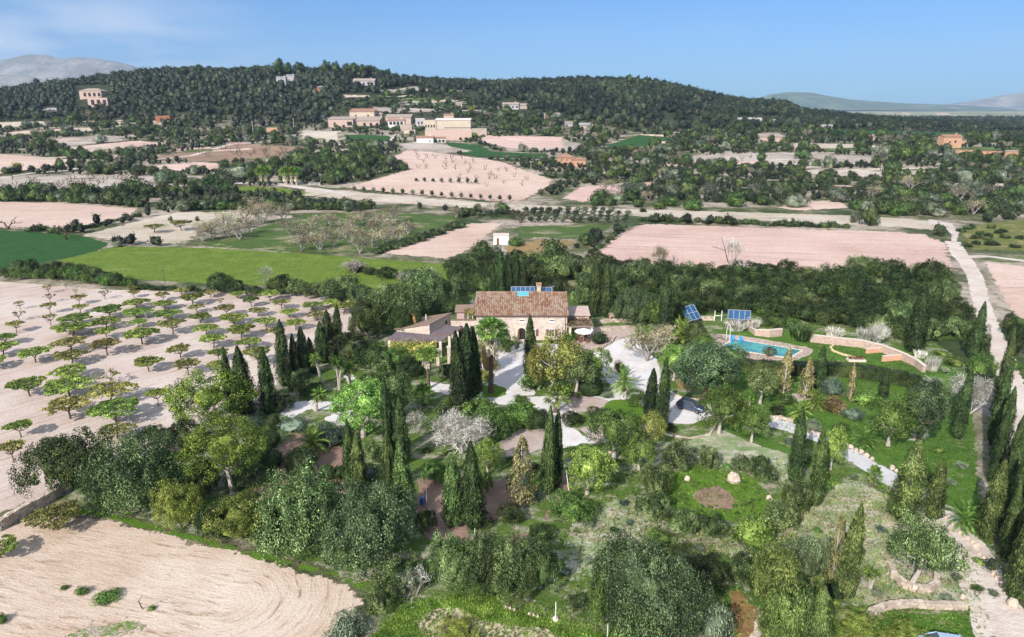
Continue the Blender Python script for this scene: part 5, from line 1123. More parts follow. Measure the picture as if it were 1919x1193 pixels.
smoothwall('garden_wall', 'long right stretch of pinkish curved wall behind the pool lawn', [(1518, 640), (1560, 645), (1610, 650), (1650, 659), (1685, 672), (1715, 686), (1731, 698)], 1.3, .5, PINKSTONE, 'curved garden wall', hs=(1.4, 1.35, 1.2))
smoothwall('garden_wall', 'upper salmon wall stub jutting into the pool lawn', [(1623, 662), (1658, 659)], .85, .35, plain('salmon render', (.58, .33, .22), .9, .15, 2), 'salmon wall stubs')
smoothwall('garden_wall', 'lower salmon wall stub jutting into the pool lawn', [(1653, 677), (1700, 673)], .95, .35, plain('salmon render', (.58, .33, .22), .9, .15, 2), 'salmon wall stubs')
smoothwall('garden_steps', 'small salmon step at the foot of the curved wall', [(1698, 679), (1711, 680)], .4, .6, plain('salmon step', (.58, .33, .22), .9), cat='step')
p = P(1604, 676); o = empty('raised_planter', p, -.03); tag(o, 'low pale bed planted with reddish plants on the pool lawn', 'planter'); g = G(); g.box((0, 0, .2), (2.9, 1.2, .4)); g.obj('trough', LIME, o); g = G(); rg = np.random.default_rng(4); q = rg.uniform(-1, 1, (500, 3)); leaves(g, q*np.array([1.3, .5, .25])+np.array([0, 0, .6]), q*0+np.array([0, 0, 1]), .2, .1, rg, .8); g.obj('plants', leaf('red leaves', (.05, .012, .01), (.15, .04, .03), (.28, .1, .07)), o)
stonewall('stone_steps', 'broad low stone steps leading up behind the terrace', [(1128, 620), (1180, 613)], .35, .9, cat='steps'); stonewall('stone_wall', 'low rubble wall right of the terrace pergola', [(1122, 606), (1150, 603), (1182, 604)], .7)
stonewall('stone_wall', 'curved low rubble edging around the bush beside the terrace', [(1110, 655), (1128, 652), (1146, 642), (1152, 632)], .35, .35)
p = P(1146, 601); o = empty('garden_oven', p); tag(o, 'small brick garden oven behind the terrace', 'oven'); g = G(); g.box((0, 0, .7), (1.0, .8, 1.4)); g.obj('body', PINKSTONE, o); g = G(); g.box((0, 0, 1.55), (1.3, 1.0, .3), taper=.5); g.obj('roof', OLDTILE, o); g = G(); g.box((0, -.41, .8), (.5, .05, .5)); g.obj('opening', DARK, o)
# ------------------------------------------------------------------ cars
TYRE = plain('tyre rubber', (.02, .02, .02), .8); RIM = plain('alloy rim', (.45, .46, .48), .3, .05, 4, .8)
def car(loc, rot, paint, label, cat='car'):
    o = empty('parked_car', loc, rot); tag(o, label, cat, 'parked cars')
    st = [(-2.02, .45, .80, .60), (-1.98, .30, .95, .74), (-1.6, .26, .98, .80), (-.8, .24, .97, .83), (0, .24, .95, .84), (.75, .24, .93, .83), (1.35, .25, .84, .79), (1.8, .28, .74, .70), (2.0, .38, .60, .55)]
    rings = []
    for x, z0, z1, w in st: rings.append([(x, -w*.92, z0), (x, -w, z0+(z1-z0)*.45), (x, -w*.93, z1), (x, -w*.4, z1+.025), (x, w*.4, z1+.025), (x, w*.93, z1), (x, w, z0+(z1-z0)*.45), (x, w*.92, z0)])
    def loft(rs, g, close=True):
        n = len(rs[0]); V = [p for r in rs for p in r]; Q = [[i*n+j, i*n+(j+1) % n, (i+1)*n+(j+1) % n, (i+1)*n+j] for i in range(len(rs)-1) for j in range(n)]; g.add(V, Q)
        for r in (rs[0], rs[-1]):
            if n == 8: g.add(r, [[0, 1, 6, 7], [1, 2, 5, 6], [2, 3, 4, 5]])
    g = G(); loft(rings, g); b = g.obj('body', paint, o, smooth=False)
    m = b.modifiers.new('b', 'BEVEL'); m.width = .04; m.segments = 2; m.limit_method = 'ANGLE'
    cab = [(-1.88, .95, .70), (-1.45, 1.40, .62), (-.6, 1.50, .60), (.15, 1.46, .60), (.95, .93, .72)]
    g = G(); V = []
    for x, z, w in cab: V += [(x, -w, z), (x, w, z)]
    base = [(-1.9, -.76, .93), (-1.9, .76, .93), (1.0, -.74, .90), (1.0, .74, .90)]
    roof = G(); roof.hexa([(-1.5, -.6, 1.385), (.2, -.6, 1.435), (.2, .6, 1.435), (-1.5, .6, 1.385)], [(-1.42, -.54, 1.44), (.1, -.54, 1.49), (.1, .54, 1.49), (-1.42, .54, 1.44)]); roof.obj('roof', paint, o)
    gl = G(); lo = [(-1.9, -.75, .94), (.98, -.73, .92), (.98, .73, .92), (-1.9, .75, .94)]; hi = [(-1.5, -.6, 1.39), (.2, -.6, 1.44), (.2, .6, 1.44), (-1.5, .6, 1.39)]; gl.hexa(lo, hi); gl.obj('windows', GLASS, o)
    pi = G()
    for s in (-1, 1):
        for x0, x1 in ((-1.9, -1.5), (-.62, -.6), (.98, .2)): pi.tube([(x0, s*.765, .93), (x1, s*.615, 1.42)], .045, 4)
    pi.obj('pillars', paint, o)
    for x in (-1.28, 1.27):
        for s in (-1, 1):
            w = G(); w.tube([(x, s*.72, .31), (x, s*.86, .31)], .31, 16); V = [(x+.31*math.cos(a), s*.86, .31+.31*math.sin(a)) for a in np.linspace(0, 2*math.pi, 17)]
            for k in range(16): w.add([V[k], V[k+1], (x, s*.865, .31), (x, s*.865, .31)], [[0, 1, 2, 2]])
            ww = w.obj('wheel', TYRE, o); w = G(); w.tube([(x, s*.86, .31), (x, s*.875, .31)], .2, 12); [w.add([(x, s*.876, .31), (x+.2*math.cos(a), s*.876, .31+.2*math.sin(a)), (x+.2*math.cos(a+.5), s*.876, .31+.2*math.sin(a+.5)), (x, s*.876, .31)], [[0, 1, 2, 2]]) for a in np.arange(0, 6.28, 1.047)]; w.obj('rim', RIM, ww)
    for s in (-1, 1):
        g = G(); g.box((1.86, s*.5, .62), (.2, .28, .14)); g.obj('headlight', ALU, o); g = G(); g.box((-1.98, s*.6, .78), (.1, .16, .26)); g.obj('tail_light', plain('red lens', (.4, .02, .02), .3), o); g = G(); g.box((.62, s*.88, .98), (.12, .2, .12)); g.obj('mirror', paint, o)
    return o
PA = plain('steel blue paint', (.075, .10, .16), .25, .05, 2, .5, .5, coat=.7); PB = plain('pale blue paint', (.38, .50, .66), .25, .05, 2, .3, .5, coat=.7)
a = P(1272, 770); b = P(1318, 783); an = math.atan2(b.y-a.y, b.x-a.x); m = P(1291, 770)
car((m.x+.35, m.y+.4, .04), an, PA, 'steel blue hatchback parked on white gravel partly behind a green tree'); m = P(1760, 1222); car((m.x, m.y, .02), 2.95, PB, 'pale blue car cut off by the bottom edge behind yellow bushes')
# ------------------------------------------------------------------ small structures
def shed(px0, px1, yb, yt, label, wall, roofm, d=3.2, name='shed', flat=True):
    a = P(px0, yb); b = P(px1, yb); h = zat(a.y, yt)-a.z; w = b.x-a.x; o = empty(name, ((a.x+b.x)/2, (a.y+b.y)/2, a.z)); tag(o, label, 'shed'); g = G(); g.box((0, d/2, h/2-.1), (w, d, h+.2)); g.obj('wall', wall, o); g = G(); g.box((0, d/2, h+.12), (w+.4, d+.4, .18)); g.obj('roof', roofm, o); return o, w, h
o, w, h = shed(925, 953, 458, 441, 'small white flat-roofed field shed with a brown door', WHITE, LIME); g = G(); g.box((-w*.22, -.03, h*.36), (w*.16, .08, h*.72)); g.obj('door', WOOD, o)
p = P(792, 945); o = empty('barrel', p); tag(o, 'blue plastic barrel behind the cypresses beside tall posts', 'barrel'); g = G(); g.tube([(0, 0, 0), (0, 0, .15), (0, 0, .45), (0, 0, .75), (0, 0, .9)], [.26, .3, .31, .3, .26], 14); g.ball((0, 0, .88), (.26, .26, .03), 14, 4, zmin=0.); g.obj('body', plain('blue plastic', (.02, .13, .42), .4), o); g = G(); g.tube([(0, 0, .44), (0, 0, .48)], .325, 14); g.obj('hoop', DARK, o)
def pole(px, yt, yb, label, r=.06, mat=None, name='post', cat='post', lean=(0, 0), group=None, foot=None, wire=False):
    p = P(px, yb); h = zat(p.y, yt)-p.z; o = empty(name, p); tag(o, label, cat, group); g = G(); g.tube([(0, 0, -.1), (lean[0]*.5, lean[1]*.5, h*.5), (lean[0], lean[1], h)], [r, r*.9, r*.8], 6); g.obj('shaft', mat or WOODG, o)
    if foot: g = G(); g.ball((0, 0, .12), (foot, foot, .2), 8, 6, lump=.1, rg=np.random.default_rng(2)); g.obj('foot', LIME, o)
    if wire: g = G(); g.box((0, 0, h-.8), (1.8, .12, .12)); g.obj('crossarm', mat or WOODG, o)
    return o
pole(794, 893, 950, 'taller grey post beside the blue barrel', .06, group='posts beside the barrel'); pole(801, 905, 962, 'shorter grey post right of the blue barrel', .06, group='posts beside the barrel')
pole(1066, 883, 918, 'leaning white pipe beside the bark path', .05, WHITE, lean=(-.35, .2)); pole(90, 816, 842, 'thin dark stake at the edge of the fig orchard', .05, BARK)
pole(1041, 1128, 1161, 'white fence post with round stone foot near the bottom edge', .045, WHITE, foot=.3, group='garden fence posts'); pole(890, 990, 1008, 'short white stake between the two cypress groups', .04, WHITE, group='garden fence posts'); pole(1138, 1168, 1193, 'thin white stake at the lower garden fence', .035, WHITE, group='garden fence posts'); pole(952, 1122, 1140, 'thin grey stake below the silvery bushes', .035, group='garden fence posts')
pole(310, 498, 531, 'very thin dark pole in the bright green meadow', .07, BARK, name='field_pole', cat='pole')
for i, (px, yt, yb, lb) in enumerate(((475, 226, 252, 'pale utility pole by the lane below the dark hillside'), (551, 221, 241, 'utility pole left of the village'), (267, 262, 283, 'utility pole in the brown terraces on the left'), (77, 294, 320, 'thick white pole beside the far left lane'), (1555, 310, 329, 'slender utility pole in the right-hand scrub'))): pole(px, yt, yb, lb, .2, LIME, name='utility_pole', cat='utility pole', group='utility poles', wire=True)
fa = P(952, 1138); fb = P(1140, 1193); o = empty('wire_fence', fa); tag(o, 'thin wire fence crossing the grass near the bottom edge', 'fence'); d = np.array(fb-fa); g = G()
for k in range(9): q = d*k/8; g.tube([q, q+np.array([0, 0, 1.1])], .02, 4)
g.obj('fence_post', WOODG, o); g = G(); [g.tube([np.array([0, 0, z]), d+np.array([0, 0, z])], .005, 3) for z in (.3, .6, .9, 1.08)]; g.obj('wire', WOODG, o)
for i in range(6): rock(948+i*8+(20 if i > 2 else 0), 1138+i*2.6+(5 if i > 2 else 0), 7, None, ('stones under the wire fence', 'white stone', 'under the wire fence'))
o = empty('metal_gate', P(590, 347)); tag(o, 'white metal field gate beside the shaggy palms', 'gate'); g = G(); [g.tube([(-2.4, 0, .3+.3*k), (2.4, 0, .3+.3*k)], .05, 4) for k in range(5)]; g.obj('rails', ALU, o); g = G(); [g.box((x, 0, .8), (.4, .4, 1.7)) for x in (-2.8, 2.8)]; g.obj('gatepost', LIME, o)
# ------------------------------------------------------------------ distant houses
RT = plain('terracotta tiles', (.30, .17, .12), .9, .25, 1); RP = plain('pale roof tiles', (.32, .26, .22), .9, .2, 1); RG = plain('grey roof', (.30, .29, .30), .9, .2, 1)
PAL = {'cream': CREAM, 'white': plain('white render', (.62, .60, .57), .9, .12, .6), 'orange': plain('orange render', (.46, .27, .17), .9, .12, .6), 'pink': PINKSTONE, 'ochre': plain('yellow ochre render', (.60, .46, .22), .9, .12, .6), 'grey': plain('greyish render', (.34, .32, .33), .9, .12, .6), 'lilac': plain('pale lilac render', (.40, .37, .39), .9, .1, .6), 'red': plain('rust red render', (.28, .11, .06), .9, .12, .6), 'stone': masonry('far stone', (.36, .29, .24), (.42, .34, .29), (.30, .24, .20), .8)}
FH = []
def farhouse(px0, px1, yb, yt, wall, roof, label, cat='house', d=None, rt=RT, wins=(), name='house', rh=.35, rot=0., extra=()):
    FH.append([(px0-3, yt-4), (px1+3, yt-4), (px1+3, yb), (px0-3, yb)]); a = P((px0+px1)/2, yb); w = (px1-px0)/F*depth(a); h = max(2.2, zat(a.y, yt)-a.z); d = d or max(5, w*.6); o = empty(name, (a.x, a.y, a.z), rot); tag(o, label, cat)
    g = G(); g.box((0, d/2, h/2-1.5), (w, d, h+3)); wl = g.obj('wall', PAL[wall], o)
    if roof == 'flat': g = G(); g.box((0, d/2, h+.1), (w+.3, d+.3, .25)); g.obj('roof', rt, o)
    elif roof == 'shed': g = G(); g.slab([(-w/2-.3, -.5, h+.15), (w/2+.3, -.5, h+.15), (w/2+.3, d+.3, h+.15+d*rh), (-w/2-.3, d+.3, h+.15+d*rh)], .25); g.obj('roof', rt, o)
    elif roof == 'gable':
        g = G(); e = .5; r = d/2*rh+.2
        g.slab([(-w/2-e, -e, h+.1), (w/2+e, -e, h+.1), (w/2+e, d/2, h+r), (-w/2-e, d/2, h+r)], .22); g.slab([(w/2+e, d+e, h+.1), (-w/2-e, d+e, h+.1), (-w/2-e, d/2+.01, h+r), (w/2+e, d/2+.01, h+r)], .22); ro = g.obj('roof', rt, o)
        g = G(); [g.add([(s*(w/2-.01), 0, h-.1), (s*(w/2-.01), d, h-.1), (s*(w/2-.01), d/2, h+r-.25), (s*(w/2-.01), d/2, h+r-.25)], [[0, 1, 2, 2]]) for s in (-1, 1)]; g.obj('gable', PAL[wall], o)
        g = G(); g.box((w*.3, d*.5, h+r+.4), (.9, .9, 1.6)); g.obj('chimney', PAL[wall], ro)
    elif roof == 'hip':
        g = G(); e = .6; r = min(w, d)/2*rh+.3; k = min(w, d)/2*.9; g.hexa([(-w/2-e, -e, h), (w/2+e, -e, h), (w/2+e, d+e, h), (-w/2-e, d+e, h)], [(-w/2+k, d/2-.1, h+r), (w/2-k, d/2-.1, h+r), (w/2-k, d/2+.1, h+r), (-w/2+k, d/2+.1, h+r)]); g.obj('roof', rt, o)
    for (u, v, ww, hh) in wins: g = G(); g.box((u*w-w/2, -.04, v*h), (ww*w, .16, hh*h)); f = g.obj('window', DARK, o); s = G(); s.box((u*w-w/2, -.1, v*h-hh*h/2), (ww*w*1.15, .2, .14)); s.obj('sill', LIME, f)
    return o
row = lambda n, v, ww, hh, a=.1, b=.9: [(a+(b-a)*i/max(1, n-1), v, ww, hh) for i in range(n)]
farhouse(150, 191, 184, 170, 'pink', 'hip', 'upper storey block of the pinkish villa on the left hillside', wins=row(4, .5, .12, .5, .25, .9), rt=RP, name='villa')
farhouse(166, 203, 200, 183, 'pink', 'flat', 'lower terrace block of the pinkish villa on the left hillside', wins=row(3, .5, .16, .6, .25, .85), d=7, rt=RP, name='villa')
farhouse(82, 108, 215, 206, 'grey', 'shed', 'small greyish cottage among trees at far left', wins=row(2, .45, .15, .6, .5, .75), rt=RG, rh=.25)
farhouse(293, 320, 233, 217, 'red', 'flat', 'rusty orange house under the dark pine hillside', wins=row(2, .5, .18, .5, .4, .8), rt=RT)
farhouse(278, 304, 240, 229, 'stone', 'flat', 'rough stone garden terrace below the rusty orange house', rt=RP, cat='wall', d=4, name='terrace_wall')
farhouse(214, 232, 235, 227, 'cream', 'hip', 'tiny cream hut left of the rusty orange house', rt=RP)
farhouse(519, 536, 160, 145, 'lilac', 'gable', 'left gabled grey house on the hilltop among tall pines', wins=row(3, .62, .16, .2, .25, .75)+row(3, .25, .16, .2, .25, .75), rt=RG)
farhouse(537, 552, 153, 141, 'grey', 'gable', 'right grey-roofed house on the hilltop among tall pines', rt=RG)
farhouse(662, 702, 160, 151, 'lilac', 'gable', 'long pale lilac house on the ridge below tall pines', wins=row(5, .45, .08, .4), rt=RP)
farhouse(594, 607, 171, 163, 'red', 'hip', 'tiny red hut on the wooded ridge', rt=RG)
farhouse(616, 662, 238, 223, 'pink', 'shed', 'low pinkish house at the left end of the village', wins=[(.25, .4, .08, .4), (.86, .45, .2, .5)], rt=RP, rh=.15)
farhouse(656, 702, 228, 209, 'cream', 'shed', 'tall cream house standing above the left end of the village', wins=row(2, .62, .06, .18, .25, .75), rt=RT, rh=.2)
farhouse(664, 712, 236, 226, 'pink', 'shed', 'pinkish tiled annex in front of the tall cream house', rt=RP, rh=.25, wins=row(3, .35, .1, .5, .4, .9))
farhouse(694, 716, 224, 214, 'stone', 'gable', 'small stone house right of the tall cream house', rt=RP)
farhouse(728, 758, 242, 226, 'white', 'gable', 'white two-storey house with big dark glazed bays in the village', wins=row(4, .72, .17, .36, .16, .84)+[(.6, .2, .5, .28)], rt=RT)
farhouse(722, 770, 232, 220, 'pink', 'shed', 'long pinkish house behind the glazed white house', rt=RP, rh=.2)
farhouse(750, 772, 244, 233, 'stone', 'flat', 'low stone block right of the glazed white house', rt=RP)
farhouse(779, 796, 238, 222, 'lilac', 'flat', 'small bluish white house left of the long hall', wins=row(2, .5, .15, .35, .35, .7), rt=WHITE)
farhouse(795, 817, 242, 225, 'cream', 'flat', 'cream house with tall dark windows beside the long hall', wins=row(4, .35, .12, .3, .15, .85), rt=LIME)
farhouse(816, 882, 242, 225, 'cream', 'shed', 'long plain cream hall with a row of small square windows', wins=row(12, .17, .035, .12, .28, .97), d=14, rt=plain('pale sheet roof', (.62, .56, .52), .8, .06, .4), rh=.12, name='hall')
farhouse(797, 884, 262, 243, 'pink', 'flat', 'high pinkish retaining wall under the long hall', cat='wall', d=3, rt=LIME, name='retaining_wall')
farhouse(884, 912, 254, 241, 'stone', 'flat', 'stepped stone wall right of the long hall', cat='wall', d=3, rt=LIME, name='retaining_wall')
farhouse(781, 812, 268, 258, 'white', 'gable', 'white cottage with terracotta roof below the long hall', rt=RT, d=8, wins=[(.8, .4, .06, .4)])
farhouse(812, 835, 267, 259, 'white', 'shed', 'low white annex with dark red veranda below the long hall', rt=RT, d=6, wins=row(3, .4, .22, .6, .22, .82), rh=.2)
farhouse(757, 778, 250, 243, 'cream', 'flat', 'small cream garden house between the glazed house and hall', rt=RP)
farhouse(942, 972, 205, 195, 'lilac', 'gable', 'pale gabled house high on the slope right of the village', wins=row(4, .5, .12, .3), rt=RP)
farhouse(972, 988, 204, 197, 'stone', 'shed', 'small stone house beside the pale gabled slope house', rt=RP)
farhouse(1020, 1050, 224, 215, 'orange', 'shed', 'peach-coloured bungalow in the trees right of the village', rt=RP, rh=.2)
farhouse(1059, 1078, 237, 230, 'grey', 'shed', 'low grey stone hut below the peach bungalow', rt=RP, rh=.2)
farhouse(1104, 1126, 246, 236, 'white', 'hip', 'small white columned house right of the low stone hut', wins=row(4, .42, .12, .6, .15, .85), rt=RP)
farhouse(1086, 1106, 243, 234, 'stone', 'shed', 'stone cottage left of the white columned house', rt=RG, rh=.3)
oh = farhouse(1046, 1078, 311, 295, 'orange', 'hip', 'bright orange farmhouse beside the pale olive plantation', wins=row(3, .72, .07, .2, .2, .8)+row(3, .25, .08, .28, .2, .8), rt=RT, d=11)
farhouse(1076, 1097, 313, 299, 'orange', 'hip', 'lower orange wing of the bright orange farmhouse', wins=row(2, .5, .12, .3, .3, .7), rt=RT, d=8)
farhouse(1383, 1427, 229, 221, 'lilac', 'flat', 'long modern white villa on the right-hand slope', wins=row(4, .6, .2, .22), rt=WHITE); farhouse(1428, 1452, 232, 224, 'lilac', 'flat', 'short modern white block right of the modern villa', wins=row(2, .5, .25, .3, .3, .7), rt=WHITE)
farhouse(1417, 1470, 269, 256, 'pink', 'shed', 'long pinkish ruin among trees on the right', rt=RP, rh=.15, cat='house'); farhouse(1625, 1640, 263, 256, 'pink', 'gable', 'tiny pink house in the middle of the right-hand woods', rt=RT)
farhouse(1766, 1800, 278, 256, 'orange', 'gable', 'tall peach house with terrace near the right edge', wins=[(.35, .55, .1, .14), (.65, .58, .1, .2)], rt=RT); farhouse(1800, 1810, 274, 264, 'orange', 'flat', 'low peach side block of the tall peach house', rt=RP)
farhouse(1785, 1835, 292, 281, 'orange', 'flat', 'left stretch of long orange garden wall near the right edge', cat='wall', d=2, rt=RT, name='orange_wall'); farhouse(1838, 1872, 297, 283, 'orange', 'flat', 'middle stretch of long orange garden wall near the right edge', cat='wall', d=2, rt=RT, name='orange_wall'); farhouse(1884, 1906, 300, 284, 'orange', 'flat', 'right stretch of long orange garden wall near the right edge', cat='wall', d=2, rt=RT, name='orange_wall')
farhouse(1540, 1560, 240, 234, 'grey', 'flat', 'small grey house left of the far green fields', rt=WHITE); farhouse(1480, 1500, 236, 230, 'white', 'flat', 'low white house right of the modern villas', rt=WHITE); farhouse(590, 606, 222, 216, 'lilac', 'flat', 'pale blue-grey hut at the wood edge left of the village', rt=WHITE)
farhouse(500, 520, 246, 239, 'orange', 'flat', 'low orange hut by the lane left of the village', rt=RP); farhouse(205, 216, 303, 296, 'stone', 'shed', 'tiny stone hut in the left scrub', rt=RP)
farhouse(1690, 1706, 214, 212, 'stone', 'hip', 'left pale farm on the hazy plain', rt=RP); farhouse(1755, 1780, 215, 213, 'stone', 'hip', 'long pale farm on the hazy plain', rt=RP)
farhouse(854, 866, 203, 194, 'stone', 'shed', 'narrow stone house among trees above the village', rt=RP); farhouse(832, 850, 226, 215, 'pink', 'gable', 'small pinkish house above the long hall', rt=RT)
stonewall('stone_wall', 'pale dry stone wall on the upper edge of the green hill field', [(1165, 258), (1200, 253), (1285, 258)], 1.5, 1.2, sz=1.6, z=P(1200, 254).z-.4)
# ------------------------------------------------------------------ fig orchard (coordinates read off a 3.139x enlargement of the photo)
ZA = [(288,155,60,100,'b'),(298,208,80,150,'b'),(298,275,100,205,'y'),(302,345,90,268,'b'),(450,165,40,128,'b'),(468,222,100,160,'y'),(475,270,100,218,'y'),(392,135,30,92,'b'),(620,190,90,130,'b'),(790,180,80,138,'y'),(960,200,95,148,'y'),(1070,165,100,125,'y'),(122,250,65,195,'b'),(118,318,100,250,'b'),(97,385,110,318,'y'),(40,458,150,388,'g'),(20,530,200,438,'g'),(210,562,200,462,'g'),(428,500,225,408,'y'),(455,345,210,270,'g'),(430,408,245,325,'g'),(640,300,190,222,'g'),(628,362,180,288,'g'),(628,420,140,355,'g'),(632,520,205,418,'y'),(805,245,180,187,'g'),(808,300,195,237,'g'),(818,355,125,302,'g'),(838,455,227,358,'g'),(968,250,160,196,'g'),(993,310,200,250,'g'),(1018,395,180,307,'y'),(1135,225,160,155,'g'),(1160,270,110,218,'y'),(1178,330,155,270,'g'),(1215,400,165,330,'g'),(1255,480,180,393,'g'),(1300,228,65,178,'b'),(1332,290,140,222,'y'),(1378,340,190,275,'g'),(1420,420,190,335,'g'),(1468,482,170,410,'g'),(1480,235,110,175,'g'),(1590,205,145,135,'g'),(1518,290,135,238,'y'),(1567,362,155,288,'g'),(1658,250,130,188,'y'),(1705,300,130,240,'g'),(1740,370,140,300,'g'),(1628,435,130,357,'y'),(1520,575,190,473,'y'),(1065,540,160,458,'y'),(877,615,180,518,'g'),(1110,635,180,537,'y'),(1293,550,140,476,'g'),(1285,640,130,552,'y'),(425,575,215,490,'y'),(418,665,225,570,'g'),(176,760,234,648,'g'),(413,768,310,650,'g'),(652,685,185,598,'b'),(655,800,310,678,'y'),(415,893,290,762,'y'),(685,915,330,783,'g'),(932,818,140,710,'g'),(125,1003,170,900,'g'),(85,1150,175,1022,'y'),(690,1010,220,920,'y'),(-40,600,180,520,'g'),(770,140,90,112,'y'),(1240,180,90,140,'y'),(1400,185,110,140,'g')]
S2 = 3.139
for x, yb, w, yt, k in ZA: stand({'g': 'fig_green', 'y': 'fig_olive', 'b': 'fig_bare'}[k], x/S2, 500+yt/S2-1, 500+yb/S2, w/S2*.80, 'in the orchard row '+('nearest the far hedge' if yb < 300 else 'behind the middle' if yb < 450 else 'in the middle' if yb < 650 else 'nearest the viewer'), group='fig trees in the orchard')
for px, yb, yt, w, k in ((586,581,563,38,'fig_green'),(595,600,582,40,'fig_olive'),(644,589,565,40,'fig_green'),(620,575,560,34,'fig_green'),(660,576,562,30,'fig_olive')): stand(k, px, yt, yb, w, 'at the right end of the orchard', group='fig trees in the orchard')
stand('fig_olive', 108, 948, 992, 88, 'beside the grey dry stone wall', group='fig trees beside the ploughed field'); stand('fig_green', 2, 1005, 1045, 62, 'cut off by the left edge above the ploughed field', group='fig trees beside the ploughed field')
stand('dead_sapling', 268, 1100, 1140, 30, 'standing in the ploughed field')
for b in ((155, 1098, 1118, 26), (203, 1108, 1135, 52), (122, 1096, 1107, 16), (3, 1150, 1172, 26), (285, 1135, 1146, 16)): blob('small_green', *b, 'in the weeds of the ploughed field', 'weed clumps in the ploughed field')
# ------------------------------------------------------------------ front hedge of big bushes
loc = 'in the hedge above the ploughed field'
for k, b in (('big_dark', (145, 803, 945, 155)), ('big_olive', (275, 812, 990, 180)), ('big_yellowgreen', (345, 895, 1012, 110)), ('big_dark', (385, 862, 940, 70)), ('big_yellowgreen', (458, 920, 1035, 135)), ('big_olive', (572, 872, 1062, 165)), ('big_green', (692, 906, 1085, 178)),
             ('mid_dark', (290, 798, 825, 46)), ('mid_dark', (355, 783, 855, 75)), ('mid_dark', (320, 800, 840, 40)), ('big_dark', (225, 880, 965, 90)), ('mid_dark', (520, 960, 1040, 60)), ('mid_dark', (405, 940, 1020, 60))): blob(k, *b, loc, 'bushes of the hedge above the ploughed field')
loc = 'in the hedge at the bottom centre'
for k, b in (('mid_olive', (715, 1092, 1158, 64)), ('small_silver', (652, 1150, 1215, 92)), ('mid_olive', (760, 1040, 1118, 90)), ('big_olive', (850, 992, 1112, 98)), ('big_olive', (906, 998, 1128, 95)), ('big_olive', (962, 1004, 1142, 100)), ('mid_olive', (1018, 1012, 1122, 72)), ('mid_dark', (1014, 980, 1020, 52)),
             ('huge_olive', (1205, 1008, 1240, 225)), ('mid_dark', (1330, 1045, 1110, 90)), ('mid_green', (1128, 1070, 1180, 60)), ('small_silver', (1338, 1130, 1220, 80)), ('mid_olive', (1190, 1120, 1260, 100)), ('mid_olive', (1080, 1110, 1150, 40))): blob(k, *b, loc, 'bushes of the bottom centre hedge')
loc = 'in the thicket at the lower right'
for k, b in (('feathery_green', (1448, 1015, 1150, 84)), ('feathery_green', (1425, 1050, 1130, 50)), ('feathery_shrub', (1500, 998, 1095, 80)), ('mid_olive', (1395, 1030, 1100, 70)), ('feathery_green', (1460, 1100, 1240, 85)), ('mid_olive', (1500, 1098, 1215, 44)), ('mid_dark', (1478, 1060, 1150, 60)), ('feathery_shrub', (1545, 1005, 1085, 50)), ('small_dark', (1560, 1085, 1130, 40))): blob(k, *b, loc, 'shrubs of the lower right thicket')
blob('small_lime', 1407, 962, 1042, 86, 'above the lower right thicket'); blob('small_lime', 1232, 988, 1030, 58, 'peeping over the big bottom bush')
for b in ((1602, 1152, 1222, 120), (1692, 1168, 1225, 84), (862, 1162, 1215, 90)): blob('big_yellowgreen', *b, 'at the bottom edge of the picture', 'bushes at the bottom edge')
stand('cypress_wide', 1528, 1100, 1225, 46, 'cut off by the bottom edge')
stand('olive_tree', 1706, 962, 1100, 122, 'inside the round stone terrace')
# ------------------------------------------------------------------ cypresses
def cyp(lst, loc, group):
    for k, cx, yt, yb, w in lst: stand(k, cx, yt, yb, w, loc, group)
cyp([('cypress', 436, 650, 775, 22), ('cypress', 460, 650, 782, 38), ('cypress', 506, 650, 775, 30), ('cypress', 535, 600, 722, 28), ('cypress', 556, 625, 715, 20), ('cypress', 573, 612, 706, 26), ('cypress', 587, 632, 700, 20), ('cypress', 606, 602, 680, 26), ('cypress', 620, 582, 668, 26), ('cypress', 632, 572, 665, 22)], 'along the garden edge by the fig orchard', 'cypresses along the orchard edge')
cyp([('cypress', 862, 622, 778, 34), ('cypress', 878, 606, 748, 38), ('cypress', 893, 612, 742, 22)], 'in the big dark group left of the house door', 'big cypress group by the house')
cyp([('cypress', 994, 592, 712, 25)], 'standing alone before the farmhouse front', 'cypresses')
cyp([('cypress_light', 657, 785, 912, 22), ('cypress_light', 674, 808, 915, 28), ('cypress', 732, 700, 860, 22), ('cypress', 756, 745, 868, 28), ('cypress_light', 729, 808, 925, 26), ('cypress_light', 760, 828, 960, 36)], 'in the left centre of the garden', 'cypresses left of the garden centre')
cyp([('cypress_light', 850, 850, 985, 40), ('cypress_light', 886, 830, 990, 40), ('cypress_thin', 978, 818, 945, 50), ('cypress_light', 1026, 765, 925, 27), ('cypress', 1042, 768, 912, 24)], 'in the centre of the garden', 'cypresses in the garden centre')
cyp([('cypress', 1218, 690, 782, 26), ('cypress', 1238, 672, 800, 24)], 'paired beside the parked blue hatchback', 'twin cypresses by the car')
cyp([('cypress', 1488, 763, 903, 28), ('cypress_light', 1527, 803, 948, 26), ('cypress_light', 1692, 826, 975, 50), ('cypress_light', 1746, 861, 972, 32), ('cypress_light', 1584, 944, 1120, 36), ('cypress_thin', 1556, 960, 1100, 24)], 'along the pale driveway', 'cypresses along the driveway')
cyp([('cypress_thin', 1468, 650, 738, 26), ('cypress_thin', 1508, 668, 745, 26), ('cypress', 1532, 648, 728, 22), ('cypress_thin', 1593, 680, 752, 15), ('cypress', 1653, 692, 748, 17), ('cypress', 1793, 690, 822, 24)], 'on the lawn below the swimming pool', 'cypresses below the pool')
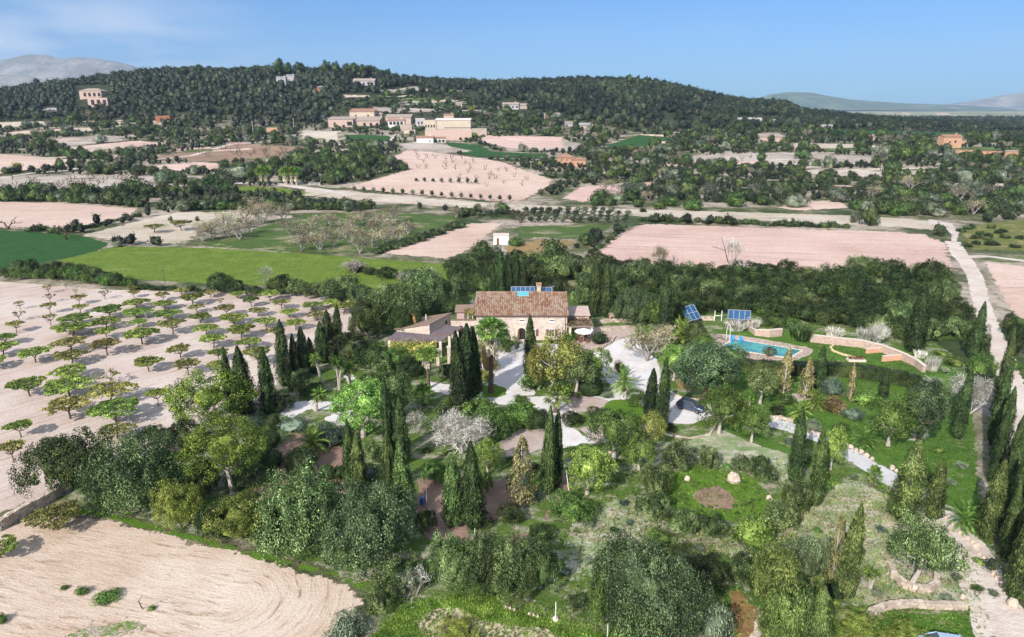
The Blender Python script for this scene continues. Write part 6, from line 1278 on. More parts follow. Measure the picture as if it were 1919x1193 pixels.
cyp([('cypress', 1868, 615, 790, 24), ('cypress', 1860, 680, 835, 22), ('cypress_light', 1866, 725, 870, 26), ('cypress', 1886, 778, 905, 22), ('cypress_light', 1847, 862, 1008, 36), ('cypress', 1875, 800, 960, 24), ('cypress', 1893, 850, 1010, 26), ('cypress_light', 1880, 905, 1050, 24), ('cypress', 1912, 838, 1030, 44), ('cypress_light', 1898, 950, 1120, 42), ('cypress', 1935, 900, 1100, 44), ('cypress', 1902, 810, 940, 20), ('cypress', 1856, 750, 905, 18)], 'in the long row at the right edge', 'cypress row at the right edge')
cyp([('cypress', 940, 468, 558, 20), ('cypress', 955, 482, 558, 16), ('cypress', 968, 474, 558, 16), ('cypress', 982, 490, 560, 16), ('cypress', 927, 494, 558, 16), ('cypress', 1112, 487, 594, 22), ('cypress', 1137, 492, 594, 22)], 'rising behind the farmhouse', 'cypresses behind the farmhouse')
cyp([('cypress', 1243, 512, 628, 26), ('cypress', 1712, 532, 660, 34), ('cypress', 1822, 565, 672, 22), ('cypress', 1745, 520, 610, 18)], 'towering in the dark wood behind the pool', 'cypresses in the wood')
# ------------------------------------------------------------------ garden trees
st = [('lime_tree', 680, 708, 818, 118, 'left of the garden centre'), ('lime_tree', 1100, 828, 925, 90, 'right of the garden centre'), ('green_tree', 1150, 762, 860, 104, 'below the white gravel court'),
 ('green_tree', 1197, 812, 880, 66, 'beside the leafy trees below the gravel'), ('yellow_tree', 1218, 770, 838, 56, 'at the foot of the twin cypresses'), ('green_tree', 1347, 716, 812, 82, 'partly hiding the parked car'), ('green_tree', 1408, 758, 828, 64, 'on the lawn right of the parked car'), ('grey_tree', 1322, 636, 745, 130, 'between gravel court and pool'),
 ('lime_tree', 1262, 640, 712, 66, 'above the parked car'), ('olive_tree', 1424, 690, 756, 66, 'below the pool terrace'), ('almond', 1212, 612, 676, 72, 'beside the white gravel court'), ('almond', 1240, 605, 665, 50, 'beside the white gravel court'), ('green_tree', 1664, 738, 835, 84, 'on the right lawn above the driveway'), ('grey_tree', 1720, 705, 832, 84, 'on the right lawn, dark and dense'),
 ('lime_tree', 1556, 800, 880, 50, 'between driveway and light cypress'), ('bare_white', 1818, 700, 775, 90, 'beside the leaning cypress on the right'), ('bare_grey', 1742, 700, 738, 36, 'behind the dark clipped hedge'), ('bare_white', 866, 772, 850, 108, 'in the garden centre'), ('bare_grey', 782, 768, 812, 44, 'left of the garden centre'),
 ('bare_white', 1645, 604, 646, 36, 'behind the curved garden wall'), ('bare_grey', 896, 556, 598, 36, 'at the left gable of the farmhouse'), ('yellow_tree', 1045, 618, 735, 100, 'before the farmhouse windows'), ('yellow_tree', 1010, 640, 730, 50, 'before the farmhouse windows'), ('olive_tree', 1078, 655, 745, 80, 'in the bed before the terrace'), ('green_tree', 1112, 650, 730, 66, 'in the bed before the terrace'),
 ('phoenix_palm', 1168, 682, 732, 58, 'on the white gravel court'), ('phoenix_palm', 586, 796, 846, 68, 'behind the clipped ball shrubs'), ('phoenix_palm', 1277, 588, 640, 64, 'left of the tilted solar array'), ('phoenix_palm', 1617, 800, 838, 44, 'on the right lawn by the driveway rocks'), ('phoenix_palm', 1527, 725, 765, 42, 'on the lawn below the pool'), ('phoenix_palm', 1498, 748, 785, 42, 'on the lawn below the pool'),
 ('phoenix_palm', 1805, 938, 992, 56, 'beside the lower driveway'), ('fan_palm', 920, 592, 735, 66, 'on a round lawn before the farmhouse'), ('fan_palm', 803, 650, 728, 50, 'before the annex pergola'), ('short_fan_palm', 1040, 716, 772, 50, 'in the bed before the cypress'), ('short_fan_palm', 795, 715, 760, 46, 'by the winding gravel path'), ('short_fan_palm', 845, 742, 775, 36, 'by the winding gravel path'), ('short_fan_palm', 1635, 870, 912, 30, 'beside the pale driveway'),
 ('yucca', 603, 655, 722, 34, 'near the orchard cypresses'), ('yucca', 636, 666, 730, 30, 'near the orchard cypresses'), ('yucca', 655, 668, 718, 32, 'near the orchard cypresses'), ('yucca', 592, 716, 770, 32, 'on the small lawn by the white gravel'), ('yucca', 1030, 688, 738, 36, 'in the bed before the farmhouse'), ('yucca', 1630, 1062, 1108, 36, 'on dry grass by the round terrace'), ('yucca', 1404, 736, 760, 14, 'in the bed right of the car'),
 ('bare_grey', 780, 1060, 1115, 60, 'in the hedge at the bottom centre'), ('bare_grey', 800, 505, 560, 70, 'above the big grey bushes left of the house'), ('dead_sapling', 1370, 442, 502, 30, 'at the near edge of the big pink field')]
for k, cx, yt, yb, w, l in st: stand(k, cx, yt, yb, w, l)
stand('stone_pine', 402, 690, 796, 136, 'at the edge of the fig orchard', var=0); stand('stone_pine', 436, 780, 925, 124, 'with a pale trunk above the hedge', var=1)
for i in range(60): a_ = rnd.uniform(0, 6.28); q_ = rnd.uniform(.5, 1); blob('small_green', 1335+95*q_*math.cos(a_), 924+44*q_*math.sin(a_), 930+46*q_*math.sin(a_), 10, 'in the ring of the round bed', 'low plants of the round bed')
PINK = 'at the near edge of the big pink field'
for a in ((1370, 440, 503, 46, 'bare_grey'), (1236, 460, 500, 32, 'almond'), (1264, 476, 500, 20, 'bare_small'), (1090, 640, 660, 20, 'bare_small')): stand(a[4], a[0], a[1], a[2], a[3], PINK if a[0] > 1100 else 'before the terrace')
bl = [('big_olive', 735, 525, 628, 118, 'in the grove left of the house'), ('big_olive', 795, 500, 600, 105, 'in the grove left of the house'), ('big_dark', 690, 558, 640, 66, 'in the grove left of the house'), ('big_olive', 840, 530, 590, 60, 'in the grove left of the house'), ('big_dark', 760, 570, 640, 60, 'in the grove left of the house'), ('mid_dark', 705, 640, 698, 78, 'below the annex pergola'), ('mid_dark', 655, 618, 695, 90, 'below the annex pergola'), ('mid_green', 745, 650, 700, 56, 'below the annex pergola'), ('mid_dark', 770, 665, 715, 60, 'below the annex pergola'),
 ('mid_dark', 838, 680, 712, 40, 'below the annex pergola'), ('mid_olive', 718, 662, 712, 46, 'in the shrubbery left of the fan palm'), ('mid_olive', 705, 695, 760, 50, 'in the shrubbery left of the fan palm'), ('mid_olive', 752, 696, 790, 60, 'in the shrubbery left of the fan palm'), ('mid_olive', 565, 690, 748, 46, 'among the orchard cypresses'), ('mid_dark', 590, 715, 745, 40, 'among the orchard cypresses'), ('mid_dark', 530, 735, 775, 50, 'among the orchard cypresses'),
 ('clipped', 508, 803, 843, 40, 'beside the pale-trunked pine'), ('clipped', 511, 838, 884, 44, 'beside the pale-trunked pine'), ('clipped_gold', 516, 774, 808, 24, 'beside the pale-trunked pine'), ('clipped', 566, 836, 894, 64, 'beside the low feathery palm'), ('clipped_gold', 614, 868, 902, 32, 'beside the low feathery palm'), ('low_juniper', 474, 884, 920, 110, 'at the foot of the pale-trunked pine'),
 ('small_blue', 468, 778, 810, 62, 'in the lavender band'), ('small_blue', 550, 780, 814, 64, 'in the lavender band'), ('small_blue', 622, 788, 842, 84, 'in the lavender band'), ('small_blue', 690, 868, 905, 44, 'in the lavender band'), ('mid_green', 905, 745, 815, 84, 'in the middle of the garden'), ('mid_green', 935, 765, 830, 60, 'in the middle of the garden'), ('mid_green', 975, 752, 806, 72, 'in the middle of the garden'), ('mid_dark', 1010, 765, 812, 50, 'in the middle of the garden'), ('lime_tree', 915, 822, 892, 66, 'in the middle of the garden'),
 ('mid_olive', 840, 748, 796, 50, 'in the middle of the garden'), ('small_dark', 850, 795, 815, 34, 'in the middle of the garden'), ('small_yellow', 925, 672, 695, 26, 'around the palm lawn'), ('small_yellow', 908, 692, 714, 26, 'around the palm lawn'), ('mid_green', 948, 618, 665, 50, 'against the farmhouse wall'), ('small_brown', 915, 625, 700, 40, 'against the farmhouse wall'), ('small_green', 1068, 618, 642, 30, 'against the farmhouse wall'), ('small_dark', 1124, 620, 648, 34, 'beside the terrace'),
 ('small_green', 1000, 697, 734, 60, 'at the foot of the lone cypress'), ('clipped', 1103, 700, 746, 54, 'at the edge of the gravel court'), ('small_silver', 1136, 732, 748, 26, 'at the edge of the gravel court'), ('small_green', 1070, 716, 746, 50, 'at the edge of the gravel court'), ('small_green', 975, 738, 758, 30, 'at the edge of the gravel court'), ('small_brown', 1160, 672, 700, 24, 'at the edge of the gravel court'),
 ('mid_dark', 1070, 770, 800, 44, 'between the gravel paths'), ('mid_olive', 1125, 762, 795, 60, 'between the gravel paths'), ('mid_green', 1190, 725, 765, 40, 'between the gravel paths'), ('mid_green', 1070, 920, 988, 86, 'above the bottom centre hedge'), ('mid_dark', 1255, 790, 812, 20, 'between the gravel paths'),
 ('mid_olive', 1222, 870, 945, 66, 'around the round bed'), ('mid_olive', 1222, 922, 982, 70, 'around the round bed'), ('mid_olive', 1278, 952, 1008, 56, 'around the round bed'), ('mid_olive', 1334, 960, 1010, 60, 'around the round bed'), ('mid_olive', 1268, 822, 888, 60, 'around the round bed'), ('mid_olive', 1326, 832, 882, 40, 'around the round bed'), ('mid_olive', 1390, 848, 890, 44, 'around the round bed'), ('mid_dark', 1425, 852, 880, 32, 'around the round bed'), ('mid_olive', 1434, 872, 906, 44, 'around the round bed'), ('mid_olive', 1490, 900, 965, 56, 'around the round bed'), ('mid_olive', 1460, 935, 1000, 66, 'around the round bed'),
 ('mid_dark', 798, 955, 1000, 44, 'among the garden centre cypresses'), ('mid_dark', 900, 955, 995, 56, 'among the garden centre cypresses'), ('mid_dark', 955, 940, 985, 56, 'among the garden centre cypresses'), ('mid_green', 815, 862, 912, 50, 'among the garden centre cypresses'), ('mid_green', 905, 880, 930, 40, 'among the garden centre cypresses'), ('mid_olive', 700, 820, 870, 36, 'among the garden centre cypresses'), ('mid_dark', 640, 870, 905, 36, 'among the garden centre cypresses'), ('small_blue', 1010, 920, 940, 24, 'among the garden centre cypresses'),
 ('reed_clump', 1500, 605, 642, 48, 'between the two curved wall stretches'), ('grass_clump', 1378, 600, 622, 44, 'along the curved garden wall'), ('grass_clump', 1562, 612, 636, 36, 'along the curved garden wall'), ('grass_clump', 1618, 612, 640, 30, 'along the curved garden wall'), ('grass_clump', 1745, 665, 697, 26, 'along the curved garden wall'), ('grass_clump', 1415, 596, 614, 24, 'along the curved garden wall'), ('grass_clump', 1722, 655, 672, 24, 'along the curved garden wall'),
 ('small_blue', 1558, 705, 746, 44, 'on the lawn below the dark hedge'), ('small_blue', 1595, 762, 790, 44, 'on the lawn below the dark hedge'), ('small_brown', 1562, 738, 778, 44, 'on the lawn below the dark hedge'), ('small_blue', 1678, 695, 720, 34, 'on the lawn below the dark hedge'), ('small_green', 1620, 728, 762, 50, 'on the lawn below the dark hedge'), ('small_dark', 1455, 755, 782, 32, 'on the lawn below the dark hedge'), ('small_green', 1472, 735, 760, 40, 'on the lawn below the dark hedge'), ('small_yellow', 1390, 745, 790, 26, 'on the lawn below the dark hedge'), ('small_dark', 1728, 868, 905, 32, 'beside the pale driveway'), ('small_green', 1575, 790, 812, 36, 'beside the pale driveway'), ('small_silver', 1520, 785, 812, 40, 'beside the pale driveway'),
 ('small_green', 1790, 665, 690, 40, 'on the bright lawn by the right road'), ('mid_green', 1835, 660, 712, 50, 'on the bright lawn by the right road'), ('small_green', 1765, 655, 668, 30, 'on the bright lawn by the right road'), ('mid_dark', 1825, 605, 670, 50, 'on the bright lawn by the right road'), ('mid_dark', 1886, 585, 630, 30, 'beside the right-hand road'), ('mid_dark', 1900, 602, 645, 34, 'beside the right-hand road'), ('mid_dark', 1903, 625, 668, 32, 'beside the right-hand road'), ('small_green', 1900, 675, 695, 30, 'beside the right-hand road'), ('small_olive', 1855, 1040, 1080, 30, 'beside the right-hand road'),
 ('big_green', 1185, 540, 612, 78, 'behind the stone oven'), ('mid_green', 1215, 560, 612, 50, 'behind the stone oven'), ('mid_olive', 1300, 600, 650, 44, 'between palm and pool'), ('mid_green', 1318, 622, 660, 40, 'between palm and pool'), ('mid_olive', 1370, 645, 680, 60, 'between palm and pool'), ('small_green', 1480, 596, 615, 44, 'behind the curved garden wall'), ('mid_green', 1450, 585, 615, 60, 'behind the curved garden wall'), ('small_olive', 1440, 645, 672, 30, 'at the near edge of the pool')]
for k, cx, yt, yb, w, l in bl:
    (stand if k == 'lime_tree' else blob)(k, cx, yt, yb, w, l)
fill = [(505,905,22),(560,905,20),(640,920,26),(598,930,24),(1110,870,26),(1160,905,22),(1170,950,24),(1105,990,28),(1150,1000,22),(1180,985,20),(1300,850,22),(1360,880,20),(1480,835,24),(1510,870,22),(1550,920,24),(1600,900,20),(1650,1000,24),(1590,1010,20),(1640,1120,30),(1560,1140,34),(1530,1000,20),(1760,850,24),(1800,880,26),(1780,910,24),(1700,760,20),(1760,770,20),(1630,690,14),(1100,1060,26),(1060,1080,24),(1130,1110,30),(1360,1060,26),(1400,1110,30),(1310,1035,24),(830,835,22),(800,850,20),(960,870,26),(1000,880,22),(1790,1090,26),(1740,1060,26),(1770,1130,30),(700,1000,20),(1070,850,24),(480,935,20),(560,960,30),(1830,1110,24),(1845,960,26),(1835,1060,24),(1860,1120,24),(1770,700,22),(1540,690,16)]
for x, y, w in fill: blob(rnd.choice(['small_green', 'small_silver', 'small_dark', 'small_green', 'small_blue']), x, y-w*.62, y, w, 'scattered over the garden grass', 'small garden shrubs')
# clipped dark hedge below the pool
def hedge(px, h, th, mat, label, name='clipped_hedge'):
    W = [np.array(P(*p)[:2]) for p in px]; c = W[0]; g = G(); rg = np.random.default_rng(9); Pt, Nn = [], []; k = G()
    for a, b in zip(W, W[1:]):
        ln = np.linalg.norm(b-a); d = (b-a)/ln; n = np.array([-d[1], d[0]]); N = int(ln*420); s = rg.uniform(0, ln, N); f = rg.integers(0, 3, N); u = rg.uniform(-.5, .5, N)*th; z = rg.uniform(.05, h, N)
        wob = .12*np.sin(s*1.7+a[0])
        side = np.where(f == 0, -th/2-wob, np.where(f == 1, th/2+wob, u)); zz = np.where(f == 2, h+wob, z); xy = a-c+d*s[:, None]+n*side[:, None]
        Pt.append(np.c_[xy, zz]); Nn.append(np.c_[n*np.where(f == 0, -1, np.where(f == 1, 1, 0))[:, None], np.where(f == 2, 1., .2)])
        m = (a+b)/2-c; k.box((m[0], m[1], h/2), (ln, th*.85, h*.94), math.atan2(d[1], d[0]))
    leaves(g, np.concatenate(Pt), np.concatenate(Nn), .18, .10, rg, .5); V, Q, M = k.data(); g.add(V, Q); o = g.obj(name, LM[mat], loc=(c[0], c[1], 0)); tag(o, label, 'hedge')
hedge([(1380, 697), (1480, 701), (1560, 702), (1640, 711), (1700, 723), (1755, 744)], 2.1, 1.8, 'fardark', 'long dark clipped hedge between the pool and the lower lawn')
# ------------------------------------------------------------------ scattering individuals
def scatter(poly, n, sz, kinds, loc, group, mind=.8, hf=(.75, 1.1), avoid=()):
    xs = [p[0] for p in poly]; ys = [p[1] for p in poly]; pts = []; t = 0
    while len(pts) < n and t < n*60:
        t += 1; x = rnd.uniform(min(xs), max(xs)); y = rnd.uniform(min(ys), max(ys))
        if not inpoly(x, y, poly) or any(inpoly(x, y, a) for a in avoid): continue
        s = sz*rnd.uniform(.75, 1.25)
        if any(abs(x-a)/s < mind and abs(y-b)/(s*.5) < mind for a, b in pts): continue
        pts.append((x, y)); w = s; k = rnd.choice(kinds); h = w*rnd.uniform(*hf)
        if k == 'far_tall': w *= .7; h *= 1.25
        blob(k, x, y-h, y, w, loc, group)
    return pts
def rowof(pts, n, sz, kinds, loc, group, hf=(.6, .85), jit=3):
    L_ = [0]; [L_.append(L_[-1]+math.dist(a, b)) for a, b in zip(pts, pts[1:])]
    for i in range(n):
        s = (i+.5)/n*L_[-1]; k = max(j for j in range(len(pts)-1) if L_[j] <= s); t = (s-L_[k])/(L_[k+1]-L_[k]); a, b = pts[k], pts[k+1]
        w = sz*rnd.uniform(.75, 1.3); y = a[1]+(b[1]-a[1])*t+rnd.uniform(-jit, jit)*.6; blob(rnd.choice(kinds), a[0]+(b[0]-a[0])*t+rnd.uniform(-jit, jit), y-w*rnd.uniform(*hf), y, w, loc, group)
dk = ['far_dark', 'far_dark', 'far_green', 'far_olive']
md = ['mid_dark', 'mid_dark', 'mid_dark', 'mid_olive']
avoid = [[(1375, 575), (1425, 575), (1425, 625), (1260, 625), (1260, 570)]]
for lo, hi, nm in ((508, 530, 'at the back of the pool-side wood'), (530, 556, 'in the middle of the pool-side wood'), (556, 590, 'in the front-middle of the pool-side wood'), (590, 640, 'at the front of the pool-side wood')):
    base = [(1150, 512), (1240, 520), (1500, 520), (1620, 512), (1770, 520), (1788, 560), (1800, 640), (1790, 665), (1750, 650), (1735, 645), (1600, 618), (1480, 600), (1250, 600), (1150, 600)]
    pl_ = [p for p in base]; n0 = 0
    pts = []; t = 0
    while len(pts) < {508: 20, 530: 26, 556: 28, 590: 24}[lo] and t < 3000:
        t += 1; x = rnd.uniform(1150, 1830); y = rnd.uniform(lo, hi)+rnd.uniform(0, 3)
        if not inpoly(x, y, base) or any(inpoly(x, y, a) for a in avoid) or any(abs(x-a) < 26 and abs(y-b) < 13 for a, b in pts): continue
        pts.append((x, y)); w = rnd.uniform(42, 66); blob(rnd.choice(md+['big_olive']), x, y-w*rnd.uniform(.6, .78), y+4, w, nm, 'bushy trees of the wood behind the pool')
scatter([(860, 560), (855, 510), (900, 490), (1000, 500), (1110, 500), (1150, 520), (1150, 590), (1070, 575), (1065, 560), (900, 560)], 30, 52, md, 'in the wood directly behind the farmhouse', 'bushy trees behind the farmhouse', .5, (.7, .9))
rowof([(1240, 614), (1330, 585), (1440, 590), (1560, 606), (1690, 632), (1740, 650)], 14, 52, md, 'in the wood just above the curved wall', 'bushy trees of the wood behind the pool', (.7, .85), 4)
# hedge behind the fig orchard and bushes in the meadow edge
g_ = 'hedge behind the fig orchard'
rowof([(0, 518), (40, 524), (90, 524), (140, 528), (200, 538), (250, 540)], 15, 30, ['mid_dark', 'mid_green', 'mid_dark'], 'in the hedge behind the fig orchard', g_, (.7, .9)); rowof([(30, 508), (120, 515), (235, 530)], 9, 26, ['mid_dark', 'mid_olive'], 'on the meadow side of the orchard hedge', g_, (.8, 1))
rowof([(250, 541), (320, 546), (390, 549)], 12, 20, ['mid_dark', 'small_dark'], 'in the low hedge before the bright meadow', g_, (.45, .6), 2)
for b in (('mid_dark', 415, 508, 552, 58), ('mid_dark', 443, 522, 552, 40), ('mid_dark', 478, 535, 556, 34), ('mid_dark', 530, 513, 556, 62), ('mid_olive', 556, 520, 558, 44), ('mid_olive', 590, 525, 562, 46), ('mid_olive', 620, 520, 565, 50), ('mid_olive', 655, 512, 562, 56), ('mid_dark', 640, 540, 570, 44), ('mid_olive', 680, 530, 575, 50), ('mid_dark', 725, 498, 525, 44), ('mid_dark', 770, 503, 530, 50), ('small_brown', 668, 485, 512, 46), ('small_dark', 695, 500, 516, 30), ('big_olive', 810, 515, 575, 70)): blob(b[0], *b[1:], 'between bright meadow and fig orchard', 'bushes between meadow and orchard')
for a in ((665, 482, 512, 50, 'bare_grey'), (500, 495, 530, 30, 'bare_grey'), (800, 500, 545, 60, 'bare_grey'), (760, 505, 540, 40, 'bare_grey')): stand(a[4], a[0], a[1], a[2], a[3], 'between the bright meadow and the farmhouse')
stand('bare_white', 430, 412, 445, 10, 'by the pale dry field')
for b in (('far_dark', 1035, 440, 500, 62), ('far_green', 1012, 470, 510, 60), ('far_olive', 1070, 480, 520, 50), ('far_dark', 905, 448, 488, 40), ('far_dark', 890, 465, 500, 34), ('far_dark', 915, 460, 495, 34), ('far_green', 968, 445, 462, 34), ('far_dark', 1097, 436, 460, 28), ('far_dark', 885, 480, 505, 40), ('far_green', 925, 480, 512, 44)): blob(b[0], *b[1:], 'around the white field shed', 'trees around the field shed')
# ------------------------------------------------------------------ middle distance
rowof([(-10, 377), (40, 378), (120, 380), (200, 384), (270, 390)], 17, 28, dk, 'in the hedge behind the left pink field', 'hedge behind the left pink field', (.7, 1.1)); rowof([(60, 372), (160, 374), (240, 372), (330, 368), (370, 372)], 12, 36, dk, 'tallest, behind the left pink field', 'trees behind the left pink field', (.7, .95)); rowof([(300, 345), (370, 348), (420, 358), (430, 372)], 8, 30, dk, 'in the dark trees right of the left hedge', 'trees behind the left pink field', (.7, .9))
rowof([(335, 398), (420, 392), (500, 394), (580, 394), (640, 396), (700, 395)], 20, 26, dk, 'in the hedge along the white track', 'hedge along the white track', (.6, .9)); rowof([(45, 432), (110, 436), (135, 440)], 6, 18, ['low_hedge'], 'at the far edge of the deep green crop', 'low shrubs by the green crop'); rowof([(135, 432), (200, 420), (265, 406)], 10, 16, ['low_hedge'], 'along the diagonal field bank', 'low shrubs by the green crop', (.4, .5))
for a in ((15, 405, 428, 40, 'far_bare'), (125, 425, 448, 32, 'far_bare'), (222, 448, 462, 20, 'far_silver'), (290, 418, 436, 36, 'fig_olive'), (340, 412, 432, 36, 'fig_olive'), (320, 404, 414, 10, 'far_dark'), (370, 404, 414, 9, 'far_dark'), (385, 415, 435, 34, 'far_almond')): (stand)(a[4], a[0], a[1], a[2], a[3], 'around the pale dry field on the left')
for i, (x, y) in enumerate(((380,452),(400,448),(395,438),(425,445),(420,432),(450,448),(445,428),(470,438),(460,415),(490,420),(500,405),(530,415),(560,455),(565,470),(585,445),(600,468),(610,450),(625,462),(640,440),(545,440),(655,455),(675,475),(680,455),(700,462),(705,440),(725,455),(735,438),(745,452),(690,420),(715,425),(740,418),(765,440),(480,400),(620,425),(660,425),(590,425))): stand('far_almond', x, y-rnd.uniform(26, 36), y, rnd.uniform(34, 46), 'in the almond grove '+('left part' if x < 520 else 'middle part' if x < 660 else 'right part'), 'almond trees of the grove')
rowof([(700, 478), (770, 460), (820, 440), (870, 425)], 14, 20, ['low_hedge', 'far_dark'], 'beside the small pinkish field', 'shrubs beside the small pinkish field', (.5, .8)); rowof([(850, 412), (900, 400), (960, 398)], 8, 22, ['far_dark', 'far_almond'], 'at the far end of the small pinkish field', 'shrubs beside the small pinkish field')
for r_i in range(4):
    y = 396+r_i*6.5
    for i in range(13 if r_i else 11):
        x = 985+i*16+r_i*(-3)+rnd.uniform(-3, 3)
        if x < 1180: blob(rnd.choice(['small_olive']), x, y-12, y+2, 15, 'in the olive grove, '+['back row', 'second row', 'third row', 'front row'][r_i], 'small trees of the olive grove')
for i in range(12): blob('small_olive', 855+i*10.5, 385+rnd.uniform(0, 12), 402+rnd.uniform(0, 12), 14, 'by the white track left of the grove', 'small trees beside the white track')
stand('far_bare', 975, 384, 418, 26, 'beside the olive grove')
for i in range(17): blob('small_olive', 664+i*18.2, 346+i*1.05, 357+i*1.2+2, 10, 'in the front row of the pale plantation', 'young trees of the pale plantation')
for i in range(8): blob('small_olive', 780+i*16, 331, 341+i*.7, 9, 'in the second row of the pale plantation', 'young trees of the pale plantation')
pp_ = []
for (x, y) in [(830+rnd.uniform(0, 190), rnd.uniform(292, 350)) for _ in range(60)]+[(760+rnd.uniform(0, 80), rnd.uniform(285, 318)) for _ in range(16)]:
    if inpoly(x, y, [(790, 320), (740, 292), (830, 285), (940, 300), (1030, 335), (960, 360), (880, 345)]) and all(abs(x-a)+abs(y-b)*1.6 > 13 for a, b in pp_): pp_.append((x, y)); stand('far_bare', x, y-rnd.uniform(9, 14), y, rnd.uniform(8, 12), 'on the pale plantation '+('back' if y < 305 else 'middle' if y < 325 else 'right front'), 'bare trees of the pale plantation')
for k, n, poly, sz, lc in ((dk, 24, [(410, 345), (420, 320), (520, 305), (600, 300), (640, 310), (640, 345), (500, 350)], 26, 'in the trees around the shaggy palms'), (dk, 26, [(540, 310), (580, 290), (700, 275), (730, 300), (780, 315), (740, 330), (640, 340)], 30, 'in the dark clump left of the pale plantation')): scatter(poly, n, sz, k, lc, 'trees '+lc[3:], .55, (.7, .95))
for x in (492, 500, 538, 548, 556, 535): stand('far_palm', x, 312, 347, 20, 'in the palm clump beside the white track', 'shaggy palms')
for b in (('far_dark', 623, 322, 347, 32), ('far_dark', 680, 268, 312, 50), ('far_dark', 655, 280, 320, 44), ('far_dark', 565, 280, 312, 44), ('far_green', 520, 290, 315, 36), ('far_silver', 450, 305, 338, 50), ('far_olive', 425, 318, 345, 40)): blob(b[0], *b[1:], 'standing large left of the pale plantation', 'large trees left of the plantation')
rowof([(1110, 385), (1200, 398), (1300, 404)], 0+1, 14, ['low_hedge'], 'by the white track', 'track shrubs')
rowof([(1195, 415), (1320, 418), (1460, 424), (1590, 428)], 30, 18, ['low_hedge', 'low_hedge', 'far_dark'], 'in the low hedge behind the big pink field', 'low hedge behind the big pink field', (.5, .75), 2)
rowof([(1090, 490), (1130, 460), (1175, 425)], 12, 14, ['low_hedge'], 'along the left edge of the big pink field', 'shrubs left of the big pink field', (.5, .7), 1); rowof([(1150, 508), (1300, 508), (1500, 514), (1600, 516)], 20, 18, ['low_hedge', 'small_green'], 'along the near edge of the big pink field', 'shrubs before the big pink field', (.3, .5), 2)
big = dk+['far_silver', 'far_almond']
W1 = [(1110, 388), (1150, 345), (1300, 335), (1430, 355), (1440, 385), (1300, 396)]
W2 = [(1600, 395), (1640, 365), (1760, 352), (1900, 372), (1960, 385), (1960, 405), (1780, 412), (1640, 404)]
scatter(W1, 36, 34, big, 'in the scrub wood right of the pale plantation', 'trees of the scrub wood', .5, (.6, .85)); scatter(W2, 46, 40, big, 'in the scrub wood above the right vineyard', 'trees of the vineyard wood', .5, (.6, .85))
blob('far_dark', 1629, 376, 424, 42, 'alone before the scrub wood on the right')
for b in (('far_silver', 1600, 395, 418, 22), ('far_silver', 1570, 350, 380, 46), ('far_silver', 1490, 360, 390, 50), ('far_silver', 1800, 312, 345, 60), ('far_dark', 1770, 316, 346, 44), ('far_dark', 1840, 314, 346, 50), ('far_dark', 1725, 322, 345, 40), ('far_dark', 1670, 296, 332, 40), ('far_silver', 1648, 262, 305, 34), ('far_dark', 1615, 252, 285, 34), ('far_dark', 1730, 262, 292, 38), ('far_green', 1690, 268, 300, 34), ('far_dark', 1505, 275, 300, 38), ('far_dark', 1545, 315, 336, 22), ('far_dark', 1640, 290, 315, 22)): blob(b[0], *b[1:], 'standing large in the right-hand fields', 'large trees in the right-hand fields')
for k in range(20): x = 1800+rnd.uniform(0, 115); y = rnd.uniform(425, 465); blob('low_hedge', x, y-8, y+1, rnd.uniform(14, 22), 'in the right vineyard', 'vineyard bushes')
flds_ex = [f[1] for f in flds]
av = flds_ex+[[(1040, 285), (1100, 285), (1100, 316), (1040, 316)]]+FH
far_k = ['far_dark', 'far_dark', 'far_green', 'far_olive', 'far_silver', 'far_tall']
zones = [([(0, 345), (0, 255), (130, 245), (280, 245), (280, 345)], 62, 22, 'on the left terraces'), ([(280, 345), (280, 245), (440, 250), (610, 245), (610, 300), (400, 345)], 62, 20, 'in the scrub left of the village'), ([(0, 255), (0, 215), (140, 210), (300, 232), (280, 250)], 34, 20, 'on the upper left terraces'),
 ([(600, 250), (620, 200), (700, 180), (800, 200), (940, 205), (1000, 250), (900, 262), (780, 250)], 110, 12, 'among the village houses'), ([(700, 200), (720, 172), (860, 172), (900, 195), (800, 205)], 46, 12, 'on the terraces above the village'), ([(920, 270), (940, 205), (1090, 225), (1140, 250), (1120, 300), (1040, 310), (940, 300)], 52, 20, 'in the woods right of the village'),
 ([(1090, 345), (1130, 285), (1290, 270), (1290, 335), (1100, 350)], 46, 24, 'right of the orange farmhouse'), ([(1130, 250), (1300, 240), (1490, 240), (1490, 285), (1290, 290), (1130, 270)], 56, 22, 'in woods above the grey fields'), ([(1290, 345), (1300, 300), (1560, 312), (1740, 318), (1740, 350), (1600, 372), (1450, 372), (1430, 345)], 62, 24, 'in the scrub below the grey fields'),
 ([(1490, 290), (1500, 245), (1919, 255), (1919, 300), (1600, 300)], 56, 22, 'in the far right woods'), ([(1740, 345), (1760, 300), (1919, 305), (1960, 375), (1890, 350)], 34, 28, 'below the long orange garden wall')]
for poly, n, sz, lc in zones:
    xs = sorted(p[0] for p in poly); xm = (xs[0]+xs[-1])/2
    if n in (110, 46): av_ = FH
    else: av_ = av
    scatter(poly, int(n*.62), sz, far_k, lc, 'trees '+lc, .5, (.6, 1.0), avoid=av_)
    scatter(poly, int(n*.62), sz*.8, ['far_dark2', 'far_dark2', 'far_green', 'far_almond'], lc, 'trees '+lc, .5, (.6, .95), avoid=av_)
for i in range(34): x = rnd.uniform(20, 330); y = rnd.uniform(330, 352); stand('far_bare', x, y-11, y, 14, 'in the pale pasture above left hedge, '+('left side' if x < 170 else 'right side'), 'bare trees of the left pasture')
for i in range(26): x = rnd.uniform(300, 610); y = rnd.uniform(272, 300); stand('far_bare', x, y-11, y, 15, 'in the brown terraces left of the village', 'bare trees of the brown terraces')
